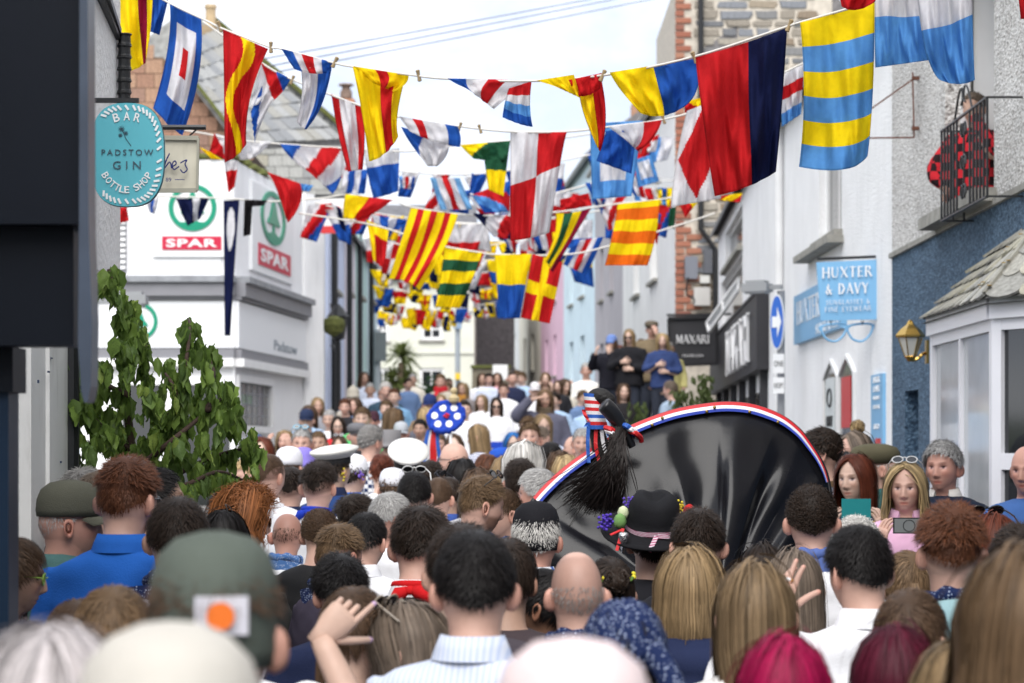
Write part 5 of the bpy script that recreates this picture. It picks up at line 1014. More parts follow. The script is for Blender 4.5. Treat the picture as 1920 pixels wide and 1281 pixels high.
# ================================================================ people
M_SKIN = mat('skin', oc=True, attr='tint', rough=0.5, var=0.05, vscale=30, spec=0.35, bump=0.06, bscale=150)
M_HAIR = mat('hair', oc=True, attr='tint', rough=0.5, spec=0.16, var=0.12, vscale=25)
M_CLOTH = mat('cloth', oc=True, rough=0.85, spec=0.15, var=0.07, vscale=9, bump=0.25, bscale=220)
M_SHINY = mat('dark_lens', (0.01, 0.01, 0.012), 0.1, spec=0.8)
def pattern_mat(name, kind, c0, c1, s=40.0):
 m = bpy.data.materials.new(name); m.use_nodes = True; t = m.node_tree; b = t.nodes['Principled BSDF']; K = t.links.new
 b.inputs['Roughness'].default_value = 0.85; b.inputs['Specular IOR Level'].default_value = 0.15
 tc = N(t, 'ShaderNodeTexCoord'); r = N(t, 'ShaderNodeValToRGB'); r.color_ramp.interpolation = 'CONSTANT'; e = r.color_ramp.elements
 e[0].color = (*c0, 1); e[1].color = (*c1, 1)
 if kind == 'dots':
  v = N(t, 'ShaderNodeTexVoronoi'); v.inputs['Scale'].default_value = s; v.inputs['Randomness'].default_value = 0.5; K(tc.outputs['Object'], v.inputs['Vector']); K(v.outputs['Distance'], r.inputs['Fac']); e[0].color = (*c1, 1); e[1].color = (*c0, 1); e[1].position = 0.30
 elif kind == 'floral':
  v = N(t, 'ShaderNodeTexNoise'); v.inputs['Scale'].default_value = s; v.inputs['Detail'].default_value = 5; v.inputs['Roughness'].default_value = 0.7; K(tc.outputs['Object'], v.inputs['Vector']); K(v.outputs['Fac'], r.inputs['Fac']); e[1].position = 0.54
 elif kind == 'check':
  v = N(t, 'ShaderNodeTexChecker'); v.inputs['Scale'].default_value = s; v.inputs[1].default_value = (*c0, 1); v.inputs[2].default_value = (*c1, 1); K(tc.outputs['Object'], v.inputs['Vector']); K(v.outputs['Color'], b.inputs['Base Color'])
 else:
  v = N(t, 'ShaderNodeTexWave', bands_direction={'hstripe': 'Z', 'vstripe': 'X'}[kind]); v.inputs['Scale'].default_value = s; v.inputs['Distortion'].default_value = 0.4; K(tc.outputs['Object'], v.inputs['Vector']); K(v.outputs['Fac'], r.inputs['Fac']); e[1].position = 0.6
 if kind != 'check': K(r.outputs['Color'], b.inputs['Base Color'])
 MATS[name] = m; return m
NAVY, WHT = (0.012, 0.022, 0.075), (0.72, 0.72, 0.74)
M_BANDNAVY = pattern_mat('navy_paisley', 'dots', NAVY, (0.30, 0.35, 0.48), 110)
M_BANDBLUE = pattern_mat('blue_paisley', 'dots', (0.07, 0.16, 0.38), (0.45, 0.52, 0.66), 120)
M_FLORAL = pattern_mat('blue_floral_print', 'floral', (0.70, 0.71, 0.76), (0.06, 0.12, 0.36), 26)
M_STRIPE = pattern_mat('navy_stripe_jersey', 'hstripe', (0.68, 0.68, 0.72), (0.04, 0.06, 0.2), 15)
M_PALESTR = pattern_mat('pale_stripe_shirt', 'vstripe', (0.62, 0.66, 0.76), (0.48, 0.55, 0.72), 24)
M_CHECK = pattern_mat('check_flannel', 'check', (0.02, 0.035, 0.10), (0.7, 0.7, 0.72), 34)
M_REDCHECK = pattern_mat('red_check_flannel', 'check', (0.50, 0.02, 0.03), (0.02, 0.01, 0.012), 15)
M_FLOWERY = pattern_mat('dark_floral_print', 'dots', (0.02, 0.025, 0.05), (0.5, 0.35, 0.12), 22)

def head_pts(d, wd=1.0, nose=1.0):
 """unit directions (n,3) -> head surface, origin at the head's centre, face towards +y"""
 x, y, z = d[:, 0], d[:, 1], d[:, 2]
 rx = 0.0755 * wd; ry = np.where(y > 0, 0.094, 0.102); rz = np.where(z > 0, 0.122, 0.118)
 e = 2.25
 r = (np.abs(x / rx) ** e + np.abs(y / ry) ** e + np.abs(z / rz) ** e) ** (-1 / e)
 px, py, pz = x * r, y * r, z * r
 t = np.clip(-pz / 0.118, 0, 1); f = np.clip(y * 3, 0, 1)
 px = px * (1 - 0.26 * t ** 1.6) * (1 + 0.02 * np.exp(-((pz - 0.05) / 0.05) ** 2))
 py = np.where(py < 0, py * (1 - 0.38 * t ** 1.1), py * (1 - 0.05 * t))
 G = lambda cx, cz, sx, sz: np.exp(-((px - cx) / sx) ** 2 - ((pz - cz) / sz) ** 2) * f
 S = lambda cx, cz, sx, sz: G(cx, cz, sx, sz) + G(-cx, cz, sx, sz)
 py = py + 0.012 * G(0, -0.102, 0.03, 0.02) - 0.011 * S(0.031, 0.006, 0.015, 0.011) + 0.005 * S(0.027, 0.026, 0.022, 0.008) + 0.004 * S(0.045, -0.022, 0.018, 0.016)
 py = py + 0.023 * nose * np.exp(-(px / 0.0125) ** 2) * np.interp(pz, [-0.052, -0.043, -0.034, -0.02, 0.015, 0.04], [0, 0.55, 1, 0.82, 0.25, 0]) * f + 0.008 * S(0.012, -0.037, 0.007, 0.008)
 py = py + f * np.exp(-(px / 0.026) ** 2) * (0.006 * np.exp(-((pz + 0.061) / 0.006) ** 2) + 0.006 * np.exp(-((pz + 0.075) / 0.007) ** 2) - 0.003 * np.exp(-((pz + 0.068) / 0.003) ** 2))
 return np.stack([px, py, pz], 1)
def dirs(az, el):
 return np.stack([np.sin(az) * np.cos(el), np.cos(az) * np.cos(el), np.sin(el)], -1)
def scalp_r(d):
 return np.linalg.norm(head_pts(d), axis=1)
PIV = np.array([0, -0.012, -0.10]); HC = 1.625
def head_rot(yaw, pitch, roll=0.0):
 """head turned left by yaw, bowed by pitch (degrees)"""
 return Matrix.Rotation(R(yaw), 4, 'Z') @ Matrix.Rotation(R(-pitch), 4, 'X') @ Matrix.Rotation(R(roll), 4, 'Y')
def hand_geo(mb, wrist, fwd, palm, right=True, curl=0.35, spread=0.10, curls=None, thumb_in=0.4):
 """palm plus five jointed fingers and a thumb leaving the side of the palm"""
 fwd = Vector(fwd).normalized(); palm = Vector(palm); palm = (palm - fwd * palm.dot(fwd)).normalized(); side = fwd.cross(palm) * (-1 if right else 1)
 w = Vector(wrist)
 rings = [(-0.02, 0.027, 0.021), (0.012, 0.031, 0.018), (0.045, 0.041, 0.017), (0.082, 0.042, 0.014), (0.094, 0.036, 0.009)]
 v = []; k = 10
 for l, a, b in rings:
  for j in range(k):
   q = 2 * math.pi * j / k; v.append(w + fwd * l + side * a * math.cos(q) + palm * b * math.sin(q))
 f = [(i * k + j, i * k + (j + 1) % k, (i + 1) * k + (j + 1) % k, (i + 1) * k + j) for i in range(4) for j in range(k)] + [tuple(reversed(range(k))), tuple(range(4 * k, 5 * k))]
 mb.add(v, f)
 def chain(base, d0, ax, lens, c, rad):
  pts = [base]; d = Vector(d0)
  for l, cc in zip(lens, (c * 0.8, c * 1.1, c * 0.8)):
   d = Matrix.Rotation(cc, 3, ax) @ d; pts.append(pts[-1] + d * l)
  pp = smooth_curve(pts, 3); n = len(pp); mb.tube(pp, [rad * (1 - 0.32 * i / (n - 1)) for i in range(n)][:-1] + [rad * 0.42], 7)
  return pts
 ends = []
 axis = palm.cross(fwd)
 for i, (off, ln) in enumerate(((-0.030, 0.074), (-0.010, 0.083), (0.010, 0.077), (0.029, 0.060))):
  c = curls[i] if curls else curl
  d0 = (fwd + side * (off / 0.03) * spread).normalized(); b = w + fwd * (0.074 - abs(off) * 0.15) + side * off
  ax = d0.cross(palm).normalized()
  ends.append(chain(b, d0, ax, (ln * 0.46 + 0.012, ln * 0.31, ln * 0.23), c, 0.0092)[-1])
 tb = w + fwd * 0.022 - side * 0.030 + palm * 0.006; d0 = (fwd * 0.72 - side * (0.75 - thumb_in * 0.6) + palm * 0.35 * thumb_in).normalized()
 ends.append(chain(tb, d0, d0.cross(palm).normalized(), (0.042, 0.032, 0.026), 0.30 if curl > 0.2 else 0.12, 0.0112)[-1])
 return ends
# pose = (right elbow, right wrist, left elbow, left wrist) relative to the feet, plus hand directions
DOWN_R = ((0.245, -0.02, 1.13), (0.25, 0.07, 0.88), (0, 0.25, -1), (-1, 0, 0)); 
def mir(a): return tuple((-p[0], p[1], p[2]) for p in a)
POSES = {'down': (DOWN_R, mir(DOWN_R)),
         'phone': (((0.27, 0.16, 1.20), (0.13, 0.34, 1.44), (-0.15, 0.1, 1), (-0.6, -0.5, 0)), mir(((0.27, 0.16, 1.20), (0.13, 0.34, 1.44), (-0.15, 0.1, 1), (-0.6, -0.5, 0)))),
         'phone1': (((0.26, 0.18, 1.22), (0.12, 0.36, 1.46), (0.0, 0.1, 1), (-1, -0.2, 0)), mir(DOWN_R)),
         'phonehigh': (((0.27, 0.18, 1.30), (0.12, 0.30, 1.58), (-0.15, 0.1, 1), (-0.6, -0.5, 0)), mir(((0.27, 0.18, 1.30), (0.12, 0.30, 1.58), (-0.15, 0.1, 1), (-0.6, -0.5, 0)))),
         'shade': (((0.33, 0.10, 1.40), (0.15, 0.17, 1.63), (-0.8, 0.2, 0.25), (0, -0.3, -1)), mir(DOWN_R)),
         'chest': (((0.27, 0.05, 1.12), (0.08, 0.22, 1.22), (-0.9, 0.3, 0.1), (0, -1, 0)), mir(((0.27, 0.03, 1.10), (0.08, 0.20, 1.10), (-0.9, 0.3, 0.1), (0, -1, 0)))),
         'smoke': (DOWN_R, ((-0.34, 0.14, 1.28), (-0.185, 0.12, 1.50), (0.12, -0.05, 1), (1, 0.3, 0))),
         'reach': (((0.42, 0.12, 1.36), (0.62, 0.20, 1.42), (1, 0.2, 0.05), (0, 0, -1)), mir(DOWN_R)),
         'point': (((0.30, 0.10, 1.34), (0.205, 0.16, 1.56), (0.7, 0.05, 0.72), (0, 1, 0)), mir(DOWN_R)),
         'phonelow': (((0.27, 0.14, 1.17), (0.14, 0.33, 1.35), (-0.2, 0.1, 1), (-0.6, -0.5, 0)), mir(((0.27, 0.14, 1.17), (0.14, 0.33, 1.35), (-0.2, 0.1, 1), (-0.6, -0.5, 0)))),
         'wave': (((0.30, 0.22, 1.32), (0.17, 0.36, 1.60), (0.05, 0.15, 1), (0, 1, 0)), mir(DOWN_R)),
         'lean': (((0.27, 0.10, 1.14), (0.17, 0.10, 1.0), (0, 0.6, -1), (-1, 0, 0)), ((-0.27, 0.16, 1.24), (-0.10, 0.20, 1.55), (0.25, -0.1, 1), (0.6, -0.6, 0)))}
def ring_loft(rings, k=28):
 v = []
 for z, rx, ry, cy in rings:
  for j in range(k):
   a = 2 * math.pi * j / k; c, s = math.cos(a), math.sin(a); e = 0.86
   v.append((rx * math.copysign(abs(c) ** e, c), cy + ry * math.copysign(abs(s) ** e, s), z))
 n = len(rings); f = [(i * k + j, (i + 1) * k + j, (i + 1) * k + (j + 1) % k, i * k + (j + 1) % k) for i in range(n - 1) for j in range(k)]
 f += [tuple(range(k)), tuple(reversed(range((n - 1) * k, n * k)))]
 return v, f
BODIES, SHIRTS, TROU = {}, {}, {}
def body_mesh(pose, yaw, pitch, beard=0, fade=0, lod=0, wd=1.0, brow=1, hands=None):
 key = (pose, round(yaw / 5), round(pitch / 5), beard, fade, lod, round(wd, 2), brow)
 if key in BODIES: return BODIES[key]
 na, ne = (68, 52) if lod == 0 else (36, 28)
 tt = np.linspace(-1, 1, na, endpoint=False); az = math.pi * (0.5 * tt + 0.5 * tt ** 3); back = (1 - np.cos(az)) / 2
 emin = R(-70) + R(42) * back ** 0.8
 rows = []
 for i in range(ne):
  q = (i + 0.5) / ne; el = R(90) + (emin - R(90)) * q; rows.append(head_pts(dirs(az, el), wd))
 W = [1.0] * ne
 zf = lambda f_, b_: f_ + (b_ - f_) * back
 rl = [(zf(-0.120, -0.074), 0.057, 0.058, -0.020), (zf(-0.132, -0.096), 0.058, 0.058, -0.026), (-0.136, 0.061, 0.061, -0.030), (-0.150, 0.072, 0.068, -0.032), (-0.165, 0.102, 0.080, -0.03), (-0.184, 0.160, 0.092, -0.025),
          (-0.220, 0.195, 0.105, -0.02), (-0.35, 0.190, 0.118, -0.01), (-0.60, 0.155, 0.105, 0.0), (-0.78, 0.172, 0.112, 0.0), (-0.88, 0.165, 0.105, 0.0), (-0.92, 0.06, 0.05, 0.0)]
 ws = [0.92, 0.7, 0.45, 0.2, 0.05] + [0] * 7
 for (z, rx, ry, cy), w in zip(rl, ws):
  rows.append(np.stack([rx * np.sin(az), cy + ry * np.cos(az), np.broadcast_to(z, az.shape)], 1)); W.append(w)
 V = np.concatenate(rows); w = np.repeat(W, na); tint = np.ones((len(V), 3))
 nh = ne * na; h = V[:nh]; x, y, z = h.T; f = (y > 0.02)
 G = lambda cx, cz, sx, sz: np.exp(-((np.abs(x) - cx) / sx) ** 4 - ((z - cz) / sz) ** 4) * f
 def mul(mask, c):
  for k_ in range(3): tint[:nh, k_] *= 1 - mask * (1 - c[k_])
 mul(np.exp(-((np.abs(x) - 0.042) / 0.02) ** 2 - ((z + 0.025) / 0.02) ** 2) * f, (1, 0.86, 0.83)); mul(np.exp(-(x / 0.012) ** 2 - ((z + 0.034) / 0.01) ** 2) * f, (1, 0.92, 0.9))
 mul(G(0, -0.068, 0.022, 0.009), (0.96, 0.66, 0.64)); mul(G(0, -0.068, 0.020, 0.004), (0.72, 0.6, 0.6))
 if brow: mul(G(0.031, 0.0285, 0.018, 0.0052) * 0.8, (0.35, 0.28, 0.24))
 mul(G(0.031, 0.006, 0.0175, 0.0095), (0.70, 0.62, 0.60)); mul(G(0.031, 0.0055, 0.0140, 0.0064), (1.9, 2.5, 3.1)); mul(G(0.031, 0.0062, 0.0070, 0.0072), (0.10, 0.09, 0.10)); mul(G(0.031, 0.0112, 0.0150, 0.0022), (0.25, 0.2, 0.2))
 if beard:
  m = np.clip((-z - 0.03 - 0.028 * np.exp(-(x / 0.02) ** 2) * (z > -0.05)) / 0.016, 0, 1) * np.clip((y + 0.005) / 0.02, 0, 1) * (1 - 0.9 * G(0, -0.068, 0.02, 0.007)); mul(m * 0.82, {1: (0.30, 0.24, 0.20), 2: (0.95, 0.95, 0.98), 3: (0.62, 0.30, 0.14)}[beard])
 if fade:
  d = h / np.linalg.norm(h, axis=1)[:, None]; el = np.arcsin(d[:, 2]); a_ = np.abs(np.arctan2(d[:, 0], d[:, 1]))
  m = np.clip((a_ - R(62)) / R(14), 0, 1) * np.clip((el - np.interp(a_, [R(60), R(100), R(180)], [R(-2), R(-14), R(-30)])) / R(10), 0, 1) * np.clip((R(75) - el) / R(10), 0, 1)
  mul(m, (0.42, 0.40, 0.40) if fade == 1 else (0.72, 0.70, 0.70))
 # ears
 ev, ef = [], []
 for sgn in (-1, 1):
  b0 = len(V) + len(ev); k, rws = 12, 4
  for r_i, (sc, out) in enumerate(((1.0, -0.004), (1.08, 0.008), (0.92, 0.015), (0.5, 0.008))):
   for j in range(k):
    a = 2 * math.pi * j / k; yy = 0.019 * sc * math.cos(a) * (0.8 + 0.35 * max(0, math.sin(a))); zz = 0.032 * sc * math.sin(a)
    o_ = out * (1.0 + 0.9 * max(0, -math.cos(a))) if r_i else out
    ev.append((sgn * (0.0745 * wd + o_), -0.010 + yy - o_ * 0.25, -0.012 + zz))
  for i in range(rws - 1):
   for j in range(k):
    q = (b0 + i * k + j, b0 + i * k + (j + 1) % k, b0 + (i + 1) * k + (j + 1) % k, b0 + (i + 1) * k + j); ef.append(q if sgn < 0 else q[::-1])
  ef.append(tuple(range(b0 + 3 * k, b0 + 4 * k)))
 V = np.concatenate([V, np.array(ev)]); w = np.concatenate([w, np.ones(len(ev))]); tint = np.concatenate([tint, np.tile([1.0, 0.86, 0.83], (len(ev), 1))])
 M = np.array(head_rot(yaw, pitch))[:3, :3]; Vr = (V - PIV) @ M.T + PIV; V = V * (1 - w[:, None]) + Vr * w[:, None]
 n = ne + len(rl)
 F_ = [(i * na + j, i * na + (j + 1) % na, (i + 1) * na + (j + 1) % na, (i + 1) * na + j) for i in range(n - 1) for j in range(na)]
 F_ += [tuple(reversed(range(na))), tuple(range((n - 1) * na, n * na))] + ef
 V = V + np.array([0, 0, HC])
 # limbs grown out of shoulders and hips
 mb = MB(); nails = []
 for s_, (elb, wr, fw, pm) in zip((1, -1), POSES[pose]):
  sh = Vector((s_ * 0.165, -0.015, 1.395)); pts = smooth_curve([sh, Vector(elb), Vector(wr)], 5); nn = len(pts)
  mb.tube(pts, list(np.interp(np.linspace(0, 1, nn), [0, 0.25, 0.5, 0.65, 1], [0.055, 0.050, 0.043, 0.041, 0.027])), 10)
  kw = dict(curl=0.45)
  if pose == 'smoke' and s_ < 0: kw = dict(curls=(0.15, 0.12, 0.45, 0.6), spread=0.2)
  if pose == 'point' and s_ > 0: kw = dict(curls=(0.03, 0.85, 0.95, 0.95), spread=0.05, thumb_in=0.0)
  if pose in ('wave', 'shade'): kw = dict(curl=0.10, spread=0.14)
  nails.append(hand_geo(mb, wr, fw, pm, right=(s_ > 0) != (pose == 'point'), **kw))
  hp = Vector((s_ * 0.085, 0, 0.84)); mb.tube([hp, (s_ * 0.1, 0.015, 0.48), (s_ * 0.1, -0.02, 0.09)], [0.085, 0.058, 0.036], 10)
  mb.tube([(s_ * 0.1, -0.06, 0.035), (s_ * 0.1, 0.05, 0.04), (s_ * 0.105, 0.17, 0.025)], [0.034, 0.04, 0.026], 8)
 lv = np.array([tuple(p) for p in mb.v]); lt = np.ones((len(lv), 3))
 for es in nails:
  for e in es: lt[np.linalg.norm(lv - np.array(e), axis=1) < 0.0105] = (0.95, 0.95, 1.9) if pose == 'point' else (1.1, 0.95, 0.95)
 b0 = len(V); V = np.concatenate([V, lv]); F_ += [tuple(i + b0 for i in q) for q in mb.f]; tint = np.concatenate([tint, lt])
 me = newmesh('body', V, F_, M_SKIN, True)
 ca = me.color_attributes.new('tint', 'FLOAT_COLOR', 'POINT'); ca.data.foreach_set('color', np.concatenate([tint, np.ones((len(tint), 1))], 1).astype(np.float32).ravel())
 BODIES[key] = me; return me
def remesh(v, f, voxel=0.016, sub=0, smooth_it=2):
 me = newmesh('tmp', v, f); o = bpy.data.objects.new('tmp', me); COL.objects.link(o)
 r = o.modifiers.new('r', 'REMESH'); r.mode = 'VOXEL'; r.voxel_size = voxel
 s = o.modifiers.new('s', 'SMOOTH'); s.factor = 0.6; s.iterations = smooth_it
 dg = bpy.context.evaluated_depsgraph_get(); m2 = bpy.data.meshes.new_from_object(o.evaluated_get(dg), depsgraph=dg); bpy.data.objects.remove(o); bpy.data.meshes.remove(me)
 return m2
def vnoise(p, seed=0):
 """cheap smooth 3-D noise: sums of sines"""
 r = np.random.default_rng(seed); out = np.zeros(len(p))
 for _ in range(7):
  k = r.normal(size=3); out += np.sin(p @ (k * r.uniform(0.6, 1.8)) + r.uniform(0, 6.28))
 return out / 7
def shirt_mesh(pose, style='shirt', mat_=None, seed=0, lod=0):
 key = (pose, style, mat_.name if mat_ else '', seed % 3, lod)
 if key in SHIRTS: return SHIRTS[key]
 puff = {'shirt': 0.0, 'coat': 0.02, 'puffer': 0.03, 'tee': 0.0}[style]
 v, f = ring_loft([(1.462, 0.066 + puff * .6, 0.066 + puff * .6, -0.030), (1.447, 0.100 + puff, 0.085 + puff, -0.028), (1.424, 0.165 + puff, 0.101 + puff, -0.024), (1.388, 0.207 + puff, 0.118 + puff, -0.018), (1.28, 0.210 + puff, 0.136 + puff, -0.008), (1.02, 0.182 + puff * 1.4, 0.128 + puff, 0), (0.80, 0.200 + puff * 1.4, 0.142 + puff, 0)])
 mb = MB(); mb.add(v, f)
 for s_, (elb, wr, fw, pm) in zip((1, -1), POSES[pose]):
  sh = Vector((s_ * 0.155, -0.018, 1.385)); e, w = Vector(elb), Vector(wr)
  if style == 'tee': pts = [sh, sh.lerp(e, 0.35), sh.lerp(e, 0.62)]; rr = [0.074, 0.070, 0.070]
  else: pts = smooth_curve([sh, e, w.lerp(e, 0.06)], 4); rr = list(np.interp(np.linspace(0, 1, len(pts)), [0, 0.3, 0.5, 1], [0.076 + puff, 0.064 + puff, 0.058 + puff, 0.043 + puff * .6]))
  mb.tube(pts, rr, 14)
 me = remesh(mb.v, mb.f, 0.015 if lod == 0 else 0.024)
 n = len(me.vertices); co = np.empty(n * 3, np.float32); me.vertices.foreach_get('co', co); co = co.reshape(-1, 3); no_ = np.empty(n * 3, np.float32); me.vertices.foreach_get('normal', no_); no_ = no_.reshape(-1, 3)
 a = vnoise(co * np.array([14, 14, 26]), seed) * 0.008 + vnoise(co * np.array([34, 34, 48]), seed + 9) * 0.004
 if style == 'puffer': a = a * 0.5 + 0.014 * np.abs(np.sin(co[:, 2] * math.pi / 0.085)) ** 0.6
 co = co + no_ * a[:, None]; me.vertices.foreach_set('co', co.ravel()); me.materials.clear(); me.materials.append(mat_ or M_CLOTH)
 me.polygons.foreach_set('use_smooth', np.ones(len(me.polygons), bool)); me.update(); SHIRTS[key] = me; return me
def trouser_mesh():
 if 't' in TROU: return TROU['t']
 mb = MB(); v, f = ring_loft([(0.93, 0.18, 0.125, 0), (0.84, 0.19, 0.13, 0), (0.76, 0.17, 0.12, 0)]); mb.add(v, f)
 for s_ in (-1, 1): mb.tube([(s_ * 0.09, 0, 0.80), (s_ * 0.1, 0.015, 0.48), (s_ * 0.1, -0.015, 0.07)], [0.105, 0.085, 0.07], 12)
 me = remesh(mb.v, mb.f, 0.024); me.materials.clear(); me.materials.append(M_CLOTH); me.polygons.foreach_set('use_smooth', np.ones(len(me.polygons), bool)); TROU['t'] = me; return me
# ---------------------------------------------------------------- hair
def ribbons(Pt, width, rnd_side=None, taper=True):
 """strand points (n,s,3) -> ribbon verts, quads, per-vertex strand id"""
 n, s, _ = Pt.shape; T = np.gradient(Pt, axis=1); T /= np.linalg.norm(T, axis=2, keepdims=True) + 1e-9
 nrm = Pt - np.array([0, -0.01, -0.02]); nrm[..., 2] *= 0.4
 side = np.cross(T, nrm); side /= np.linalg.norm(side, axis=2, keepdims=True) + 1e-9
 w = width * (np.linspace(1, 0.25, s) if taper else np.ones(s)); w = w[None, :, None] * (0.6 + 0.8 * RNG.random((n, 1, 1)))
 V = np.stack([Pt - side * w / 2, Pt + side * w / 2], 2).reshape(-1, 3)
 b = (np.arange(n) * s * 2)[:, None] + (np.arange(s - 1) * 2)[None, :]
 Fq = np.stack([b, b + 1, b + 3, b + 2], -1).reshape(-1, 4)
 return V, Fq, np.repeat(np.arange(n), s * 2)
def hairline(a, style):
 a = np.abs(a)
 if style == 'receding': return np.interp(a, np.radians([0, 25, 55, 80, 100, 125, 180]), np.radians([58, 50, 38, 10, 6, -12, -32]))
 return np.interp(a, np.radians([0, 30, 55, 72, 88, 100, 125, 180]), np.radians([42, 40, 30, 14, 7, 4, -8, -25]))
HAIRS = {}
def hair_mesh(style):
 """hair in head coordinates: a shell over the scalp plus ribbon strands"""
 if style in HAIRS: return HAIRS[style]
 Vs, Fs, Ts = [], [], []; nv = 0
 def put(V, Fq, tint):
  nonlocal nv
  Vs.append(V); Fs.append(Fq + nv); Ts.append(np.broadcast_to(np.asarray(tint, dtype=float).reshape(-1, 1) if np.ndim(tint) == 1 else np.full((1, 1), tint), (len(V), 1))); nv += len(V)
 base = style.split('_')[0]; far = style.endswith('_lod'); kN, kW = (0.22, 2.0) if far else (1.0, 0.75)
 seed = sum(map(ord, style)); rg = np.random.default_rng(seed)
 def shell_cap(th_top, th_side, th_nape, hl='std', lump=0.0, lf=40, na=56, ne=26, tint=0.62, low=0.0):
  az = np.linspace(-math.pi, math.pi, na, endpoint=False); hlv = hairline(az, hl) + R(low) + R(3.0) * np.sin(az * 9 + seed) * np.sin(az * 23 + 1); P_ = []
  for i in range(ne):
   q = i / (ne - 1); el = R(89.5) + (hlv - R(89.5)) * q; d = dirs(az, el); p = head_pts(d)
   th = np.interp(q, [0, 0.45, 0.8, 1], [th_top, th_top * 0.9, 0, 0]) + np.interp(q, [0, 0.45, 0.8, 0.93, 1], [0, 0, 1, 0.6, -0.15]) * (th_side + (th_nape - th_side) * np.clip((np.abs(az) - R(110)) / R(50), 0, 1))
   th = th * np.where(q > 0.9, np.where(np.abs(az) < R(60), 1.0, 1.0), 1)
   p = p + d * (th + lump * vnoise(d * lf * 0.1 * 10, seed))[:, None]; P_.append(p)
  V = np.concatenate(P_); I = np.arange(ne * na).reshape(ne, na); a, b = I[:-1], I[1:]
  Fq = np.stack([a, np.roll(a, -1, 1), np.roll(b, -1, 1), b], -1).reshape(-1, 4); put(V, Fq, tint)
 def short_strands(n, length, lift, th, hl='std', curl=0.0, width=0.004, swirl=0.25, elmin=-90, azmin=0, seg=4, low=0.0, tone=(0.55, 1.25), side_len=0.30, emax=95):
  n = int(n * kN * (1 if far else 1.25)); width = width * kW
  d = rg.normal(size=(n * 3, 3)); d /= np.linalg.norm(d, axis=1)[:, None]; a = np.arctan2(d[:, 0], d[:, 1]); e = np.arcsin(d[:, 2]); ok = (e > hairline(a, hl) + R(3) + R(low)) & (e > R(elmin)) & (np.abs(a) >= azmin) & (e < R(emax))
  d = d[ok][:n]; root = head_pts(d); n = len(d)
  wh = np.array([0.1, -0.42, 0.90]); c = d - wh; c -= d * (c * d).sum(1, keepdims=True); c /= np.linalg.norm(c, axis=1, keepdims=True) + 1e-6
  fr = np.array([0.25, 1.0, 0.1]); fr = fr - d * (d @ fr)[:, None]; k = np.clip(d[:, 2:3] * 1.5 - 0.3, 0, 1) * np.clip(d[:, 1:2] + 0.5, 0, 1); c = c * (1 - k) + fr * k
  c += rg.normal(size=c.shape) * swirl; c -= d * (c * d).sum(1, keepdims=True); c /= np.linalg.norm(c, axis=1, keepdims=True) + 1e-6
  sd = np.clip((d[:, 2:3] - 0.02) / 0.5, 0, 1); sd = side_len + (1 - side_len) * sd
  Ln = length * (0.6 + 0.8 * rg.random((n, 1))) * sd; th = th * (0.35 + 0.65 * sd); lf = lift * (0.5 + rg.random((n, 1)))
  thv = th * (0.7 + 0.5 * rg.random((n, 1))); pts = []
  ph = rg.random((n, 1)) * 6.28; bn = np.cross(c, d)
  for i in range(seg):
   t = i / (seg - 1); p = root + d * thv * min(1, t * 2 + 0.45) + (c * (1 - lf) + d * lf) * Ln * t
   if curl: p = p + (bn * np.sin(ph + t * 5) + d * np.cos(ph + t * 5)) * curl
   q = p / np.linalg.norm(p, axis=1, keepdims=True); sr = scalp_r(q); r = np.clip(np.linalg.norm(p, axis=1), sr + 0.0015, sr + (thv * 1.25 + lf * Ln * t * 1.1)[:, 0] + 0.003 + curl); pts.append(q * r[:, None])
  V, Fq, sid = ribbons(np.stack(pts, 1), width); put(V, Fq, (tone[0] + (tone[1] - tone[0]) * rg.random(n))[sid])
 def long_hair(n, length, wave=0.003, wf=34, spread=0.0, az0=48, width=0.0055, vol=0.012, back=-0.155, inn=0.8, shell_=True, flip=0.0):
  def paths(az, part, nz):
   n = len(az); S1, S2 = (4, 4) if far else (6, 7); pts = []
   d0 = np.stack([np.sign(az) * 0.03, 0.45 - 0.9 * part, np.full(n, 0.9)], 1); d0 /= np.linalg.norm(d0, axis=1)[:, None]
   az_e = az; d1 = dirs(az_e, np.full(n, R(-6)))
   v_ = vol * (0.55 + 0.7 * nz) * (1 + 0.35 * np.sin(az * 7 + seed))
   for i in range(S1):
    t = i / (S1 - 1); d = d0 * (1 - t) + d1 * t; d /= np.linalg.norm(d, axis=1)[:, None]; pts.append(head_pts(d, nose=0) * 1.0 + d * (0.006 + v_ * math.sin(t * math.pi * 0.5 + 0.15))[:, None])
   p0 = pts[-1]; bk = np.clip((np.abs(az) - R(80)) / R(60), 0, 1)
   for i in range(1, S2 + 1):
    t = i / S2; z = p0[:, 2] - length * t * (0.72 + 0.40 * nz); dz = np.clip((-0.12 - z) / 0.12, 0, 1)
    x = p0[:, 0] * (1 + spread * t) * (1 - (1 - inn) * dz); y = p0[:, 1] * (1 - dz * 0.3) + (back - p0[:, 1]) * dz * bk + (1 - bk) * dz * 0.03
    x = x + wave * np.sin(wf * z + nz * 9 + az * 3) * min(1, t * 3); y = y + wave * np.cos(wf * z + nz * 7) * min(1, t * 3) - flip * t * t * bk
    pts.append(np.stack([x, y, z], 1))
   return np.stack(pts, 1)
  if shell_:
   az = np.concatenate([np.linspace(-R(180), -R(az0), 24), np.linspace(R(az0), R(180), 24)]); Pt = paths(az, (np.abs(az) - R(az0)) / R(180 - az0), np.full(48, 0.3)); m, s, _ = Pt.shape
   I = np.arange(m * s).reshape(m, s); J = np.concatenate([I[24:], I[:24]]); a, b = J[:-1], J[1:]
   Fq = np.stack([a[:, :-1], b[:, :-1], b[:, 1:], a[:, 1:]], -1).reshape(-1, 4); put(Pt.reshape(-1, 3), Fq, 0.55)
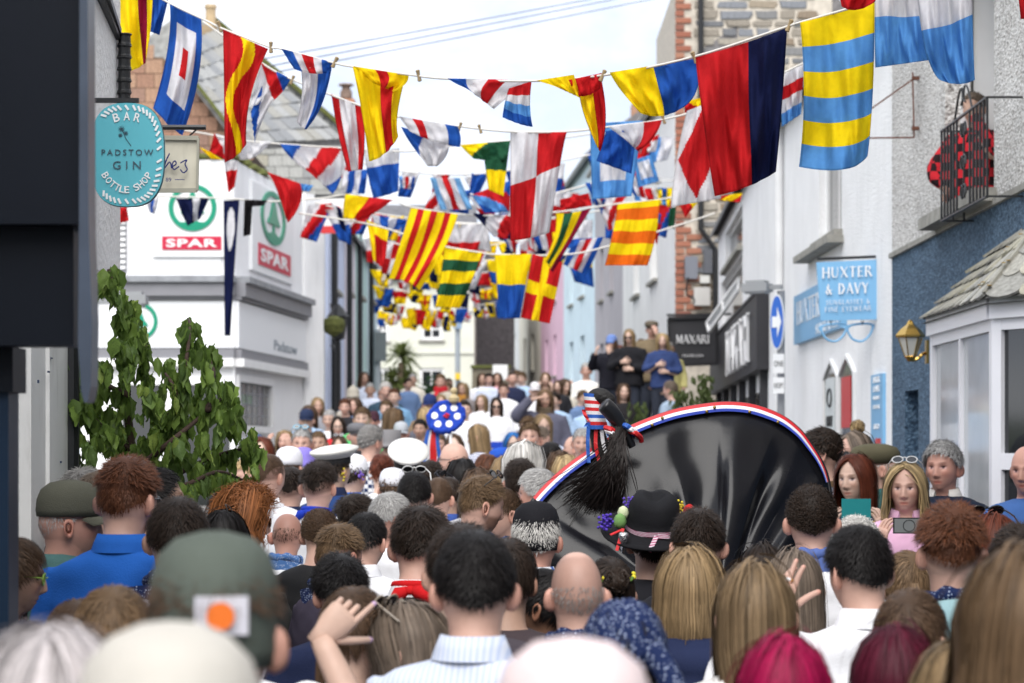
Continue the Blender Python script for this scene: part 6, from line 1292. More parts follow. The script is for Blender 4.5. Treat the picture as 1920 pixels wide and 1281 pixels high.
  n = int(n * kN * 1.1); width = width * kW * (1.0 if far else 1.15)
  az = rg.choice([-1, 1], n) * (R(az0 - 3) + rg.random(n) ** 0.8 * R(182 - az0)); part = np.clip((np.abs(az) - R(az0)) / R(180 - az0) + rg.normal(size=n) * 0.06, -0.05, 1.05)
  Pt = paths(az, part, rg.random(n)); Pt += rg.normal(size=(n, 1, 3)) * 0.003 * np.where(rg.random((n, 1, 1)) < 0.06, 4, 1)
  V, Fq, sid = ribbons(Pt, width); put(V, Fq, ((0.5 + 0.6 * rg.random(n)) * (1 + 0.14 * np.sin(az * 11 + seed) + 0.10 * np.sin(az * 29)))[sid])
 def blob_strands(c, r, n, length, curl=0.01, width=0.005):
  c = np.array(c); n = int(n * kN) + 20; d = rg.normal(size=(n, 3)); d /= np.linalg.norm(d, axis=1)[:, None]; t = np.cross(d, rg.normal(size=(n, 3))); t /= np.linalg.norm(t, axis=1)[:, None]
  pts = [c + (d * math.cos(a) + t * math.sin(a)) * r * (1 + 0.08 * rg.normal(size=(n, 1))) for a in np.linspace(0, length / r, 5)]
  V, Fq, sid = ribbons(np.stack(pts, 1), width, taper=False); put(V, Fq, (0.6 + 0.6 * rg.random(n))[sid])
  v = MB().lathe([(0.05 * r, -0.94 * r), (0.66 * r, -0.7 * r), (0.94 * r, 0), (0.66 * r, 0.7 * r), (0.05 * r, 0.94 * r)], tuple(c), 14); q = np.array([f for f in v.f if len(f) == 4]); put(np.array(v.v), q, 0.5)
 def tail(p0, L, n=240, rad=0.022, sway=(0, -0.04), width=0.006, wave=0.0):
  p0 = np.array(p0); ph = rg.random(n) * 6.28; rr = np.sqrt(rg.random(n)) * rad; pts = []
  for i in range(9):
   t = i / 8; k = math.sin(min(1, t * 1.6 + 0.25) * math.pi * 0.55) * (1 - 0.55 * t * t); c = p0 + np.array([sway[0] * t, sway[1] * math.sin(t * 2.2) , -L * t ** 1.1 + 0.02 * math.sin(t * 3.1)])
   pts.append(c + np.stack([np.cos(ph) * rr * k, np.sin(ph) * rr * k, 0.03 * rr / rad * t], 1) + wave * np.stack([np.sin(t * 9 + ph), np.cos(t * 8 + ph), 0 * ph], 1))
  V, Fq, sid = ribbons(np.stack(pts, 1), width); put(V, Fq, (0.6 + 0.6 * rg.random(n))[sid])
 if base == 'short': shell_cap(0.013, 0.005, 0.002, lump=0.0015); short_strands(2600, 0.034, 0.13, 0.010, width=0.0036, side_len=0.5)
 elif base == 'messy': shell_cap(0.018, 0.007, 0.004, lump=0.003, lf=60); short_strands(2800, 0.045, 0.20, 0.014, width=0.004, swirl=0.4)
 elif base == 'crop': shell_cap(0.014, 0.003, 0.0015, lump=0.001); short_strands(2000, 0.030, 0.26, 0.011, elmin=26, width=0.0038); short_strands(2200, 0.016, 0.10, 0.0035, width=0.003, side_len=1.0, low=-3)
 elif base == 'fade': shell_cap(0.019, 0.002, 0.001, low=16); short_strands(2300, 0.038, 0.24, 0.015, elmin=24, width=0.004, swirl=0.35); short_strands(1500, 0.012, 0.10, 0.002, width=0.003, low=10, side_len=1.0)
 elif base == 'curly': shell_cap(0.015, 0.004, 0.002, lump=0.002, lf=90); short_strands(2600, 0.020, 0.30, 0.012, curl=0.005, width=0.004, swirl=0.9, seg=6, side_len=0.4)
 elif base == 'thin': shell_cap(0.006, 0.003, 0.002, tint=0.9); short_strands(1600, 0.018, 0.2, 0.004, width=0.003)
 elif base == 'fringe': short_strands(900, 0.010, 0.05, 0.001, width=0.0025, azmin=R(75), low=-2, elmin=-40, side_len=1.0, emax=20) ; 
 elif base == 'quiff': shell_cap(0.036, 0.004, 0.002, lump=0.002, low=12); short_strands(2600, 0.045, 0.22, 0.028, elmin=26, width=0.004, swirl=0.3); short_strands(2000, 0.015, 0.10, 0.003, width=0.003, side_len=1.0)
 elif base == 'long': long_hair(2200, 0.52)
 elif base == 'longer': long_hair(2300, 0.62, vol=0.015, spread=0.06)
 elif base == 'bob': long_hair(1900, 0.20, vol=0.020, spread=0.12, back=-0.135, flip=-0.02)
 elif base == 'wavy': long_hair(1500, 0.34, wave=0.012, wf=28, vol=0.022, spread=0.22, width=0.0075)
 elif base == 'bigcurl': shell_cap(0.03, 0.03, 0.03, lump=0.006, lf=70); short_strands(2200, 0.06, 0.25, 0.03, curl=0.014, swirl=0.8, width=0.005, seg=8, side_len=0.9); long_hair(900, 0.16, wave=0.022, wf=60, vol=0.05, spread=0.25, az0=62, shell_=False)
 elif base in ('slick', 'bun', 'pony', 'braid', 'braids', 'topbun'):
  shell_cap(0.011, 0.009, 0.009, lump=0.001); short_strands(1900, 0.06, 0.0, 0.011, width=0.0045, swirl=0.08, side_len=0.8)
  if base == 'bun': blob_strands((0, -0.125, 0.07), 0.043, 320, 0.10)
  if base == 'topbun': blob_strands((0, -0.02, 0.165), 0.042, 320, 0.10)
  if base == 'pony': tail((0, -0.118, 0.035), 0.32)
  if base in ('braid', 'braids'):
   for sx in ((0.0,) if base == 'braid' else (-0.055, 0.055)):
    for k in range(9): blob_strands((sx + 0.010 * (-1) ** k, -0.105 - 0.022 * math.sin(k * 0.35), 0.03 - k * 0.032), 0.021 * (1 - 0.03 * k), 60, 0.045, width=0.0045)
 elif base == 'tonsure': shell_cap(0.0, 0.0, 0.0)
 V = np.concatenate(Vs); Fq = np.concatenate(Fs); T = np.concatenate(Ts)
 me = newmesh('hair', V, Fq, M_HAIR, True); ca = me.color_attributes.new('tint', 'FLOAT_COLOR', 'POINT'); c = np.concatenate([T, T, T, np.ones_like(T)], 1); ca.data.foreach_set('color', c.astype(np.float32).ravel())
 HAIRS[style] = me; return me
# ---------------------------------------------------------------- hats, glasses, collars (head or body coordinates)
GEAR = {}
def gear(kind):
 if kind in GEAR: return GEAR[kind]
 mb = MB(); sm = True; ms = M_CLOTH; E = dict(k=28, sx=0.90, sy=1.12)
 cap_dome = [(0.097, 0.028), (0.1, 0.05), (0.097, 0.085), (0.085, 0.118), (0.06, 0.14), (0.02, 0.150)]
 def visor(l=0.075, w=0.085, z=0.035, drop=0.02, y0=0.085):
  v = []; n = 13
  for i in range(n):
   a = -1.25 + 2.5 * i / (n - 1); x = w * math.sin(a) / math.sin(1.25) * 1.0
   for q in (0, 0.5, 1): v.append((x * (1 - 0.06 * q), 0.105 * math.cos(a * 0.95) + l * q * math.cos(a * 0.8) - 0.01, z - drop * q - 0.02 * (abs(a) / 1.25) ** 2 * 0.7))
  f = [(3 * i + j, 3 * i + j + 1, 3 * i + j + 4, 3 * i + j + 3) for i in range(n - 1) for j in range(2)]
  mb.add(v, f); mb.add([(p[0], p[1], p[2] - 0.004) for p in v], [q[::-1] for q in f])
 if kind == 'cap': mb.lathe(cap_dome, **E); visor(); mb.lathe([(0.008, 0.150), (0.009, 0.155), (0.003, 0.158)], k=8)
 elif kind == 'capback':   # cap worn with the strap and its opening
  mb.lathe(cap_dome, **E); visor()
 elif kind == 'deepcap': mb.lathe([(0.094, -0.035), (0.1, -0.01)] + cap_dome[1:], **E); visor()
 elif kind == 'beanie': mb.lathe([(0.098, 0.0), (0.106, 0.012), (0.105, 0.04), (0.1, 0.048), (0.1, 0.09), (0.085, 0.13), (0.05, 0.155), (0.01, 0.162)], **E)
 elif kind == 'flatcap':
  mb.lathe([(0.095, 0.03), (0.112, 0.055), (0.118, 0.085), (0.10, 0.115), (0.06, 0.13), (0.01, 0.135)], (0, 0.02, 0), **E); visor(0.045, 0.08, 0.04, 0.012)
 elif kind == 'sailor':
  mb.lathe([(0.098, 0.035), (0.100, 0.045), (0.104, 0.078)], m=1, **E); mb.lathe([(0.104, 0.079), (0.135, 0.105), (0.148, 0.118), (0.146, 0.128), (0.10, 0.142), (0.02, 0.146)], (0, 0.012, 0.0), **E); ms = [M_CLOTH, mat('black_felt', (0.012, 0.012, 0.014), 0.8)]
 elif kind == 'tophat':
  mb.lathe([(0.10, 0.04), (0.155, 0.05), (0.165, 0.066), (0.158, 0.068), (0.104, 0.058), (0.098, 0.10), (0.106, 0.205), (0.10, 0.21), (0.02, 0.212)], **E)
 elif kind == 'brim':      # wide black felt hat with a creased crown
  mb.lathe([(0.095, 0.045), (0.16, 0.030), (0.192, 0.036), (0.196, 0.044), (0.16, 0.040), (0.104, 0.056), (0.101, 0.10), (0.095, 0.150), (0.078, 0.178), (0.045, 0.186), (0.012, 0.172)], k=36, sx=0.97, sy=1.08)
  mb.v = [(x * (1 - 0.10 * max(0, (z - 0.12) / 0.06) * (y > 0)), y, z - 0.016 * math.exp(-(x / 0.03) ** 2) * (z > 0.15) - 0.006 * math.cos(2 * math.atan2(y, x)) * (math.hypot(x, y) > 0.15)) for x, y, z in mb.v]
 elif kind == 'bucket': mb.lathe([(0.15, -0.005), (0.152, 0.0), (0.112, 0.045), (0.108, 0.08), (0.094, 0.118), (0.068, 0.142), (0.035, 0.155), (0.008, 0.158)], **E)
 elif kind == 'knit': mb.lathe([(0.099, 0.005), (0.108, 0.02), (0.106, 0.05), (0.1, 0.055), (0.104, 0.10), (0.085, 0.145), (0.04, 0.175), (0.03, 0.19), (0.012, 0.20)], **E)
 elif kind in ('glasses', 'sunglasses', 'headglasses'):
  ms = [M_GLOSS, M_SHINY]; sm = False
  for s_ in (-1, 1):
   ring = [(s_ * 0.032 + 0.025 * math.cos(a), 0.101 - 0.10 * abs(s_ * 0.032 + 0.025 * math.cos(a)) ** 1.2, 0.004 + 0.019 * math.sin(a)) for a in np.linspace(0, 2 * math.pi, 15)]
   mb.tube(ring, 0.0028, 5, caps=False); mb.tube([(s_ * 0.056, 0.094, 0.01), (s_ * 0.077, 0.05, 0.012), (s_ * 0.081, -0.012, 0.006)], 0.0026, 5)
   if kind != 'glasses': mb.add([Vector(p) for p in ring[:-1]], [tuple(range(14))], 1)
  mb.tube([(-0.008, 0.107, 0.008), (0, 0.109, 0.011), (0.008, 0.107, 0.008)], 0.0026, 5)
  if kind == 'headglasses':
   M = Matrix.Translation((0, -0.026, 0.088)) @ Matrix.Rotation(R(38), 4, 'X') @ Matrix.Diagonal((1.10, 0.98, 1.05, 1)); mb.v = [tuple(M @ Vector(p)) for p in mb.v]
 # body coordinates from here on
 elif kind == 'collar':
  v, f = [], []; k = 30; prof = ((0.068, 1.452, 0), (0.066, 1.476, 0), (0.064, 1.502, -0.002), (0.071, 1.506, -0.004), (0.083, 1.478, -0.004), (0.092, 1.452, -0.004))
  for r, z, o in prof:
   for j in range(k):
    a = R(-76) - j * R(208 - 0) / (k - 1) if False else R(118) + j * R(304) / (k - 1); v.append((r * math.cos(a), -0.028 + o + r * math.sin(a), z - 0.012 * max(0, math.sin(a))))
  for i in range(len(prof) - 1):
   for j in range(k - 1): f.append((i * k + j, i * k + j + 1, (i + 1) * k + j + 1, (i + 1) * k + j))
  mb.add(v, f)
 elif kind == 'bandana':
  rg = random.Random(3); k = 36; ringp = [(0.076 * math.cos(a), -0.026 + 0.077 * math.sin(a), 1.478 - 0.016 * math.sin(a) + 0.004 * math.sin(a * 5)) for a in np.linspace(0, 2 * math.pi, k, endpoint=False)]
  mb.tube(ringp + [ringp[0]], [0.020 + 0.004 * math.sin(i * 1.7) for i in range(k + 1)], 10, caps=False)
  n = 9; v = []; f = []    # kerchief point down the back
  for i in range(n):
   for j in range(7):
    t = j / 6; x = (i / (n - 1) - 0.5) * 2 * 0.13 * (1 - t) ; v.append((x, -0.098 - 0.022 * t - 0.02 * (1 - (x / 0.13) ** 2), 1.482 - 0.115 * t + 0.05 * (abs(x) / 0.13) * (1 - t) * 0 - 0.018 * abs(x) / 0.13))
  for i in range(n - 1):
   for j in range(6): f.append((i * 7 + j, i * 7 + j + 1, i * 7 + j + 8, i * 7 + j + 7))
  mb.add(v, f); mb.tube([(0, 0.05, 1.455), (0.03, 0.075, 1.43), (0.05, 0.09, 1.40)], [0.016, 0.014, 0.004], 7); mb.tube([(0, 0.05, 1.455), (-0.03, 0.075, 1.43), (-0.04, 0.09, 1.39)], [0.016, 0.014, 0.004], 7)
 elif kind == 'neckerchief':  # small knotted scarf, ends at the back
  ringp = [(0.070 * math.cos(a), -0.028 + 0.072 * math.sin(a), 1.482 - 0.010 * math.sin(a)) for a in np.linspace(0, 2 * math.pi, 30, endpoint=False)]; mb.tube(ringp + [ringp[0]], 0.014, 8, caps=False)
  mb.tube([(0, -0.10, 1.475), (0.035, -0.125, 1.468), (0.075, -0.128, 1.44)], [0.012, 0.026, 0.012], 8); mb.tube([(0, -0.10, 1.475), (-0.035, -0.125, 1.462), (-0.065, -0.128, 1.43)], [0.012, 0.024, 0.010], 8); mb.lathe([(0.006, -0.016), (0.02, -0.008), (0.02, 0.008), (0.006, 0.016)], (0, -0.11, 1.472), 10)
 elif kind == 'hood':
  k = 28; v = []; prof = [(0.070, 1.455, 0.0), (0.085, 1.485, -0.006), (0.105, 1.488, -0.016), (0.118, 1.455, -0.03), (0.112, 1.41, -0.045), (0.085, 1.38, -0.05)]
  for r, z, o in prof:
   for j in range(k):
    a = 2 * math.pi * j / k; b = max(0, -math.sin(a)); v.append((r * math.cos(a) * 1.02, -0.03 + o * b * 1.4 + r * math.sin(a) * (0.85 + 0.25 * b), z - (0.03 + 0.0) * (1 - b) - (0.03 * b if z < 1.43 else 0)))
  f = [(i * k + j, i * k + (j + 1) % k, (i + 1) * k + (j + 1) % k, (i + 1) * k + j) for i in range(len(prof) - 1) for j in range(k)]; mb.add(v, f)
  me = remesh([], [], 0.01) if False else None
 elif kind == 'scarf':
  for dz, r in ((0.0, 0.032), (0.035, 0.028)):
   rp = [(0.088 * math.cos(a), -0.022 + 0.09 * math.sin(a), 1.462 + dz - 0.012 * math.sin(a) + 0.006 * math.sin(3 * a)) for a in np.linspace(0, 2 * math.pi, 26, endpoint=False)]; mb.tube(rp + [rp[0]], r, 9, caps=False)
  mb.tube([(0.03, 0.08, 1.45), (0.04, 0.13, 1.35), (0.05, 0.14, 1.1)], [0.03, 0.05, 0.045], 8)
 elif kind in ('strapL', 'strapR'):
  for s_ in ((-1,) if kind == 'strapL' else (1,)):
   pts = smooth_curve([(s_ * 0.10, -0.155, 1.20), (s_ * 0.11, -0.15, 1.38), (s_ * 0.115, -0.03, 1.452), (s_ * 0.13, 0.105, 1.36), (s_ * 0.16, 0.12, 1.18)], 5)
   for a, b in zip(pts[:-1], pts[1:]): mb.bar(a, b, 0.055, 0.012, up=(0, -0.3 if a.y < 0 else 0.3, 1))
 elif kind == 'pack': 
  v, f = ring_loft([(1.42, 0.10, 0.05, -0.20), (1.40, 0.13, 0.08, -0.21), (1.10, 0.15, 0.10, -0.22), (0.98, 0.13, 0.08, -0.21)]); mb.add(v, f)
 me = mb.mesh(kind, ms, sm); GEAR[kind] = me; return me
HEADGEAR = {'cap', 'capback', 'beanie', 'flatcap', 'sailor', 'tophat', 'brim', 'bucket', 'knit', 'deepcap', 'glasses', 'sunglasses', 'headglasses'}
GNAME = {'capback': 'cap', 'deepcap': 'cap', 'strapL': 'backpack_strap', 'strapR': 'backpack_strap', 'flatcap': 'flat_cap', 'sailor': 'peaked_sailor_cap', 'tophat': 'top_hat', 'brim': 'felt_hat', 'bucket': 'sun_hat', 'knit': 'knitted_hat', 'headglasses': 'sunglasses', 'strap': 'backpack_strap', 'pack': 'backpack', 'neckerchief': 'neckerchief', 'bandana': 'bandana'}
HATTOP = {'cap': 0.028, 'deepcap': 0.028, 'capback': 0.028, 'beanie': 0.038, 'flatcap': 0.012, 'sailor': 0.024, 'tophat': 0.09, 'brim': 0.06, 'bucket': 0.03, 'knit': 0.075}
HAIRTOP = {'messy': 0.024, 'curly': 0.024, 'quiff': 0.045, 'fade': 0.027, 'bigcurl': 0.045, 'topbun': 0.085, 'none': 0.0, 'fringe': 0.0, 'thin': 0.006}
SKIN = {'fair': (0.56, 0.38, 0.30), 'pink': (0.55, 0.34, 0.27), 'tan': (0.43, 0.27, 0.20), 'red': (0.50, 0.27, 0.21), 'brown': (0.28, 0.15, 0.095), 'pale': (0.62, 0.45, 0.37)}
HCOL = {'black': (0.012, 0.010, 0.010), 'dark': (0.028, 0.018, 0.013), 'brown': (0.085, 0.05, 0.03), 'mid': (0.16, 0.10, 0.055), 'light': (0.28, 0.19, 0.10), 'blond': (0.46, 0.33, 0.17), 'ginger': (0.27, 0.10, 0.035), 'auburn': (0.12, 0.03, 0.015),
  'rust': (0.115, 0.042, 0.020), 'grey': (0.26, 0.25, 0.24), 'silver': (0.46, 0.45, 0.44), 'white': (0.62, 0.60, 0.57), 'magenta': (0.30, 0.004, 0.055), 'burgundy': (0.085, 0.008, 0.022), 'greybrown': (0.17, 0.13, 0.10), 'bluehair': (0.03, 0.16, 0.45), 'pinkwhite': (0.60, 0.55, 0.55)}
PEOPLE = []; HMS = {}
def person(cx, yt, w, yaw, hair, hc, skin, top, label, pose='down', style='shirt', mt=None, hy=0, pitch=0, hat=None, hatc=None, ex=(), beard=0, fade=0, d=None, wd=1.0, group=None, legs=(0.03, 0.035, 0.05), lean=0.0, smin=0.80, smax=1.10, gz=None):
 """cx, yt, w: photo column of the head, row of its top, width in pixels; yaw 0 = back to us, 90 = facing left, -90 = right, 180 = facing us"""
 toff = HATTOP.get(hat, 0) if hat else HAIRTOP.get(hair.split('_')[0], 0.02)
 hw = 0.163 if hair in ('none', 'fringe', 'thin') else 0.175
 dep = d or hw * F / w; s = 1.0
 for _ in range(12):
  Z = P(cx, yt, dep).z; s = min(max((Z - (ground(dep) if gz is None else gz)) / (1.75 + toff), smin), smax)
  if d is None: dep = 0.5 * dep + 0.5 * hw * s * F / w
 p = P(cx, yt, dep); base = p.z - s * (1.75 + toff)
 lod = 0 if dep < 14 else 1
 jr = random.Random(int(cx * 7 + yt))
 if wd == 1.0: wd = jr.choice([0.94, 0.97, 1.0, 1.03, 1.06]) if lod == 0 else jr.choice([0.95, 1.04])
 if dep > 4.6 and not hat and pose in ('down', 'chest'):
  if pitch == 0: pitch = jr.choice([-7, 0, 5, 10]) if lod == 0 else jr.choice([0, 6])
  if hy == 0: hy = jr.choice([-18, -8, 0, 8, 18]) if lod == 0 else jr.choice([-12, 0, 12])
 me = body_mesh(pose, hy, pitch, beard, fade, lod, wd)
 o = link('person', me, None, SKIN[skin] if isinstance(skin, str) else skin); tag(o, label, 'person', group or 'people in the crowd')
 yw = R(yaw - hy); o.rotation_euler = (R(lean), 0, yw); o.scale = (s, s, s)
 # the head, not the feet, goes over the pixel
 M = head_rot(hy, pitch).to_3x3(); hcn = Vector((0, 0, HC)) + Vector(PIV) + M @ (-Vector(PIV)); off = Matrix.Rotation(yw, 3, 'Z') @ (hcn * s)
 o.location = (p.x - off.x, dep - off.y, base)
 HM = Matrix.Translation((0, 0, HC)) @ Matrix.Translation(Vector(PIV)) @ head_rot(hy, pitch) @ Matrix.Translation(-Vector(PIV))
 HMS[o.name] = HM
 c = HCOL[hc] if isinstance(hc, str) else hc
 def headchild(nm, me, col):
  k = link(nm, me, o, col); k.matrix_basis = HM; return k
 if hair != 'none': hb_ = hair.split('_')[0]; headchild('hair', hair_mesh(hb_ + '_lod' if dep > 13.5 else hb_ + '_' + 'abc'[len(PEOPLE) % 3]), c)
 if hat: headchild(GNAME.get(hat, hat), gear(hat), hatc or (0.05, 0.05, 0.05))
 sh = link('shirt' if style in ('shirt', 'tee') else 'coat', shirt_mesh(pose, style, mt, len(PEOPLE), lod), o, top)
 sh.scale = (1.08, 1.05, 1.0); sh.location = (0, 0, 0.024)
 if lod == 0 or dep > 25: link('trousers', trouser_mesh(), o, legs)
 for e in [q for e in ex for q in ([('strapL', *e[1:]), ('strapR', *e[1:])] if e[0] == 'strap' else [e])]:
  k, col = e[0], e[1]; mt_ = e[2] if len(e) > 2 else None
  g = gear(k)
  if mt_:
   key = k + mt_.name
   if key not in GEAR: GEAR[key] = g.copy(); GEAR[key].materials[0] = mt_
   g = GEAR[key]
  if k in HEADGEAR: headchild(GNAME.get(k, k), g, col)
  else: link(GNAME.get(k, k), g, o, col).location = (0, 0, 0.024)
 PEOPLE.append((label, o.location.x, o.location.y, s, base - ground(dep), dep))
 return o
def wpos(o, p):
 """a point in a person's own coordinates -> the street"""
 return Matrix.LocRotScale(o.location, o.rotation_euler, o.scale) @ Vector(p)
# ================================================================ the crowd
W_, NV, BK = (0.80, 0.80, 0.83), (0.015, 0.022, 0.06), (0.016, 0.016, 0.02)
bn = ('bandana', NV, M_BANDNAVY); bb = ('bandana', (0.1, 0.2, 0.5), M_BANDBLUE); col_w = ('collar', W_)
pp = person
# ---- closest, thrown out of focus
pp(92, 1162, 262, 12, 'bob_a', 'pinkwhite', 'pink', (0.5, 0.5, 0.55), 'blurred white haired head at the bottom corner beside the cream hat', d=2.75)
pp(318, 1170, 380, 5, 'thin_b', 'grey', 'pink', (0.6, 0.58, 0.55), 'blurred person in a cream sun hat right in front of the camera', hat='bucket', hatc=(0.56, 0.53, 0.48), d=2.3)
A_cap = pp(402, 992, 275, 0, 'crop_a', 'brown', 'pink', (0.10, 0.12, 0.12), 'blurred person in a grey green cap with an orange dot patch', hat='deepcap', hatc=(0.10, 0.118, 0.10), d=3.2, hy=0, wd=1.05)
pp(1075, 1192, 360, 8, 'thin_c', 'pinkwhite', 'pink', (0.62, 0.45, 0.48), 'blurred pale pink and white head at the bottom edge', hat='beanie', hatc=(0.72, 0.60, 0.60), d=2.45)
pp(1470, 1182, 185, 4, 'long_a', 'magenta', 'fair', (0.3, 0.3, 0.32), 'woman with bright magenta straight hair', d=4.1)
pp(1680, 1166, 160, -8, 'long_b', 'burgundy', 'fair', (0.2, 0.2, 0.24), 'woman with dark burgundy hair next to the magenta haired one', d=4.5)
pp(1805, 1193, 175, -12, 'bob_b', 'light', 'fair', (0.3, 0.25, 0.2), 'blurred light brown head below the tousled wavy hair', d=4.2)
pp(1922, 1018, 215, 12, 'wavy_f', 'mid', 'fair', (0.10, 0.14, 0.22), 'blurred woman with tousled wavy brown hair at the picture edge', d=3.6)
A_band = pp(1170, 1118, 165, 18, 'slick_b', 'black', 'tan', BK, 'black haired woman wearing a navy patterned headscarf', d=4.7, pitch=8)
pp(890, 984, 148, 3, 'short_a', 'black', 'pink', (0.6, 0.65, 0.78), 'man with short black hair in pale striped shirt and collar', mt=M_PALESTR, ex=[('collar', (0.6, 0.65, 0.78), M_PALESTR)], d=5.0)
pp(868, 972, 130, -6, 'messy_a', 'dark', 'fair', (0.06, 0.05, 0.06), 'dark haired head just behind the man in the striped shirt', d=5.9)
GIRL = pp(664, 1092, 118, -28, 'pony_a', 'brown', 'fair', W_, 'girl with brown ponytail in white hooded top', ex=[('hood', W_)], d=5.6, smin=0.72, pitch=4)
pp(768, 1122, 112, 62, 'wavy_a', 'greybrown', 'fair', (0.12, 0.33, 0.52), 'girl in blue hooded top looking down with sunglasses on her hair', ex=[('hood', (0.12, 0.33, 0.52)), ('headglasses', (0.3, 0.25, 0.2))], d=5.5, smin=0.72, pitch=12)
pp(1081, 1034, 122, 6, 'fringe_a', 'grey', 'pink', (0.025, 0.022, 0.03), 'bald man with navy kerchief and dark jacket', ex=[bn], style='coat', d=6.1, fade=2, pitch=-4, smin=0.78)
pp(1018, 1060, 96, 68, 'slick_c', 'black', 'brown', (0.05, 0.05, 0.055), 'woman in profile looking up beside the bald man', d=7.0, pitch=-10)
pp(952, 1002, 92, -10, 'bun_a', 'dark', 'tan', (0.06, 0.045, 0.05), 'woman with dark hair pinned in a bun in front of the floral shirt', d=6.6, smin=0.76)
A_crown = pp(1142, 1040, 92, 10, 'bun_b', 'dark', 'fair', BK, 'dark haired woman with a yellow flower garland', d=7.4)
pp(1295, 1020, 128, -5, 'bob_c', 'light', 'fair', NV, 'woman with light brown bob in navy quilted jacket', style='puffer', d=6.4)
pp(1416, 1048, 158, 3, 'longer_a', (0.20, 0.135, 0.075), 'fair', (0.66, 0.64, 0.62), 'woman with long straight light brown hair down her back', d=5.4)
pp(1488, 1024, 112, 8, 'long_c', 'greybrown', 'fair', (0.2, 0.2, 0.22), 'woman with smooth ash brown hair behind the long haired one', d=7.0)
pp(1430, 1015, 96, 12, 'long_d', 'dark', 'fair', (0.1, 0.1, 0.12), 'dark haired head in front of the black costume', d=8.0)
SMOKER = pp(1610, 976, 122, 22, 'short_b', 'black', 'pink', W_, 'man in white shirt holding up a cigarette', pose='smoke', ex=[col_w], d=6.2, pitch=6)
pp(1783, 934, 132, -3, 'fade_c', 'rust', 'pink', (0.26, 0.40, 0.42), 'man with reddish brown hair, navy kerchief and pale teal hooded jacket', ex=[bn, ('hood', (0.27, 0.42, 0.45))], style='coat', d=6.3, fade=1)
pp(1708, 1098, 148, -30, 'slick_d', 'brown', 'fair', (0.25, 0.38, 0.40), 'woman with sleek brown hair turned to one side', d=5.3, smin=0.76)
pp(1700, 1028, 86, 5, 'pony_b', 'mid', 'fair', (0.05, 0.05, 0.06), 'woman with streaked ponytail between the two young men', d=7.6)
pp(1862, 958, 92, 10, 'long_e', 'auburn', 'fair', (0.16, 0.10, 0.06), 'woman with auburn hair and sunglasses pushed up', ex=[('headglasses', (0.02, 0.02, 0.02))], d=7.8)
pp(1912, 978, 100, 0, 'messy_c', 'dark', 'pink', (0.1, 0.1, 0.15), 'dark haired head at the edge beside the auburn woman', d=6.9)
pp(1606, 960, 84, 15, 'curly_b', 'white', 'pink', (0.4, 0.4, 0.42), 'white haired person hidden behind the smoking man', d=8.6)
# ---- left edge
CAPMAN = pp(130, 898, 92, -72, 'fringe_b', 'silver', 'red', (0.075, 0.16, 0.155), 'man in olive cap and teal jacket with rucksack straps', hat='capback', hatc=(0.085, 0.085, 0.065), style='coat', ex=[('strap', (0.05, 0.035, 0.04)), ('collar', (0.075, 0.16, 0.155)), ('pack', (0.04, 0.035, 0.04))], d=7.8)
pp(240, 848, 112, -22, 'crop_g', 'rust', 'pink', (0.018, 0.115, 0.46), 'tall red haired man in bright blue polo shirt', ex=[('collar', (0.018, 0.115, 0.46)), ('glasses', (0.05, 0.05, 0.06))], style='tee', d=7.3, hy=-10, beard=3, smax=1.16)
pp(158, 872, 78, -40, 'messy_e', 'grey', 'pink', (0.03, 0.03, 0.035), 'grey haired head behind the olive cap', d=9.4)
pp(192, 876, 84, -60, 'short_c', 'greybrown', 'pink', (0.02, 0.02, 0.025), 'grey brown haired man in dark collar behind the blue polo shirt', ex=[('collar', (0.02, 0.02, 0.025))], d=9.0)
pp(296, 872, 76, -78, 'short_d', 'black', 'tan', (0.05, 0.05, 0.06), 'black haired man in profile beyond the red haired man', d=9.0)
pp(334, 924, 104, -12, 'short_e', 'dark', 'fair', (0.55, 0.55, 0.62), 'dark haired young man with navy kerchief behind the grey green cap', ex=[bn], d=7.0, pitch=6)
pp(421, 952, 78, -20, 'long_f', 'black', 'fair', (0.02, 0.02, 0.02), 'woman with sleek black hair beside the curly redhead', d=8.8)
pp(25, 1000, 96, -82, 'slick_e', 'brown', 'tan', NV, 'woman with lime green sunglasses and navy coat at the picture edge', ex=[('sunglasses', (0.25, 0.4, 0.08))], style='coat', d=7.0)
pp(212, 1090, 108, -8, 'braid_a', 'mid', 'fair', (0.2, 0.2, 0.25), 'child with braided brown hair beside the grey green cap', d=4.9, smin=0.66)
pp(146, 1116, 96, -14, 'slick_h', 'brown', 'fair', NV, 'brown haired head next to the braided child', d=5.6, smin=0.7)
pp(460, 902, 82, -72, 'bigcurl_a', 'ginger', 'pink', BK, 'woman with curly ginger hair and tortoiseshell sunglasses', ex=[('sunglasses', (0.12, 0.04, 0.015))], d=9.6)
# ---- men in white, middle of the street
pp(503, 849, 56, -28, 'thin_a', 'brown', 'pink', W_, 'man with cropped brown hair in white hooded top', ex=[('hood', W_)], fade=1, d=13.4, hy=-12)
pp(545, 871, 52, -6, 'fade_a', 'dark', 'pink', (0.02, 0.035, 0.10), 'man with faded haircut and navy sailor collar', ex=[('collar', NV)], fade=1, d=14.0)
pp(598, 861, 62, -14, 'fade_b', 'dark', 'pink', W_, 'dark haired man with bright blue knotted kerchief', ex=[('neckerchief', (0.02, 0.05, 0.45))], fade=1, d=12.8)
pp(539, 961, 66, -4, 'fringe_c', 'dark', 'red', W_, 'bald man with pale blue patterned kerchief and white shirt', ex=[bb], d=11.2, fade=2, smin=0.78)
pp(600, 948, 66, -10, 'curly_c', 'brown', 'pink', (0.02, 0.02, 0.022), 'man with curly brown hair next to the bald man', d=10.6, smin=0.78)
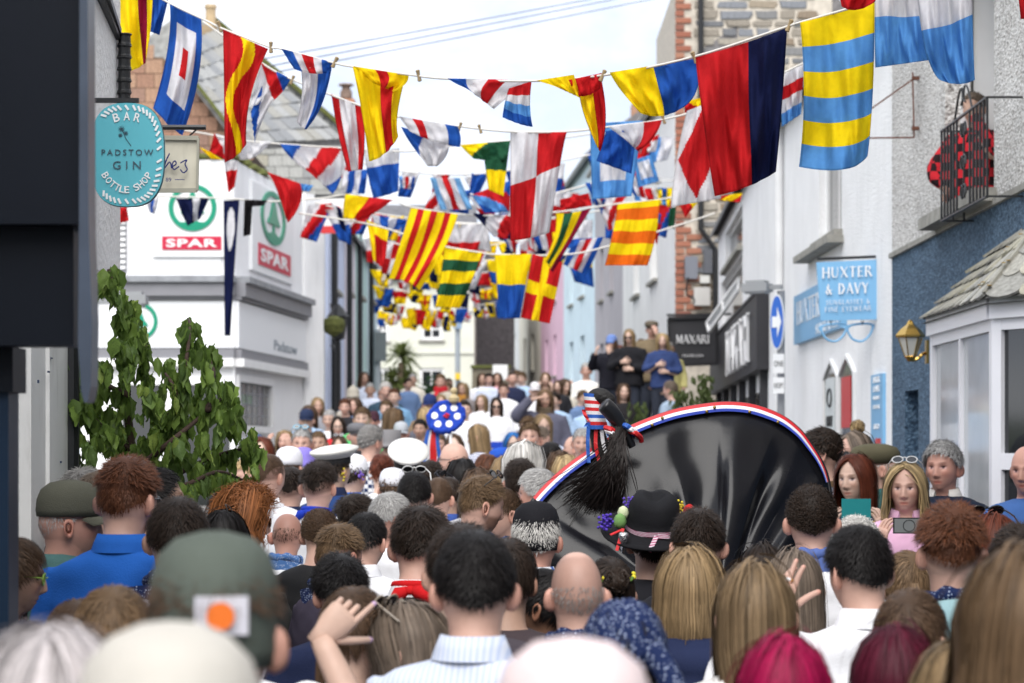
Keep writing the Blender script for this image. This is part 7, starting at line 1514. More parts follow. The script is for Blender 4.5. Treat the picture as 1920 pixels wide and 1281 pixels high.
pp(636, 976, 90, -38, 'crop_b', 'mid', 'red', (0.06, 0.05, 0.075), 'man with cropped light brown hair bending towards the middle', ex=[bn, col_w], d=8.6, pitch=10, fade=1, smin=0.78)
pp(687, 956, 82, -20, 'short_f', 'black', 'pink', W_, 'black haired bearded man with white collar', ex=[col_w], beard=1, d=9.6, pitch=6)
pp(667, 921, 62, -48, 'quiff_a', 'dark', 'tan', W_, 'man with flat topped dark quiff', d=11.8, fade=1, smin=0.78)
pp(637, 1032, 92, 14, 'messy_f', 'black', 'pink', NV, 'boy with shaggy black hair above the ponytailed girl', d=7.0, smin=0.72)
pp(790, 940, 122, -18, 'messy_d', 'dark', 'pink', BK, 'young man with thick dark hair, white collar and red bow at his back', ex=[col_w, ('neckerchief', (0.55, 0.012, 0.015))], d=7.2, fade=1, hy=-6)
pp(731, 918, 62, -55, 'short_gg', 'silver', 'red', W_, 'silver haired man turned aside behind the young man with the red bow', d=11.2, smin=0.78)
pp(723, 972, 50, 160, 'bob_d', 'grey', 'fair', W_, 'grey haired woman with spotted scarf half hidden in the crowd', ex=[bn], d=11.9, smin=0.76)
pp(777, 880, 56, 3, 'short_g', 'black', 'pink', W_, 'man with white framed sunglasses on his black hair', ex=[('headglasses', (0.7, 0.7, 0.7)), bn], fade=1, d=12.6)
pp(806, 861, 52, -45, 'crop_c', 'dark', 'pink', W_, 'dark haired man wearing black sunglasses', ex=[('sunglasses', (0.02, 0.02, 0.02))], d=14.6)
pp(822, 894, 44, -10, 'thin_d', 'brown', 'pink', W_, 'brown cropped head right of the white framed sunglasses', d=13.4, smin=0.78)
pp(838, 893, 50, 62, 'thin_e', 'dark', 'tan', (0.4, 0.5, 0.66), 'man facing left with sunglasses up and blue sailor collar', ex=[('headglasses', (0.02, 0.02, 0.03)), ('collar', (0.05, 0.1, 0.35))], d=13.9, beard=1, smin=0.78)
pp(902, 886, 78, -66, 'crop_d', 'mid', 'pink', W_, 'bearded fair haired man with sunglasses up talking to his neighbour', ex=[('headglasses', (0.02, 0.02, 0.02)), bn], beard=1, d=10.2, fade=1)
pp(940, 908, 60, 118, 'short_h', 'brown', 'pink', W_, 'man leaning in to listen to the bearded man', ex=[bn], d=11.0, pitch=10, smin=0.78)
pp(1005, 938, 92, -8, 'short_i', 'white', 'red', W_, 'white haired man in black cap and blue flowered shirt', hat='deepcap', hatc=(0.012, 0.012, 0.015), mt=M_FLORAL, ex=[('collar', W_, M_FLORAL)], d=8.4, smin=0.76)
pp(1010, 874, 66, 72, 'short_j', 'silver', 'red', W_, 'grey haired man in profile beside the black costume rim', ex=[bn], d=11.6, smin=0.8)
pp(976, 857, 52, -12, 'crop_e', 'dark', 'pink', W_, 'dark cropped man with navy kerchief next to the grey haired profile', ex=[bn], d=13.2, fade=1)
pp(984, 824, 62, -55, 'bob_e', 'white', 'pink', (0.4, 0.4, 0.42), 'tall white haired person with glasses', ex=[('glasses', (0.03, 0.03, 0.03))], d=13.6)
pp(866, 856, 52, 8, 'bob_f', 'black', 'fair', W_, 'woman with black bob in the middle of the crowd', d=14.8)
pp(896, 874, 50, 0, 'bob_g', 'brown', 'fair', W_, 'brown haired person behind the bearded fair man', d=13.6)
pp(913, 847, 46, 10, 'slick_f', 'rust', 'fair', (0.3, 0.3, 0.4), 'woman with sleek russet hair near the royal blue cap', d=16.2)
pp(945, 852, 42, 0, 'long_g', 'light', 'fair', (0.16, 0.24, 0.40), 'woman with long fair hair and slate blue hood', d=16.0)
pp(942, 838, 36, 75, 'thin_f', 'grey', 'pink', (0.5, 0.5, 0.55), 'man in royal blue cap looking left', hat='cap', hatc=(0.02, 0.08, 0.42), d=18.6)
SAIL1 = pp(628, 836, 62, -35, 'short_k', 'dark', 'fair', (0.02, 0.05, 0.16), 'man in white topped sailor cap with flowers at his ear', hat='sailor', hatc=(0.66, 0.65, 0.62), ex=[('collar', NV)], d=14.9, pitch=-9)
CAPF = pp(662, 850, 50, -30, 'short_l', 'dark', 'fair', W_, 'person in white cap with purple flowers at the side', hat='cap', hatc=W_, ex=[('collar', (0.03, 0.15, 0.55)), ('pack', (0.02, 0.1, 0.4))], d=15.6)
pp(765, 833, 50, 5, 'short_m', 'dark', 'pink', W_, 'person seen from behind in a round white topped sailor cap', hat='sailor', hatc=(0.70, 0.69, 0.66), d=16.4, pitch=-30)
pp(736, 876, 44, 0, 'short_n', 'brown', 'pink', W_, 'person in white cap and white shirt with black strap', hat='capback', hatc=(0.70, 0.70, 0.74), ex=[('strap', BK)], d=15.4, smin=0.78)
pp(716, 848, 46, 12, 'bun_c', 'auburn', 'fair', W_, 'woman with auburn bun and white sleeve stretched out', pose='reach', d=17.2)
pp(542, 836, 46, -12, 'thin_g', 'brown', 'pink', W_, 'person in white baseball cap behind the cropped man', hat='capback', hatc=(0.72, 0.72, 0.76), d=16.6)
pp(569, 838, 36, 0, 'none', 'brown', 'fair', W_, 'person in purple and white knitted hat', hat='beanie', hatc=(0.22, 0.18, 0.55), d=19.0)
pp(696, 793, 40, -40, 'curly_f', 'grey', 'pink', W_, 'person with grey curls in navy and white check shirt', mt=M_CHECK, style='coat', d=19.8)
# ---- fronting faces, left
F_ = []
pp(575, 766, 27, 176, 'thin_h', 'dark', 'fair', (0.02, 0.025, 0.04), 'young man in navy cap by the grocery wall', hat='cap', hatc=(0.02, 0.03, 0.07), d=29)
pp(566, 800, 40, 178, 'short_o', 'silver', 'pink', (0.55, 0.18, 0.16), 'laughing man with mirrored sunglasses pushed up', ex=[('headglasses', (0.2, 0.5, 0.7))], d=21.5)
pp(534, 805, 30, 172, 'bob_h', 'light', 'pink', (0.4, 0.2, 0.18), 'woman raising a black phone by the grocery window', pose='phonehigh', d=25)
pp(597, 806, 34, 180, 'short_p', 'mid', 'tan', (0.06, 0.06, 0.08), 'tanned man with sandy hair facing the parade', d=23.5)
pp(492, 818, 36, 170, 'wavy_c', 'auburn', 'fair', (0.25, 0.1, 0.1), 'auburn woman half hidden by the leaves', d=21)
pp(478, 812, 34, 175, 'none', 'grey', 'fair', (0.1, 0.12, 0.2), 'person in blue cap by the leaves', hat='cap', hatc=(0.05, 0.08, 0.16), d=23)
pp(455, 858, 44, 150, 'short_q', 'blond', 'pink', (0.4, 0.4, 0.44), 'blond child seen through the leaves', d=17)
pp(634, 779, 27, 182, 'long_h', 'dark', 'fair', (0.50, 0.03, 0.035), 'woman with glasses in red jumper', ex=[('glasses', (0.1, 0.1, 0.1))], d=29)
pp(647, 745, 24, 176, 'short_r', 'rust', 'pink', (0.02, 0.02, 0.024), 'ginger man in black top behind the red jumper', d=34)
pp(662, 722, 24, 200, 'none', 'grey', 'fair', (0.42, 0.38, 0.33), 'person in pale knitted hat against the lilac house', hat='knit', hatc=(0.36, 0.33, 0.28), d=36)
pp(679, 760, 30, 178, 'messy_g', 'mid', 'fair', (0.10, 0.50, 0.16), 'boy with mop of brown hair in green jacket', style='coat', d=27, smin=0.75)
pp(701, 770, 24, 175, 'none', 'dark', 'red', (0.4, 0.03, 0.05), 'person in dark hood and black sunglasses', hat='beanie', hatc=(0.05, 0.02, 0.03), ex=[('sunglasses', (0.02, 0.02, 0.02))], d=33)
pp(637, 815, 31, 172, 'long_i', 'brown', 'fair', (0.05, 0.05, 0.06), 'brown haired woman with sunglasses on her head beside the flat cap', ex=[('headglasses', (0.3, 0.3, 0.32))], d=25.5)
pp(670, 792, 34, 195, 'none', 'grey', 'pink', (0.03, 0.03, 0.035), 'man in grey flat cap and dark coat', hat='flatcap', hatc=(0.14, 0.14, 0.15), d=23.8)
pp(679, 820, 30, 170, 'long_j', 'auburn', 'fair', (0.3, 0.3, 0.34), 'auburn girl looking over the check shirt', d=24.2)
pp(733, 805, 40, 178, 'none', 'grey', 'tan', (0.08, 0.08, 0.09), 'man in grey top hat', hat='tophat', hatc=(0.20, 0.195, 0.20), d=21.5)
pp(752, 790, 28, 185, 'thin_i', 'grey', 'red', W_, 'red faced man in white behind the top hat', hat='cap', hatc=(0.4, 0.42, 0.45), d=27)
pp(738, 762, 30, -60, 'wavy_d', 'mid', 'fair', W_, 'woman with loose fair hair in profile', d=27.5)
pp(723, 714, 24, 190, 'curly_g', 'white', 'pink', (0.03, 0.06, 0.09), 'white haired man by the mint green house', d=37)
pp(739, 727, 22, 178, 'short_s', 'rust', 'fair', (0.16, 0.30, 0.46), 'red haired child in pale blue coat', d=36.5, smin=0.7)
pp(788, 784, 28, 168, 'short_t', 'black', 'tan', NV, 'man in navy jacket taking a picture with his phone', pose='phone1', style='coat', d=28)
pp(806, 738, 25, 180, 'none', 'dark', 'pink', (0.20, 0.14, 0.09), 'man in navy cap behind the padded blue club', hat='cap', hatc=(0.02, 0.035, 0.12), d=31.5)
pp(797, 762, 27, 20, 'bob_i', 'blond', 'fair', (0.1, 0.1, 0.12), 'blond woman left of the padded blue club', d=30)
pp(826, 699, 20, 178, 'short_u', 'mid', 'pink', (0.42, 0.38, 0.31), 'man with red neck scarf and stone waistcoat', ex=[('scarf', (0.45, 0.02, 0.03))], d=42)
pp(841, 708, 18, 200, 'short_v', 'brown', 'pink', (0.02, 0.07, 0.05), 'person in dark green behind the stone waistcoat', d=47)
pp(868, 717, 20, 160, 'bob_j', 'light', 'tan', (0.20, 0.18, 0.18), 'woman with ochre scarf near the lamp post', ex=[('scarf', (0.45, 0.22, 0.05))], d=43)
SASH = pp(931, 744, 24, 180, 'long_k', 'dark', 'fair', W_, 'woman in white with blue sash and sunglasses', ex=[('sunglasses', (0.02, 0.02, 0.02))], d=34.5, legs=(0.7, 0.7, 0.74), pose='down')
pp(903, 739, 22, 160, 'bob_k', 'light', 'fair', W_, 'person in white left of the blue sash woman', d=38)
pp(944, 716, 20, 180, 'short_w', 'brown', 'pink', W_, 'man in white just behind the blue sash woman', d=41)
pp(960, 697, 19, 195, 'thin_j', 'dark', 'pink', (0.02, 0.025, 0.06), 'man in navy jacket standing against the white end house', d=46)
pp(896, 793, 33, 70, 'long_l', 'light', 'fair', W_, 'woman in navy striped top with long fair hair', mt=M_STRIPE, d=23.5)
pp(852, 812, 33, 180, 'long_m', 'brown', 'pale', W_, 'small pale face beneath the padded blue club', d=23, smin=0.75)
pp(822, 812, 30, 178, 'short_x', 'mid', 'pink', (0.3, 0.36, 0.5), 'person peering past the club ribbons', d=25.6)
pp(851, 830, 44, 78, 'fringe_d', 'grey', 'pink', W_, 'balding man with glasses facing left', ex=[('glasses', (0.03, 0.03, 0.03))], d=17.4)
pp(993, 789, 36, 178, 'messy_h', 'mid', 'pink', W_, 'young man with swept brown hair facing us', d=22.0)
pp(1012, 797, 34, -75, 'crop_f', 'greybrown', 'pink', (0.2, 0.2, 0.22), 'man in profile right of the swept haired young man', d=22.6)
pp(963, 808, 32, 176, 'bob_l', 'bluehair', 'pale', W_, 'pale girl with bright blue hair', d=24.0)
pp(1032, 826, 40, 10, 'short_y', 'black', 'pink', (0.1, 0.1, 0.12), 'black haired head left of the costume ribbons', d=18.2)
pp(1048, 842, 40, 5, 'bob_m', 'brown', 'fair', (0.12, 0.1, 0.12), 'brown haired head low beside the costume rim', d=17.6, smin=0.76)
pp(1062, 850, 36, 0, 'bob_n', 'blond', 'fair', (0.4, 0.36, 0.3), 'fair haired head tucked against the costume rim', d=16.6, smin=0.76)
pp(1092, 800, 34, 175, 'short_z', 'silver', 'pink', (0.35, 0.35, 0.4), 'pink faced grey man left of the horse hair tail', d=21.8)
pp(1076, 818, 30, 80, 'fringe_e', 'white', 'pink', (0.3, 0.3, 0.34), 'elderly bald head behind the costume ribbon', d=22.4, smin=0.76)
RAISE = pp(1022, 729, 27, 178, 'bob_o', 'mid', 'tan', (0.10, 0.10, 0.14), 'woman shading her eyes with a hand, brown scarf and grey coat', ex=[('scarf', (0.10, 0.075, 0.05))], style='coat', pose='shade', d=32)
pp(1003, 716, 20, 185, 'none', 'grey', 'fair', W_, 'distant person in white peaked cap beside the shading hand', hat='cap', hatc=(0.7, 0.68, 0.7), d=41)
pp(1046, 712, 21, 170, 'long_n', 'brown', 'fair', (0.02, 0.02, 0.024), 'woman in black behind the shading hand', d=40, gz=2.05)
pp(1023, 697, 19, 178, 'long_o', 'mid', 'fair', (0.2, 0.13, 0.1), 'brown haired woman holding up a pale phone', pose='phone', d=45)
pp(1068, 712, 20, 180, 'fringe_f', 'white', 'pink', W_, 'older balding man standing all in white', legs=(0.7, 0.7, 0.74), d=42.5)
pp(1099, 679, 20, 176, 'short_aa', 'white', 'pink', (0.72, 0.70, 0.66), 'white haired woman in cream jumper', pose='chest', d=42)
# ---- on the raised step by the charcoal sign
pp(1147, 627, 22, 150, 'long_p', 'brown', 'fair', (0.015, 0.015, 0.022), 'woman in blue knitted hat filming with a phone', hat='beanie', hatc=(0.14, 0.22, 0.48), pose='phone', style='coat', d=39, gz=2.05)
pp(1180, 616, 23, 165, 'long_q', 'light', 'fair', (0.013, 0.013, 0.016), 'woman in black padded jacket and sunglasses on the step', ex=[('sunglasses', (0.02, 0.02, 0.02))], style='coat', pose='chest', d=38.5, gz=2.05)
pp(1222, 601, 22, 168, 'none', 'grey', 'pink', (0.17, 0.13, 0.08), 'man in brown flat cap and tan coat on the step', hat='flatcap', hatc=(0.12, 0.10, 0.075), style='coat', pose='lean', d=40, gz=2.05)
pp(1242, 624, 22, 175, 'bob_p', 'blond', 'fair', (0.03, 0.05, 0.14), 'blond woman in navy jacket on the step', pose='chest', d=38, gz=2.05)
pp(1202, 634, 21, 178, 'short_ee', 'mid', 'pink', (0.20, 0.16, 0.11), 'man in olive jacket squeezed between the step onlookers', d=40.6, gz=2.05)
pp(1163, 646, 20, 170, 'bob_s', 'auburn', 'fair', (0.35, 0.1, 0.12), 'auburn woman in maroon top on the step', d=40.4, gz=2.05)
pp(1256, 640, 20, 185, 'short_ff', 'grey', 'pink', (0.5, 0.46, 0.2), 'grey haired person in mustard jumper on the step', d=40.2, gz=2.05)
pp(1257, 712, 24, 60, 'short_bb', 'greybrown', 'pink', (0.30, 0.38, 0.48), 'grey brown haired woman seated under the charcoal hanging sign', d=35.5, smin=0.8)
pp(1169, 718, 23, 190, 'long_r', 'brown', 'fair', (0.02, 0.018, 0.02), 'brown haired person sitting at the feet of the padded jacket', d=37, smin=0.8)
# ---- right, in front of the bay window
pp(1540, 798, 58, 78, 'messy_i', 'dark', 'pink', (0.10, 0.062, 0.03), 'bearded man with dark wavy hair behind the costume', beard=1, ex=[('strap', (0.14, 0.16, 0.2))], d=13.8)
pp(1562, 810, 50, 100, 'bob_q', 'grey', 'fair', (0.4, 0.4, 0.42), 'grey haired person behind the bearded man', d=14.9)
pp(1607, 786, 46, 120, 'topbun_b', 'blond', 'fair', W_, 'woman with sandy topknot behind the sunglasses woman', d=15.6)
pp(1603, 805, 54, 128, 'long_s', 'greybrown', 'pink', W_, 'smiling woman with ash hair and dark sunglasses', ex=[('sunglasses', (0.03, 0.015, 0.01))], d=14.6)
pp(1648, 831, 60, 85, 'fringe_g', 'white', 'pink', (0.03, 0.10, 0.095), 'white bearded man in olive tweed flat cap', hat='flatcap', hatc=(0.10, 0.09, 0.055), beard=2, ex=[('collar', (0.03, 0.10, 0.095))], d=13.3, style='coat')
TEAL = pp(1603, 849, 62, 142, 'bob_r', 'auburn', 'fair', (0.05, 0.05, 0.06), 'woman with dark red bob filming on a teal phone case', pose='phonelow', mt=M_FLOWERY, d=12.9, smin=0.78, hy=-30)
PINK = pp(1698, 864, 58, 165, 'wavy_e', 'blond', 'pink', (0.72, 0.43, 0.60), 'blond woman in pink shirt filming on her phone', pose='phonelow', hy=-8, ex=[('headglasses', (0.6, 0.6, 0.6)), ('collar', (0.72, 0.43, 0.60))], d=12.1, smin=0.8)
REDP = pp(1652, 886, 50, 170, 'wavy_g', 'blond', 'fair', (0.05, 0.06, 0.12), 'blond woman holding a red phone behind the pink shirt', pose='phonelow', d=13.6, smin=0.78)
pp(1768, 823, 64, 150, 'messy_j', 'silver', 'red', (0.012, 0.018, 0.035), 'grey haired man in navy coat by the bay window', style='coat', ex=[('collar', (0.6, 0.58, 0.55))], d=12.8)
pp(1926, 835, 70, 150, 'fringe_h', 'grey', 'red', (0.05, 0.12, 0.32), 'balding man in blue jumper at the picture edge', d=12.6)
OLDM = pp(1522, 903, 86, -4, 'curly_h', 'dark', 'pink', W_, 'man with tight dark curls in white by the costume', ex=[('bandana', (0.1, 0.2, 0.5), mat('blue_kerchief', (0.08, 0.13, 0.36), 0.8))], fade=1, d=8.4)
pp(1309, 946, 96, 2, 'messy_k', 'dark', 'pink', BK, 'man with tousled dark hair next to the black felt hat', fade=1, d=7.9)
HATW = pp(1222, 919, 80, 6, 'short_cc', 'dark', 'pink', BK, 'person in black felt hat trimmed with flowers', hat='brim', hatc=(0.010, 0.010, 0.012), style='coat', d=8.2, pitch=-20)
BALC = pp(1826, 170, 62, 138, 'short_dd', 'greybrown', 'tan', (0.4, 0.02, 0.03), 'person in red check shirt leaning out at the iron balcony', mt=M_REDCHECK, pose='lean', d=18.2, smin=0.9, smax=0.98)
pp(428, 1040, 140, 0, 'slick_g', 'brown', 'fair', W_, 'person hidden behind the grey green cap pointing with a raised finger', pose='point', style='tee', d=5.1, smin=0.8)

rq = random.Random(31); TOPS = [('white', W_), ('cream', (0.62, 0.58, 0.5)), ('pale blue', (0.35, 0.48, 0.66)), ('pink', (0.62, 0.32, 0.36)), ('denim blue', (0.12, 0.19, 0.34)), ('grey', (0.25, 0.25, 0.27)), ('white and blue', (0.55, 0.6, 0.72))]
HRS = [('brown hair', 'brown', 'bob'), ('fair hair', 'light', 'long'), ('grey hair', 'silver', 'short'), ('dark hair', 'dark', 'short'), ('sandy hair', 'mid', 'messy')]
cmb = [(t, h) for t in TOPS for h in HRS]; rq.shuffle(cmb); cmb.sort(key=lambda q: not q[0][0].startswith(('white', 'cream', 'pale')))
for i, ((tn, tcol), (hn, hcl, hst)) in enumerate(cmb[:30]):
 d_ = rq.uniform(24, 50); x_ = rq.uniform(720, 1125) if i % 3 else rq.uniform(540, 720); 
 if 885 < x_ < 990: d_ = 46 + i * 0.15
 z_ = ground(d_) + rq.uniform(1.62, 1.84)
 pp(x_, YH - (z_ - ZC) * F / d_, 20, 180 + rq.uniform(-35, 35), hst + '_far', hcl, rq.choice(['fair', 'pink', 'tan']), tcol, 'distant onlooker with %s in a %s top among the far crowd' % (hn, tn), d=d_)
# ================================================================ the black hobby horse costume
OD = 10.6
rim_px = [(1003, 936), (1042, 895), (1083, 862), (1136, 828), (1192, 798), (1261, 773), (1324, 761), (1371, 758), (1417, 764), (1464, 782), (1496, 806), (1517, 832), (1539, 867), (1552, 904), (1558, 957), (1556, 1030), (1530, 1110), (1470, 1180), (1370, 1225), (1240, 1235), (1110, 1200), (1010, 1130), (972, 1050), (978, 980)]
def od(x, y): return OD + 0.00055 * (1000 - y) + 0.00035 * (x - 1280)
rim = smooth_curve([(x, y, 0) for x, y in rim_px], 10, closed=True); NR = len(rim)
cen = np.array([1345.0, 1165.0])
oss = empty('hobby_horse_costume', P(1290, 1250, OD)); oss.location.z = 0; tag(oss, 'great black oilskin hobby horse costume with ribbon rim and horsehair tail', 'costume')
M_OIL = mat('black_oilskin', (0.006, 0.006, 0.008), 0.23, spec=0.26, var=0.3, vscale=5, bump=0.2, bscale=6)
rp_ = np.array([(p.x, p.y) for p in rim]); th = np.arange(NR) / NR * 2 * math.pi
nt_ = 46; V = []
fold = lambda t: (np.sin(th * 5 + 0.3 + t * 1.4) * 0.5 + np.sin(th * 8 + 2.2 - t * 2.4) * 0.42 + np.sin(th * 13 + 0.4 + t * 3) * 0.14 + np.sin(th * 3 - 1.0) * 0.45)
for j in range(nt_ + 1):
 t = j / nt_ * 0.985; q = rp_ * (1 - t) + cen * t
 f_ = fold(t); f_ = np.sign(f_) * np.abs(f_) ** 0.75
 sag = 26 * math.sin(math.pi * t) * np.sin(th * 9 + 1.2) ** 2 * 0.25
 dep = OD + 0.00055 * (1000 - q[:, 1]) + 0.00035 * (q[:, 0] - 1280) - 0.02 * min(1, t * 12) - 0.30 * t ** 0.9 + 0.055 * (min(1, t * 2.4) ** 1.2) * (1 - 0.8 * t) * f_ + 0.010 * np.sin(t * 13 + th * 4 + 2 * np.sin(th * 5)) * min(1, t * 3) * (1 - t)
 x = q[:, 0] + 9 * min(1, t * 3) * (1 - t) * np.cos(th * 11 + 0.6); y = q[:, 1] + sag
 V.append(np.stack([(x - 960) / F * dep, dep, ZC - (y - YH) / F * dep], 1))
V = np.concatenate(V); I = np.arange(NR * (nt_ + 1)).reshape(nt_ + 1, NR); a, b = I[:-1], I[1:]
link('oilskin_skirt', newmesh('oilskin_skirt', V, np.stack([a, np.roll(a, -1, 1), np.roll(b, -1, 1), b], -1).reshape(-1, 4), M_OIL, True), oss, world=True)
V = []
for j in range(8):
 t = j / 7 * 0.98; q = rp_ * (1 - t) + np.array([1290, 1000]) * t; dep = OD + 0.00055 * (1000 - q[:, 1]) + 0.00035 * (q[:, 0] - 1280) + 0.03 + 0.16 * math.sin(t * math.pi / 2); V.append(np.stack([(q[:, 0] - 960) / F * dep, dep, ZC - (q[:, 1] - YH) / F * dep], 1))
V = np.concatenate(V); I = np.arange(NR * 8).reshape(8, NR); a, b = I[:-1], I[1:]
link('drum_top', newmesh('drum_top', V, np.stack([a, b, np.roll(b, -1, 1), np.roll(a, -1, 1)], -1).reshape(-1, 4), M_OIL, True), oss, world=True)
mb = MB(); mb.tube([P(p.x, p.y, od(p.x, p.y) + 0.012) for p in rim] + [P(rim[0].x, rim[0].y, od(rim[0].x, rim[0].y) + 0.012)], 0.012, 8, caps=False); mb.build('hoop', mat('black_hoop', (0.008, 0.008, 0.01), 0.4), oss, smooth=True)
nrm2 = np.roll(rp_, -1, 0) - np.roll(rp_, 1, 0); nrm2 = np.stack([-nrm2[:, 1], nrm2[:, 0]], 1); nrm2 /= np.linalg.norm(nrm2, axis=1)[:, None]
sgn = np.sign(((cen - rp_) * nrm2).sum(1).mean()); nrm2 *= sgn
last = 10 * 13
M_RIB = mat('ribbon', oc=True, rough=0.5, var=0.05, vscale=30)
for nm, o0, o1, c in (('red_ribbon', -4.5, 2.0, (0.50, 0.012, 0.02)), ('white_ribbon', 2.0, 8.0, (0.72, 0.72, 0.76)), ('blue_ribbon', 8.0, 13.5, (0.012, 0.04, 0.36))):
 v, f = [], []
 for i in range(0, last + 1):
  k = 1 - 0.75 * max(0, (i - 85) / (last - 85))
  for o_ in (o0, o1): q = rp_[i] + nrm2[i] * o_ * k; v.append(P(q[0], q[1], od(*q) - 0.016 - (0.010 if o_ > 0 else 0) * 0.5 - (0.024 if o_ > 5 else 0)))
  if i: f.append((2 * i - 2, 2 * i - 1, 2 * i + 1, 2 * i))
 link(nm, newmesh(nm, v, f, M_RIB, True), oss, c, world=True)
M_BRASS = mat('brass', (0.55, 0.36, 0.10), 0.25, metal=1.0)
STUD = MB().lathe([(0.008, 0), (0.007, 0.003), (0.003, 0.006)], k=8).mesh('stud', M_BRASS)
for i in (33, 36, 44, 47, 60, 63, 78, 90):
 s_ = link('stud', STUD, oss, world=True); q = rp_[i] + nrm2[i] * (5 if i % 2 else 11); s_.matrix_basis = Matrix.Translation(P(q[0], q[1], od(*q) - 0.05)) @ Matrix.Rotation(R(90), 4, 'X')
# carved snout bound with leather, ribbons wound round the neck, plume
M_LEATH = mat('bound_leather', (0.012, 0.012, 0.014), 0.3, spec=0.5)
sn = smooth_curve([P(1186, 838, OD - 0.1), P(1172, 812, OD - 0.11), P(1156, 786, OD - 0.12), P(1142, 768, OD - 0.13), P(1130, 757, OD - 0.14)], 12); n = len(sn)
mb = MB(); mb.tube(sn, [(0.016 + 0.020 * math.sin(min(1, i / n * 1.12) * math.pi * 0.62) ** 1.5 + 0.0016 * (i % 2)) * (1.0 if i < n - 6 else math.sqrt(max(0.06, 1 - ((i - (n - 6)) / 6) ** 2))) for i in range(n)], 16); mb.build('snout', M_LEATH, oss, smooth=True)
mb = MB(); nk = smooth_curve([P(1132, 862, OD + 0.02), P(1122, 820, OD), P(1112, 778, OD - 0.01), P(1114, 748, OD - 0.02), P(1130, 744, OD - 0.03), P(1146, 762, OD - 0.02)], 6); mb.tube(nk, [0.048, 0.046, 0.044, 0.042, 0.04, 0.038, 0.037] + [0.036] * (len(nk) - 11) + [0.04, 0.034, 0.026, 0.014], 14); mb.build('neck', mat('black_fur', (0.012, 0.011, 0.011), 0.7, bump=0.8, bscale=60), oss, smooth=True)
for i, c in enumerate(['b', 'w', 'r', 'w', 'r', 'w', 'b', 'w', 'r', 'b']):
 t = i / 10; p = P(1108 + 14 * t, 742 + 66 * t, OD - 0.03); ax = (P(1122, 808, OD) - P(1108, 742, OD)).normalized(); u_ = ax.cross(Vector((0, 1, 0))).normalized(); w_ = ax.cross(u_); r_ = 0.030 + 0.018 * t
 ring = [p + u_ * r_ * math.cos(a) + w_ * r_ * math.sin(a) + ax * 0.010 * math.cos(a) for a in np.linspace(0, 2 * math.pi, 21)]
 mb = MB(); v = []; 
 for q in ring: v += [q - ax * 0.009, q + ax * 0.009]
 mb.add(v, [(2 * k, 2 * k + 1, 2 * k + 3, 2 * k + 2) for k in range(20)]); mb.build('wound_ribbon', M_RIB, oss, CL[c])
for j, pts in enumerate(([(1104, 792), (1102, 830), (1104, 868)], [(1128, 806), (1132, 836), (1140, 860)], [(1118, 800), (1117, 835), (1124, 868)], [(1094, 768), (1098, 780), (1106, 790)], [(1098, 800), (1104, 792), (1112, 796)])):
 mb = MB()
 pp_ = smooth_curve([P(x, y, OD - 0.06) for x, y in pts], 6); v = []
 for k, q in enumerate(pp_): v += [q + Vector((-0.008, 0.002 * math.sin(k), 0)), q + Vector((0.008, -0.004 * math.cos(k), 0))]
 mb.add(v, [(2 * k, 2 * k + 1, 2 * k + 3, 2 * k + 2) for k in range(len(pp_) - 1)]); mb.build('ribbon_end', M_RIB, oss, CL['bwrrb'[j]])
for i, (x, y, c) in enumerate(((1146, 806, 'r'), (1148, 812, 'w'), (1152, 818, 'b'), (1176, 800, 'b'), (1184, 806, 'w'), (1190, 812, 'r'))):
 c0 = P(x, y, OD - 0.12); mb = MB(); mb.tube(smooth_curve([c0 + Vector((-0.025, 0, 0.01)), c0 + Vector((0, -0.03, 0.0)), c0 + Vector((0.025, 0, -0.02)), c0 + Vector((0.03, 0.02, -0.04))], 4), [0.012] * 12 + [0.004], 6); mb.build('bow_loop', M_RIB, oss, CL[c])
nst = 460; rg = np.random.default_rng(4); r0 = np.array([1160, 806.0]) + rg.normal(size=(nst, 2)) * np.array([6, 5]); mid = np.array([1156, 862.0]) + rg.normal(size=(nst, 2)) * np.array([10, 10]); tt_ = rg.random((nst, 1)); end = np.array([1072, 918.0]) * (1 - tt_) + np.array([1138, 958.0]) * tt_ + rg.normal(size=(nst, 2)) * np.array([26, 14]); m2 = (mid + end) / 2 + np.array([12, -8.0]) + rg.normal(size=(nst, 2)) * 6
pts = []; S = 10
for i in range(S):
 t = i / (S - 1); q = r0 * (1 - t) ** 3 + 3 * mid * t * (1 - t) ** 2 + 3 * m2 * t * t * (1 - t) + end * t ** 3 + np.stack([np.sin(t * 9 + rg.random(nst) * 0.3 + tt_[:, 0] * 20), np.cos(t * 7 + tt_[:, 0] * 13)], 1) * 2.5 * t
 dp = OD - 0.13 - 0.10 * math.sin(t * math.pi) + 0.05 * (rg.random(nst) - 0.5) * min(1, t * 3); pts.append(np.stack([(q[:, 0] - 960) / F * dp, dp, ZC - (q[:, 1] - YH) / F * dp], 1))
Pt = np.stack(pts, 1); T = np.gradient(Pt, axis=1); sd = np.cross(T, np.array([0, -1.0, 0])); sd /= np.linalg.norm(sd, axis=2, keepdims=True); wdt = 0.0030 * np.linspace(1, 0.3, S)[None, :, None]
V = np.stack([Pt - sd * wdt, Pt + sd * wdt], 2).reshape(-1, 3); b_ = (np.arange(nst) * S * 2)[:, None] + (np.arange(S - 1) * 2)[None, :]; Fq = np.stack([b_, b_ + 1, b_ + 3, b_ + 2], -1).reshape(-1, 4)
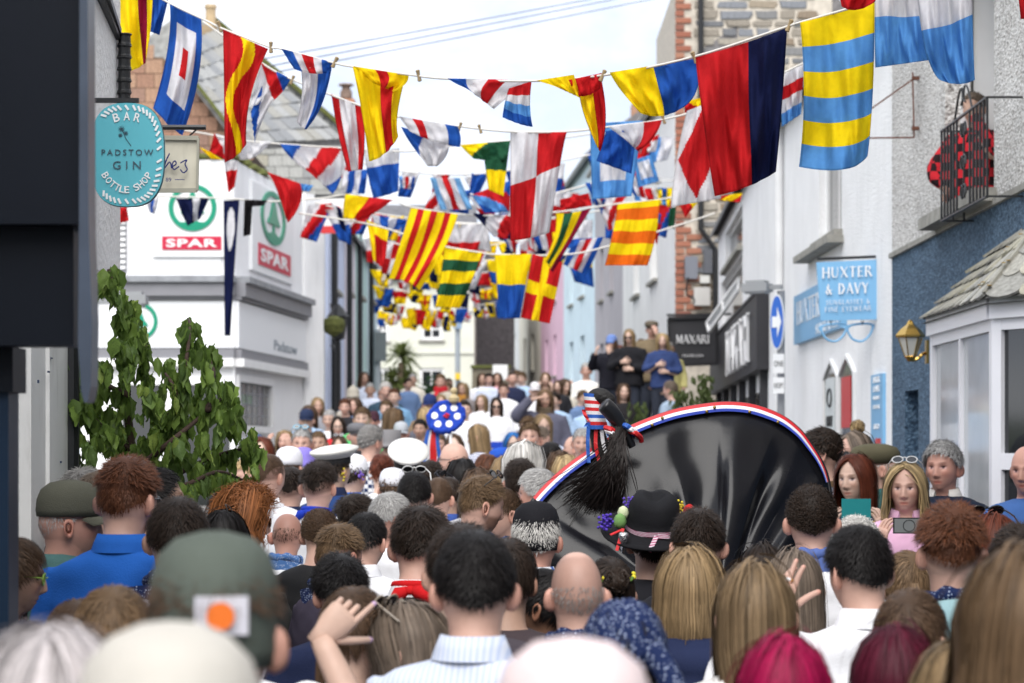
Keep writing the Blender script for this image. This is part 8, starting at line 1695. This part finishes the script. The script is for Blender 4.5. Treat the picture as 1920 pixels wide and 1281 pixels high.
me = newmesh('horsehair_tail', V, Fq, M_HAIR, True); ca = me.color_attributes.new('tint', 'FLOAT_COLOR', 'POINT'); c = np.repeat(0.5 + 0.9 * rg.random(nst), S * 2); ca.data.foreach_set('color', np.stack([c, c, c, np.ones_like(c)], 1).astype(np.float32).ravel()); link('horsehair_tail', me, oss, (0.014, 0.010, 0.009), world=True)
# ================================================================ padded blue club
CD = 21.0; k_ = CD / F; cc = P(836, 783, CD)
club = empty('teasing_club', cc); tag(club, 'round padded blue club with white discs, ribbons and gold topper held above the crowd', 'club')
cu, cv = Vector((math.cos(R(22)), 0.2, math.sin(R(22)))).normalized(), Vector((-math.sin(R(22)), 0.35, math.cos(R(22)))).normalized(); cn = cu.cross(cv); cn = cn if cn.y < 0 else -cn
M_PAD = mat('blue_plush', (0.010, 0.045, 0.36), 0.95, var=0.3, vscale=40, bump=1.0, bscale=70)
def cdisc(a, b, r, nm, m, h=0.004, sx=1.0, color=None):
 o_ = cc + cu * a * k_ + cv * b * k_ + cn * (0.03 + h); return MB().prism(disc(o_, cu, cv, r * k_ * sx, r * k_, 24), cn * 0.004).build(nm, m, club, color)
MB().prism(disc(cc, cu, cv, 33 * k_, 27 * k_, 36), cn * 0.03).build('face', mat('blue_cloth', (0.012, 0.05, 0.38), 0.9), club)
mb = MB(); rg_ = random.Random(2); ring = disc(cc + cn * 0.015, cu, cv, 33 * k_, 27 * k_, 60); mb.tube(ring + [ring[0]], [0.026 + rg_.uniform(-0.006, 0.008) for _ in range(61)], 9, caps=False); mb.build('plush_rim', M_PAD, club, smooth=True)
for a, b in ((0, 17), (-20, 9), (20, 9), (-20, -9), (20, -9), (0, -17)): cdisc(a, b, 6.6, 'white_disc', M_SIGNW)
for a, b in ((-3, 0), (2, 2), (0, -4), (4, -1)): mb = MB(); mb.lathe([(0.003, -0.01), (0.014, -0.004), (0.014, 0.004), (0.003, 0.01)], cc + cu * a * k_ + cv * b * k_ + cn * 0.05, 8); mb.build('red_bow', M_RIB, club, CL['r'])
mb = MB(); mb.lathe([(0.02, 0), (0.045, 0.02), (0.05, 0.05), (0.03, 0.07), (0.018, 0.085), (0.03, 0.10), (0.032, 0.12), (0.015, 0.14)], P(851, 757, CD), 12); mb.build('gold_topper', mat('old_gold', (0.45, 0.36, 0.20), 0.5), club)
mb = MB(); mb.tube([cc - cv * 24 * k_, cc - cv * 40 * k_ + Vector((-0.02, 0, -0.1)), P(806, 905, CD)], 0.014, 8); mb.build('handle', M_WOOD, club)
for i, (x0, x1, c) in enumerate(((800, 790, 'b'), (806, 800, 'w'), (812, 812, 'r'), (816, 822, 'b'), (809, 806, 'r'))):
 pts = smooth_curve([P(x0 + 4, 806, CD - 0.02), P((x0 + x1) / 2 + 2, 835, CD - 0.03), P(x1 + 4, 866, CD)], 5); v = []
 for q in pts: v += [q + Vector((-0.016, 0, 0)), q + Vector((0.016, 0.006, 0))]
 MB().add(v, [(2 * k, 2 * k + 1, 2 * k + 3, 2 * k + 2) for k in range(len(pts) - 1)]).build('ribbon', M_RIB, club, CL[c])
# ================================================================ green bough tied to the drainpipe
M_LEAF = mat('spring_leaf', oc=True, rough=0.5, spec=0.3, var=0.25, vscale=20, trans=0.45)
def leaf(seed):
 r = random.Random(seed); n = 7; v = []; f = []; bend = r.uniform(0.15, 0.6); fold_ = r.uniform(0.25, 0.9); tw = r.uniform(-0.3, 0.3)
 prof = [0.05, 0.62, 0.95, 1.0, 0.82, 0.45, 0.03]
 for i in range(n):
  t = i / (n - 1); w = 0.30 * prof[i] * (1 + 0.12 * (-1) ** i * (0 < i < n - 1)); zc = -t + 0.1 * t * t; yc = -bend * 0.35 * math.sin(t * 2.2)
  for s_ in (-1, -0.45, 0, 0.45, 1): v.append((s_ * w * math.cos(fold_) + tw * t * 0.2, yc + abs(s_) * w * math.sin(fold_) * 0.9 + 0.03 * math.sin(9 * t + s_ * 2), zc + abs(s_) * 0.06 * prof[i]))
 for i in range(n - 1):
  for j in range(4): f.append((5 * i + j, 5 * i + j + 1, 5 * i + j + 6, 5 * i + j + 5))
 return newmesh('leaf', v, f, M_LEAF, True)
LEAVES = [leaf(i) for i in range(6)]
rl_ = random.Random(8)
bough = empty('leafy_bough', P(240, 980, 10)); tag(bough, 'tall bough of drooping green leaves fastened to the white building', 'branch')
STEMS = [[(262, 1010), (250, 880), (238, 760), (232, 660), (222, 570), (203, 505)], [(250, 860), (300, 800), (338, 745), (350, 670), (356, 612), (352, 598)], [(255, 880), (330, 820), (390, 770), (432, 730)], [(270, 930), (350, 880), (420, 850), (488, 836)], [(250, 850), (180, 790), (140, 720), (118, 668)], [(300, 930), (360, 905), (410, 885), (455, 900)], [(240, 740), (200, 720), (182, 680)], [(300, 800), (270, 700), (275, 650)], [(330, 820), (330, 740), (310, 700)], [(390, 770), (400, 700), (395, 650)], [(130, 900), (120, 830), (125, 740)]]
nodes = []
for i, st in enumerate(STEMS):
 pts = smooth_curve([P(x, y, 10.0 + 0.25 * math.sin(i * 2 + k)) for k, (x, y) in enumerate(st)], 6); n = len(pts); mb = MB(); mb.tube(pts, [0.012 * (1 - 0.8 * k / n) + 0.002 for k in range(n)] if i else [0.022 * (1 - 0.85 * k / n) + 0.003 for k in range(n)], 7); mb.build('stem', mat('bark', (0.05, 0.03, 0.022), 0.85, bump=0.4), bough, smooth=True)
 for k in range(2, n): nodes.append(pts[k])
OUT = [(188, 520), (205, 498), (232, 520), (262, 585), (275, 650), (305, 690), (336, 668), (332, 612), (352, 592), (382, 622), (378, 655), (405, 640), (410, 700), (448, 735), (452, 795), (492, 818), (488, 900), (455, 905), (436, 935), (400, 960), (360, 930), (330, 960), (285, 930), (230, 900), (185, 880), (150, 940), (96, 930), (92, 655), (140, 650), (172, 700), (205, 650), (188, 570)]
def inside(x, y):
 c = False; j = len(OUT) - 1
 for i in range(len(OUT)):
  (xi, yi), (xj, yj) = OUT[i], OUT[j]
  if (yi > y) != (yj > y) and x < (xj - xi) * (y - yi) / (yj - yi) + xi: c = not c
  j = i
 return c
cl = []
while len(cl) < 240:
 x, y = rl_.uniform(90, 492), rl_.uniform(500, 950)
 if inside(x, y) and rl_.random() < (1.0 if y < 860 else 0.55): cl.append(P(x, y - 10, 10.0 + rl_.uniform(-0.35, 0.35)))
cl += [q for q in nodes if rl_.random() < 0.8]
GP = [(0.15, 0.24, 0.05), (0.19, 0.29, 0.06), (0.11, 0.18, 0.04), (0.24, 0.33, 0.07), (0.13, 0.21, 0.06)]
LV = []
for c in cl:
 a0 = rl_.uniform(0, 6.28)
 for k in range(rl_.choice([4, 5, 5, 6])):
  a = a0 + k * 1.25; L = rl_.uniform(0.045, 0.118); pos = c + Vector((math.cos(a) * 0.014, math.sin(a) * 0.014, rl_.uniform(-0.015, 0.01)))
  M = Matrix.Translation(pos) @ Matrix.Rotation(a + R(90), 4, 'Z') @ Matrix.Rotation(R(rl_.uniform(-8, 42)), 4, 'X') @ Matrix.Rotation(R(rl_.uniform(-15, 15)), 4, 'Y') @ Matrix.Diagonal((L * rl_.uniform(0.8, 1.25), L, L, 1)); LV.append((pos.y, M, rl_.randrange(6), rl_.choice(GP)))
LV.sort(key=lambda q: q[0])
for d_, M, k, c in LV[:300]: o = link('leaf', LEAVES[k], bough, c, world=True); o.matrix_basis = M
for gi in range(3):
 vv, ff = [], []
 for d_, M, k, c in LV[300 + gi::3]:
  me = LEAVES[k]; b0 = len(vv); vv += [M @ v.co for v in me.vertices]; ff += [tuple(b0 + i for i in p.vertices) for p in me.polygons]
 link('foliage', newmesh('foliage', [tuple(p) for p in vv], ff, M_LEAF, True), bough, GP[gi], world=True)['kind'] = 'stuff'
# climbing plant behind the near wall
iv = empty('climbing_ivy', (-1.7, 10.3, 0)); tag(iv, 'dark creeper around the black downpipe beside the white pilaster', 'plant'); vv, ff = [], []
for i in range(260):
 p = P(rl_.uniform(96, 150), rl_.uniform(640, 960), 9.9 + rl_.uniform(0, 0.25)); M = Matrix.Translation(p) @ Euler((rl_.uniform(-0.5, 0.8), rl_.uniform(-0.6, 0.6), rl_.uniform(0, 6.28))).to_matrix().to_4x4() @ Matrix.Scale(rl_.uniform(0.022, 0.05), 4); me = LEAVES[i % 6]; b0 = len(vv); vv += [tuple(M @ v.co) for v in me.vertices]; ff += [tuple(b0 + q for q in pl_.vertices) for pl_ in me.polygons]
link('foliage', newmesh('foliage', vv, ff, M_LEAF, True), iv, (0.045, 0.075, 0.025), world=True)['kind'] = 'stuff'
# potted greenery by the charcoal shop
for i, (x, y, d) in enumerate(((1318, 740, 33), (1196, 790, 36), (1278, 770, 34))):
 e = empty('tied_greenery', P(x, y, d)); tag(e, ['tuft of greenery tied below the charcoal hanging sign', 'hanging green sprig at the feet of the padded jacket', 'low greenery behind the costume rim'][i], 'plant'); vv, ff = [], []
 for k in range(90):
  p = P(x + rl_.gauss(0, 9), y + rl_.uniform(-40, 34), d + rl_.uniform(-0.2, 0.2)); M = Matrix.Translation(p) @ Euler((rl_.uniform(-0.5, 0.8), rl_.uniform(-0.6, 0.6), rl_.uniform(0, 6.28))).to_matrix().to_4x4() @ Matrix.Scale(rl_.uniform(0.10, 0.17), 4); me = LEAVES[k % 6]; b0 = len(vv); vv += [tuple(M @ v.co) for v in me.vertices]; ff += [tuple(b0 + q for q in pl_.vertices) for pl_ in me.polygons]
 link('foliage', newmesh('foliage', vv, ff, M_LEAF, True), e, (0.09, 0.12, 0.04), world=True)['kind'] = 'stuff'
# cordyline palm, far garden
pt = empty('cabbage_palm', P(750, 790, 81)); tag(pt, 'spiky cabbage palm in front of the cream house', 'tree'); mb = MB(); mb.tube([P(752, 790, 81), P(750, 740, 81), P(753, 680, 81)], [0.22, 0.16, 0.12], 9); mb.tube([P(750, 745, 81), P(738, 715, 81)], [0.13, 0.1], 8); mb.build('trunk', mat('palm_bark', (0.12, 0.09, 0.06), 0.9), pt)
vv, ff = [], []
for cx_, cy_, rr in ((754, 668, 1.0), (736, 712, 0.8), (764, 715, 0.8), (748, 760, 0.8)):
 c0 = P(cx_, cy_, 81)
 for i in range(120):
  dr = Vector((rl_.gauss(0, 1), rl_.gauss(0, 1), rl_.gauss(0.35, 0.8))).normalized(); sd_ = dr.cross(UZ).normalized() * 0.04; L = rr * rl_.uniform(0.6, 1.0); b0 = len(vv); m_ = c0 + dr * L * 0.6; e_ = c0 + dr * L - Vector((0, 0, 0.25 * L)); vv += [tuple(c0 - sd_), tuple(c0 + sd_), tuple(m_ + sd_), tuple(m_ - sd_), tuple(e_)]; ff += [(b0, b0 + 1, b0 + 2, b0 + 3), (b0 + 3, b0 + 2, b0 + 4)]
link('crown', newmesh('crown', vv, ff, M_LEAF), pt, (0.13, 0.16, 0.05), world=True)
sb = empty('garden_shrub', P(815, 750, 82)); tag(sb, 'dark green shrub beside the cream house window', 'shrub'); vv, ff = [], []
for i in range(420):
 p = P(812 + rl_.gauss(0, 10), 748 + rl_.gauss(0, 16), 82 + rl_.gauss(0, 0.2)); M = Matrix.Translation(p) @ Euler((rl_.uniform(-3, 3), rl_.uniform(-3, 3), rl_.uniform(0, 6.28))).to_matrix().to_4x4() @ Matrix.Scale(rl_.uniform(0.15, 0.3), 4); me = LEAVES[i % 6]; b0 = len(vv); vv += [tuple(M @ v.co) for v in me.vertices]; ff += [tuple(b0 + q for q in pl_.vertices) for pl_ in me.polygons]
link('foliage', newmesh('foliage', vv, ff, M_LEAF), sb, (0.03, 0.07, 0.025), world=True)
for i, (x, ya, yb, d, lab) in enumerate(((858, 585, 790, 79, 'grey lamp post with blue box at the end of the street'), (707, 618, 800, 58, 'grey pole with meter box beside the aqua house'))):
 e = empty('utility_post', P(x, yb, d)); tag(e, lab, 'post'); a, b = P(x, ya, d), P(x, yb, d); mb = MB(); mb.tube([(a.x, d, a.z), (a.x, d, ground(d) - 0.2)], 0.09, 10); mb.build('pole', M_PAINT, e, (0.30, 0.33, 0.36))
 q0, q1 = P(x - (8 if i == 0 else 4), ya + (32 if i == 0 else 60), d), P(x + (8 if i == 0 else 18), ya + 6, d); MB().box((q0.x, d - 0.2, q0.z), (q1.x, d - 0.1, q1.z)).build('box', M_PAINT, e, (0.22, 0.30, 0.42) if i == 0 else (0.12, 0.14, 0.15))
 if i == 0: q0, q1 = P(x - 4, 712, d), P(x + 5, 700, d); MB().box((q0.x, d - 0.2, q0.z), (q1.x, d - 0.1, q1.z)).build('yellow_plate', M_PAINT, e, (0.75, 0.5, 0.02))
pl_ = empty('pub_lantern', P(634, 620, 43)); tag(pl_, 'black lantern and bracket on the lilac house', 'lamp')
mb = MB(); mb.lathe([(0.02, 0), (0.12, 0.05), (0.17, 0.42), (0.2, 0.44), (0.08, 0.6), (0.02, 0.66)], P(634, 640, 43), 8); mb.build('lantern', M_IRON, pl_); mb = MB(); mb.tube([P(634, 640, 43), P(634, 770, 43)], 0.05, 8); mb.tube([P(634, 660, 43), P(622, 648, 43.2)], 0.03, 6); mb.build('stem', M_IRON, pl_)
hb = empty('hanging_basket', P(628, 615, 42)); tag(hb, 'dry hanging basket on the grocery corner', 'basket'); mb = MB(); mb.lathe([(0.02, -0.2), (0.16, -0.12), (0.2, 0.0), (0.18, 0.1), (0.06, 0.16)], P(626, 610, 42), 12); mb.build('basket', M_MOSS, hb); mb = MB(); mb.tube([P(626, 606, 42), P(620, 570, 42.2)], 0.015, 5); mb.build('bracket', M_IRON, hb)
# ================================================================ balcony railing, wall lamp, rusty bracket
rx_ = 3.07; y0_, y1_ = 15.62, 17.28; zb_, zt2 = 3.46, 4.10
mb = MB()
for z in (zb_, zt2): mb.bar((rx_, y0_, z), (rx_, y1_, z), 0.022, 0.012); mb.bar((rx_, y1_, z), (3.32, y1_, z), 0.022, 0.012); mb.bar((rx_, y0_, z), (3.32, y0_, z), 0.022, 0.012)
rail = mb.build('balcony_railing', M_IRON, b1)
BAR = MB().tube([(0, 0, 0), (0, 0, zt2 - zb_)], 0.009, 6).mesh('bar', M_IRON)
for i in range(15):
 y = y0_ + (y1_ - y0_) * i / 14
 if 6 <= i <= 8: continue
 o = link('bar', BAR, rail, world=True); o.matrix_basis = Matrix.Translation((rx_, y, zb_))
for k in range(1, 3): o = link('bar', BAR, rail, world=True); o.matrix_basis = Matrix.Translation((rx_ + 0.08 * k, y1_, zb_))
ym = (y0_ + y1_) / 2
for s_ in (-1, 1):
 for z0_ in (zb_ + 0.10, zb_ + 0.30, zb_ + 0.52):
  pts = [(rx_, ym + s_ * (0.05 + 0.055 * (1 - t) * math.cos(t * 9)), z0_ + 0.075 * (1 - t) * math.sin(t * 9) + 0.03 * t) for t in np.linspace(0, 0.92, 20)]; mb = MB(); mb.tube(pts, 0.008, 5); mb.build('scroll', M_IRON, rail)
 mb = MB(); mb.tube(smooth_curve([(rx_, ym + s_ * 0.32, zt2), (rx_, ym + s_ * 0.16, zt2 + 0.16), (rx_, ym + s_ * 0.05, zt2 + 0.19), (rx_, ym + s_ * 0.02, zt2 + 0.11), (rx_, ym + s_ * 0.08, zt2 + 0.08)], 6), 0.008, 5); mb.build('scroll', M_IRON, rail)
lp = empty('wall_lantern', P(1708, 640, 18.6)); tag(lp, 'brass wall lantern on the navy building beside the bay', 'lamp'); c = P(1707, 640, 18.6); c.x = P(1707, 640, 18.6).x
sx_ = 18.6 / F
mb = MB(); mb.lathe([(27 * sx_, 0), (28 * sx_, 4 * sx_), (18 * sx_, 16 * sx_), (8 * sx_, 24 * sx_), (5 * sx_, 30 * sx_), (2 * sx_, 33 * sx_)], P(1707, 633, 18.6), 6); mb.build('cap', M_BRASS, lp)
mb = MB(); mb.lathe([(10 * sx_, 0), (22 * sx_, 34 * sx_)], P(1707, 668, 18.6), 6); mb.build('glass', mat('lantern_glass', (0.5, 0.5, 0.46), 0.1, spec=0.7), lp)
mb = MB(); 
for k in range(6): a = k * math.pi / 3; b0 = P(1707, 668, 18.6); mb.bar(b0 + Vector((10.5 * sx_ * math.cos(a), 10.5 * sx_ * math.sin(a), 0)), b0 + Vector((22.6 * sx_ * math.cos(a), 22.6 * sx_ * math.sin(a), 34 * sx_)), 0.008)
mb.build('frame', M_BRASS, lp)
mb = MB(); mb.lathe([(5 * sx_, -9 * sx_), (11 * sx_, 0), (10 * sx_, 1.5 * sx_)], P(1707, 669, 18.6), 8); mb.tube(smooth_curve([P(1710, 676, 18.6), P(1722, 672, 18.6), P(1730, 664, 18.6), P(1738, 662, 18.7)], 4), 0.014, 7); mb.build('arm', M_BRASS, lp); mb = MB(); mb.obox(P(1738, 660, 18.6), (0.01, 0, 0), (0, 0.04, 0), (0, 0, 0.09)); mb.build('wall_plate', M_BRASS, lp)
rbk = empty('rusty_sign_bracket', P(1710, 200, 19.6)); tag(rbk, 'empty rusty iron sign bracket on the pebbledash', 'bracket'); mb = MB()
for a, b in (((1711, 136), (1714, 259)), ((1714, 258), (1628, 259)), ((1710, 150), (1628, 208))): mb.bar(P(*a, 19.6), P(*b, 19.6), 0.012)
for y in (147, 241): mb.obox(P(1712, y, 19.6) + Vector((0.02, 0, 0)), (0.03, 0, 0), (0, 0.015, 0), (0, 0, 0.015))
mb.build('frame', M_RUST, rbk)
# raised pavement under the group by the charcoal sign
tag(link('raised_pavement', MB().box((1.25, 37.3, 0), (3.74, 41.4, 2.05)).mesh('raised_pavement', M_STONE), None, (0.24, 0.23, 0.21)), kind='structure')
# ================================================================ things in hands and on heads
def slab(name, label, o, local, w, h, t, col, rot=(0, 0, 0), m=None, cat='phone'):
 e = link(name, MB().box((-w / 2, -t / 2, -h / 2), (w / 2, t / 2, h / 2)).mesh(name, m or M_GLOSS), None, col); e.location = wpos(o, local); e.rotation_euler = (rot[0], rot[1], o.rotation_euler.z + rot[2]); tag(e, label, cat); return e
def cam_ring(e, w, h, t):
 mb = MB()
 for i in range(3): mb.lathe([(0.007, 0), (0.007, 0.003), (0.004, 0.003)], (-w / 2 + 0.014, 0, h / 2 - 0.014 - i * 0.017), 10)
 mb.v = [(x, t / 2 + 0.0005 + (z_ - (h / 2)) * 0, z_) for x, y, z_ in mb.v]; k = link('camera_lens', mb.mesh('camera_lens', M_SHINY), e)
ph = slab('mobile_phone', 'black phone held sideways by the woman in pink', PINK, (0.0, 0.38, 1.455), 0.155, 0.078, 0.010, (0.02, 0.02, 0.022))
mb = MB(); rg2 = [(0.028 * math.cos(a), 0.0062, 0.028 * math.sin(a)) for a in np.linspace(0, 6.3, 22)]; mb.tube(rg2, 0.002, 5, caps=False); link('grip_ring', mb.mesh('grip_ring', M_IRON), ph); MB_ = MB().box((-0.07, 0.005, -0.033), (0.07, 0.0056, 0.033)).mesh('back_cover', mat('phone_back', (0.16, 0.17, 0.17), 0.35)); link('back_cover', MB_, ph)
slab('mobile_phone', 'phone in a teal folding case held by the dark red bob', TEAL, (0.0, 0.39, 1.46), 0.15, 0.155, 0.014, (0.0, 0.22, 0.23), m=mat('teal_case', (0.0, 0.20, 0.21), 0.55))
rp2 = link('mobile_phone', MB().box((-0.036, -0.006, -0.075), (0.036, 0.006, 0.075)).mesh('mobile_phone', mat('red_phone', (0.55, 0.015, 0.05), 0.3)), None); rp2.location = wpos(REDP, (0.06, 0.38, 1.47)); rp2.rotation_euler = (0.1, R(-12), R(200)); tag(rp2, 'red phone held up beside the teal phone case', 'phone')
cg = link('cigarette', MB().tube([(0, 0, 0), (0.055, 0, 0)], 0.0042, 7).tube([(0.055, 0, 0), (0.075, 0, 0)], 0.0044, 7, m=1).mesh('cigarette', [M_SIGNW, mat('cigarette_filter', (0.5, 0.25, 0.08), 0.8)])); cg.location = wpos(SMOKER, (-0.225, 0.10, 1.622)); cg.rotation_euler = (0.1, R(18), R(20)); tag(cg, 'lit cigarette between the fingers of the man in white', 'cigarette')
def on_head(o, nm, mb, m, col=None, smooth=True): k = link(nm, mb.mesh(nm, m, smooth), o, col); k.matrix_basis = HMS[o.name]; return k
mb = MB(); mb.box((-0.012, -0.118, 0.014), (0.058, -0.112, 0.066)); mb.v = [(x, y + 0.55 * (x - 0.0) ** 2 * 8, z) for x, y, z in mb.v]; on_head(A_cap, 'white_patch', mb, M_PAINT, (0.60, 0.60, 0.66), False)
mb = MB(); mb.prism([Vector((0.023 + 0.019 * math.cos(a), -0.122, 0.040 + 0.019 * math.sin(a))) for a in np.linspace(0, 6.28, 20, endpoint=False)], (0, 0.003, 0)); on_head(A_cap, 'orange_dot', mb, M_PAINT, (0.75, 0.16, 0.015), False)
# felt hat: ribbon band and flowers
mb = MB(); rg2 = [(0.103 * 0.97 * math.cos(a), 0.103 * 1.08 * math.sin(a), 0.066 + 0.004 * math.sin(3 * a)) for a in np.linspace(0, 2 * math.pi, 30)]; v = []
for p in rg2: v += [(p[0] * 1.03, p[1] * 1.03, p[2] - 0.009), (p[0] * 1.03, p[1] * 1.03, p[2] + 0.009)]
mb.add(v, [(2 * k, 2 * k + 1, 2 * k + 3, 2 * k + 2) for k in range(29)]); mb.bar((-0.005, -0.118, 0.066), (-0.04, -0.19, 0.036), 0.016, 0.003, up=(0, -1, 1)); mb.bar((0.0, -0.118, 0.066), (0.05, -0.13, 0.07), 0.016, 0.003, up=(0, -1, 0.3)); on_head(HATW, 'ribbon_band', mb, pattern_mat('pink_stripe_ribbon', 'hstripe', (0.6, 0.5, 0.56), (0.35, 0.05, 0.14), 60), None, False)
def tulip(c, s): return MB().lathe([(0.2 * s, 0), (0.75 * s, 0.35 * s), (0.85 * s, 0.9 * s), (0.6 * s, 1.6 * s), (0.2 * s, 1.9 * s)], c, 7)
def petals(cs, r): 
 m_ = MB()
 for c in cs: m_.lathe([(0.2 * r, -0.8 * r), (0.9 * r, -0.2 * r), (0.8 * r, 0.5 * r), (0.2 * r, 0.9 * r)], c, 6)
 return m_
rz2 = random.Random(3)
on_head(HATW, 'white_tulip', tulip((-0.115, -0.02, 0.095), 0.026), M_CLOTH, (0.55, 0.60, 0.38)); on_head(HATW, 'green_leaf', tulip((-0.13, -0.05, 0.07), 0.03), M_CLOTH, (0.16, 0.30, 0.10)); on_head(HATW, 'red_tulip', tulip((0.13, -0.01, 0.09), 0.030), M_CLOTH, (0.45, 0.02, 0.02))
on_head(HATW, 'purple_hyacinth', petals([(-0.17 + rz2.gauss(0, 0.014), -0.02 + rz2.gauss(0, 0.014), 0.085 + rz2.gauss(0, 0.014)) for _ in range(60)], 0.0065), M_CLOTH, (0.09, 0.05, 0.40))['kind'] = 'stuff'; on_head(HATW, 'yellow_blossom', petals([(0.09 + rz2.gauss(0, 0.016), 0.0, 0.13 + rz2.gauss(0, 0.014)) for _ in range(50)], 0.006), M_CLOTH, (0.70, 0.56, 0.06))['kind'] = 'stuff'; on_head(HATW, 'purple_sprig', petals([(-0.09 + rz2.gauss(0, 0.01), 0.02, 0.15 + rz2.gauss(0, 0.01)) for _ in range(26)], 0.006), M_CLOTH, (0.12, 0.07, 0.42))['kind'] = 'stuff'
on_head(HATW, 'foil_cone', MB().lathe([(0.004, -0.07), (0.02, 0.0), (0.016, 0.012)], (-0.125, -0.12, 0.07), 7), mat('silver_foil', (0.7, 0.7, 0.72), 0.25, metal=1.0, bump=0.9, bscale=90)); mb = MB(); mb.bar((-0.125, -0.10, 0.09), (-0.15, -0.14, 0.02), 0.012, 0.003); mb.bar((-0.13, -0.09, 0.08), (-0.17, -0.10, 0.065), 0.012, 0.003); on_head(HATW, 'red_ribbon', mb, M_RIB, CL['r'], False)
on_head(A_crown, 'yellow_flowers', petals([(0.096 * math.cos(a) * 0.9, 0.115 * math.sin(a) - 0.01, 0.075 + 0.004 * math.sin(5 * a)) for a in np.linspace(0, 6.28, 13)], 0.011), M_CLOTH, (0.68, 0.58, 0.05))['kind'] = 'stuff'; mb = MB(); rg2 = [(0.094 * math.cos(a) * 0.9, 0.112 * math.sin(a) - 0.01, 0.070 + 0.006 * math.sin(9 * a)) for a in np.linspace(0, 6.28, 40)]; mb.tube(rg2, 0.006, 5, caps=False); on_head(A_crown, 'garland', mb, M_CLOTH, (0.10, 0.18, 0.04))
sc_m = MB(); v, f = [], []; nA, nB = 20, 12
for i in range(nA):
 for j in range(nB):
  a = R(-250) + i / (nA - 1) * R(200); e_ = R(80) - j / (nB - 1) * R(92); d_ = dirs(np.array([a]), np.array([e_])); p = head_pts(d_)[0] + d_[0] * (0.020 + 0.004 * math.sin(i * 1.9 + j)); v.append(tuple(p))
f = [(i * nB + j, i * nB + j + 1, (i + 1) * nB + j + 1, (i + 1) * nB + j) for i in range(nA - 1) for j in range(nB - 1)]
sc_m.add(v, f); on_head(A_band, 'headscarf', sc_m, M_BANDNAVY); mb = MB(); mb.tube(smooth_curve([(0.02, -0.12, 0.02), (0.05, -0.15, -0.05), (0.07, -0.16, -0.16), (0.06, -0.15, -0.26)], 5), [0.03] * 10 + [0.04] * 5 + [0.02], 9); on_head(A_band, 'scarf_tail', mb, M_BANDNAVY)
on_head(SAIL1, 'flower_sprig', petals([(0.085 + rz2.gauss(0, 0.01), -0.03 + rz2.gauss(0, 0.012), 0.0 + rz2.gauss(0, 0.022)) for _ in range(14)], 0.009), M_CLOTH, (0.62, 0.50, 0.06))['kind'] = 'stuff'
on_head(CAPF, 'flower_sprig', petals([(0.08 + rz2.gauss(0, 0.012), -0.05 + rz2.gauss(0, 0.015), 0.02 + rz2.gauss(0, 0.02)) for _ in range(16)], 0.009), M_CLOTH, (0.20, 0.12, 0.48))['kind'] = 'stuff'
v, f = ring_loft([(1.00, 0.205, 0.150, 0), (1.05, 0.202, 0.148, 0), (1.10, 0.200, 0.146, 0)]); link('blue_sash', MB().add(v, f[:-2]).mesh('blue_sash', M_CLOTH, True), SASH, (0.02, 0.06, 0.42))
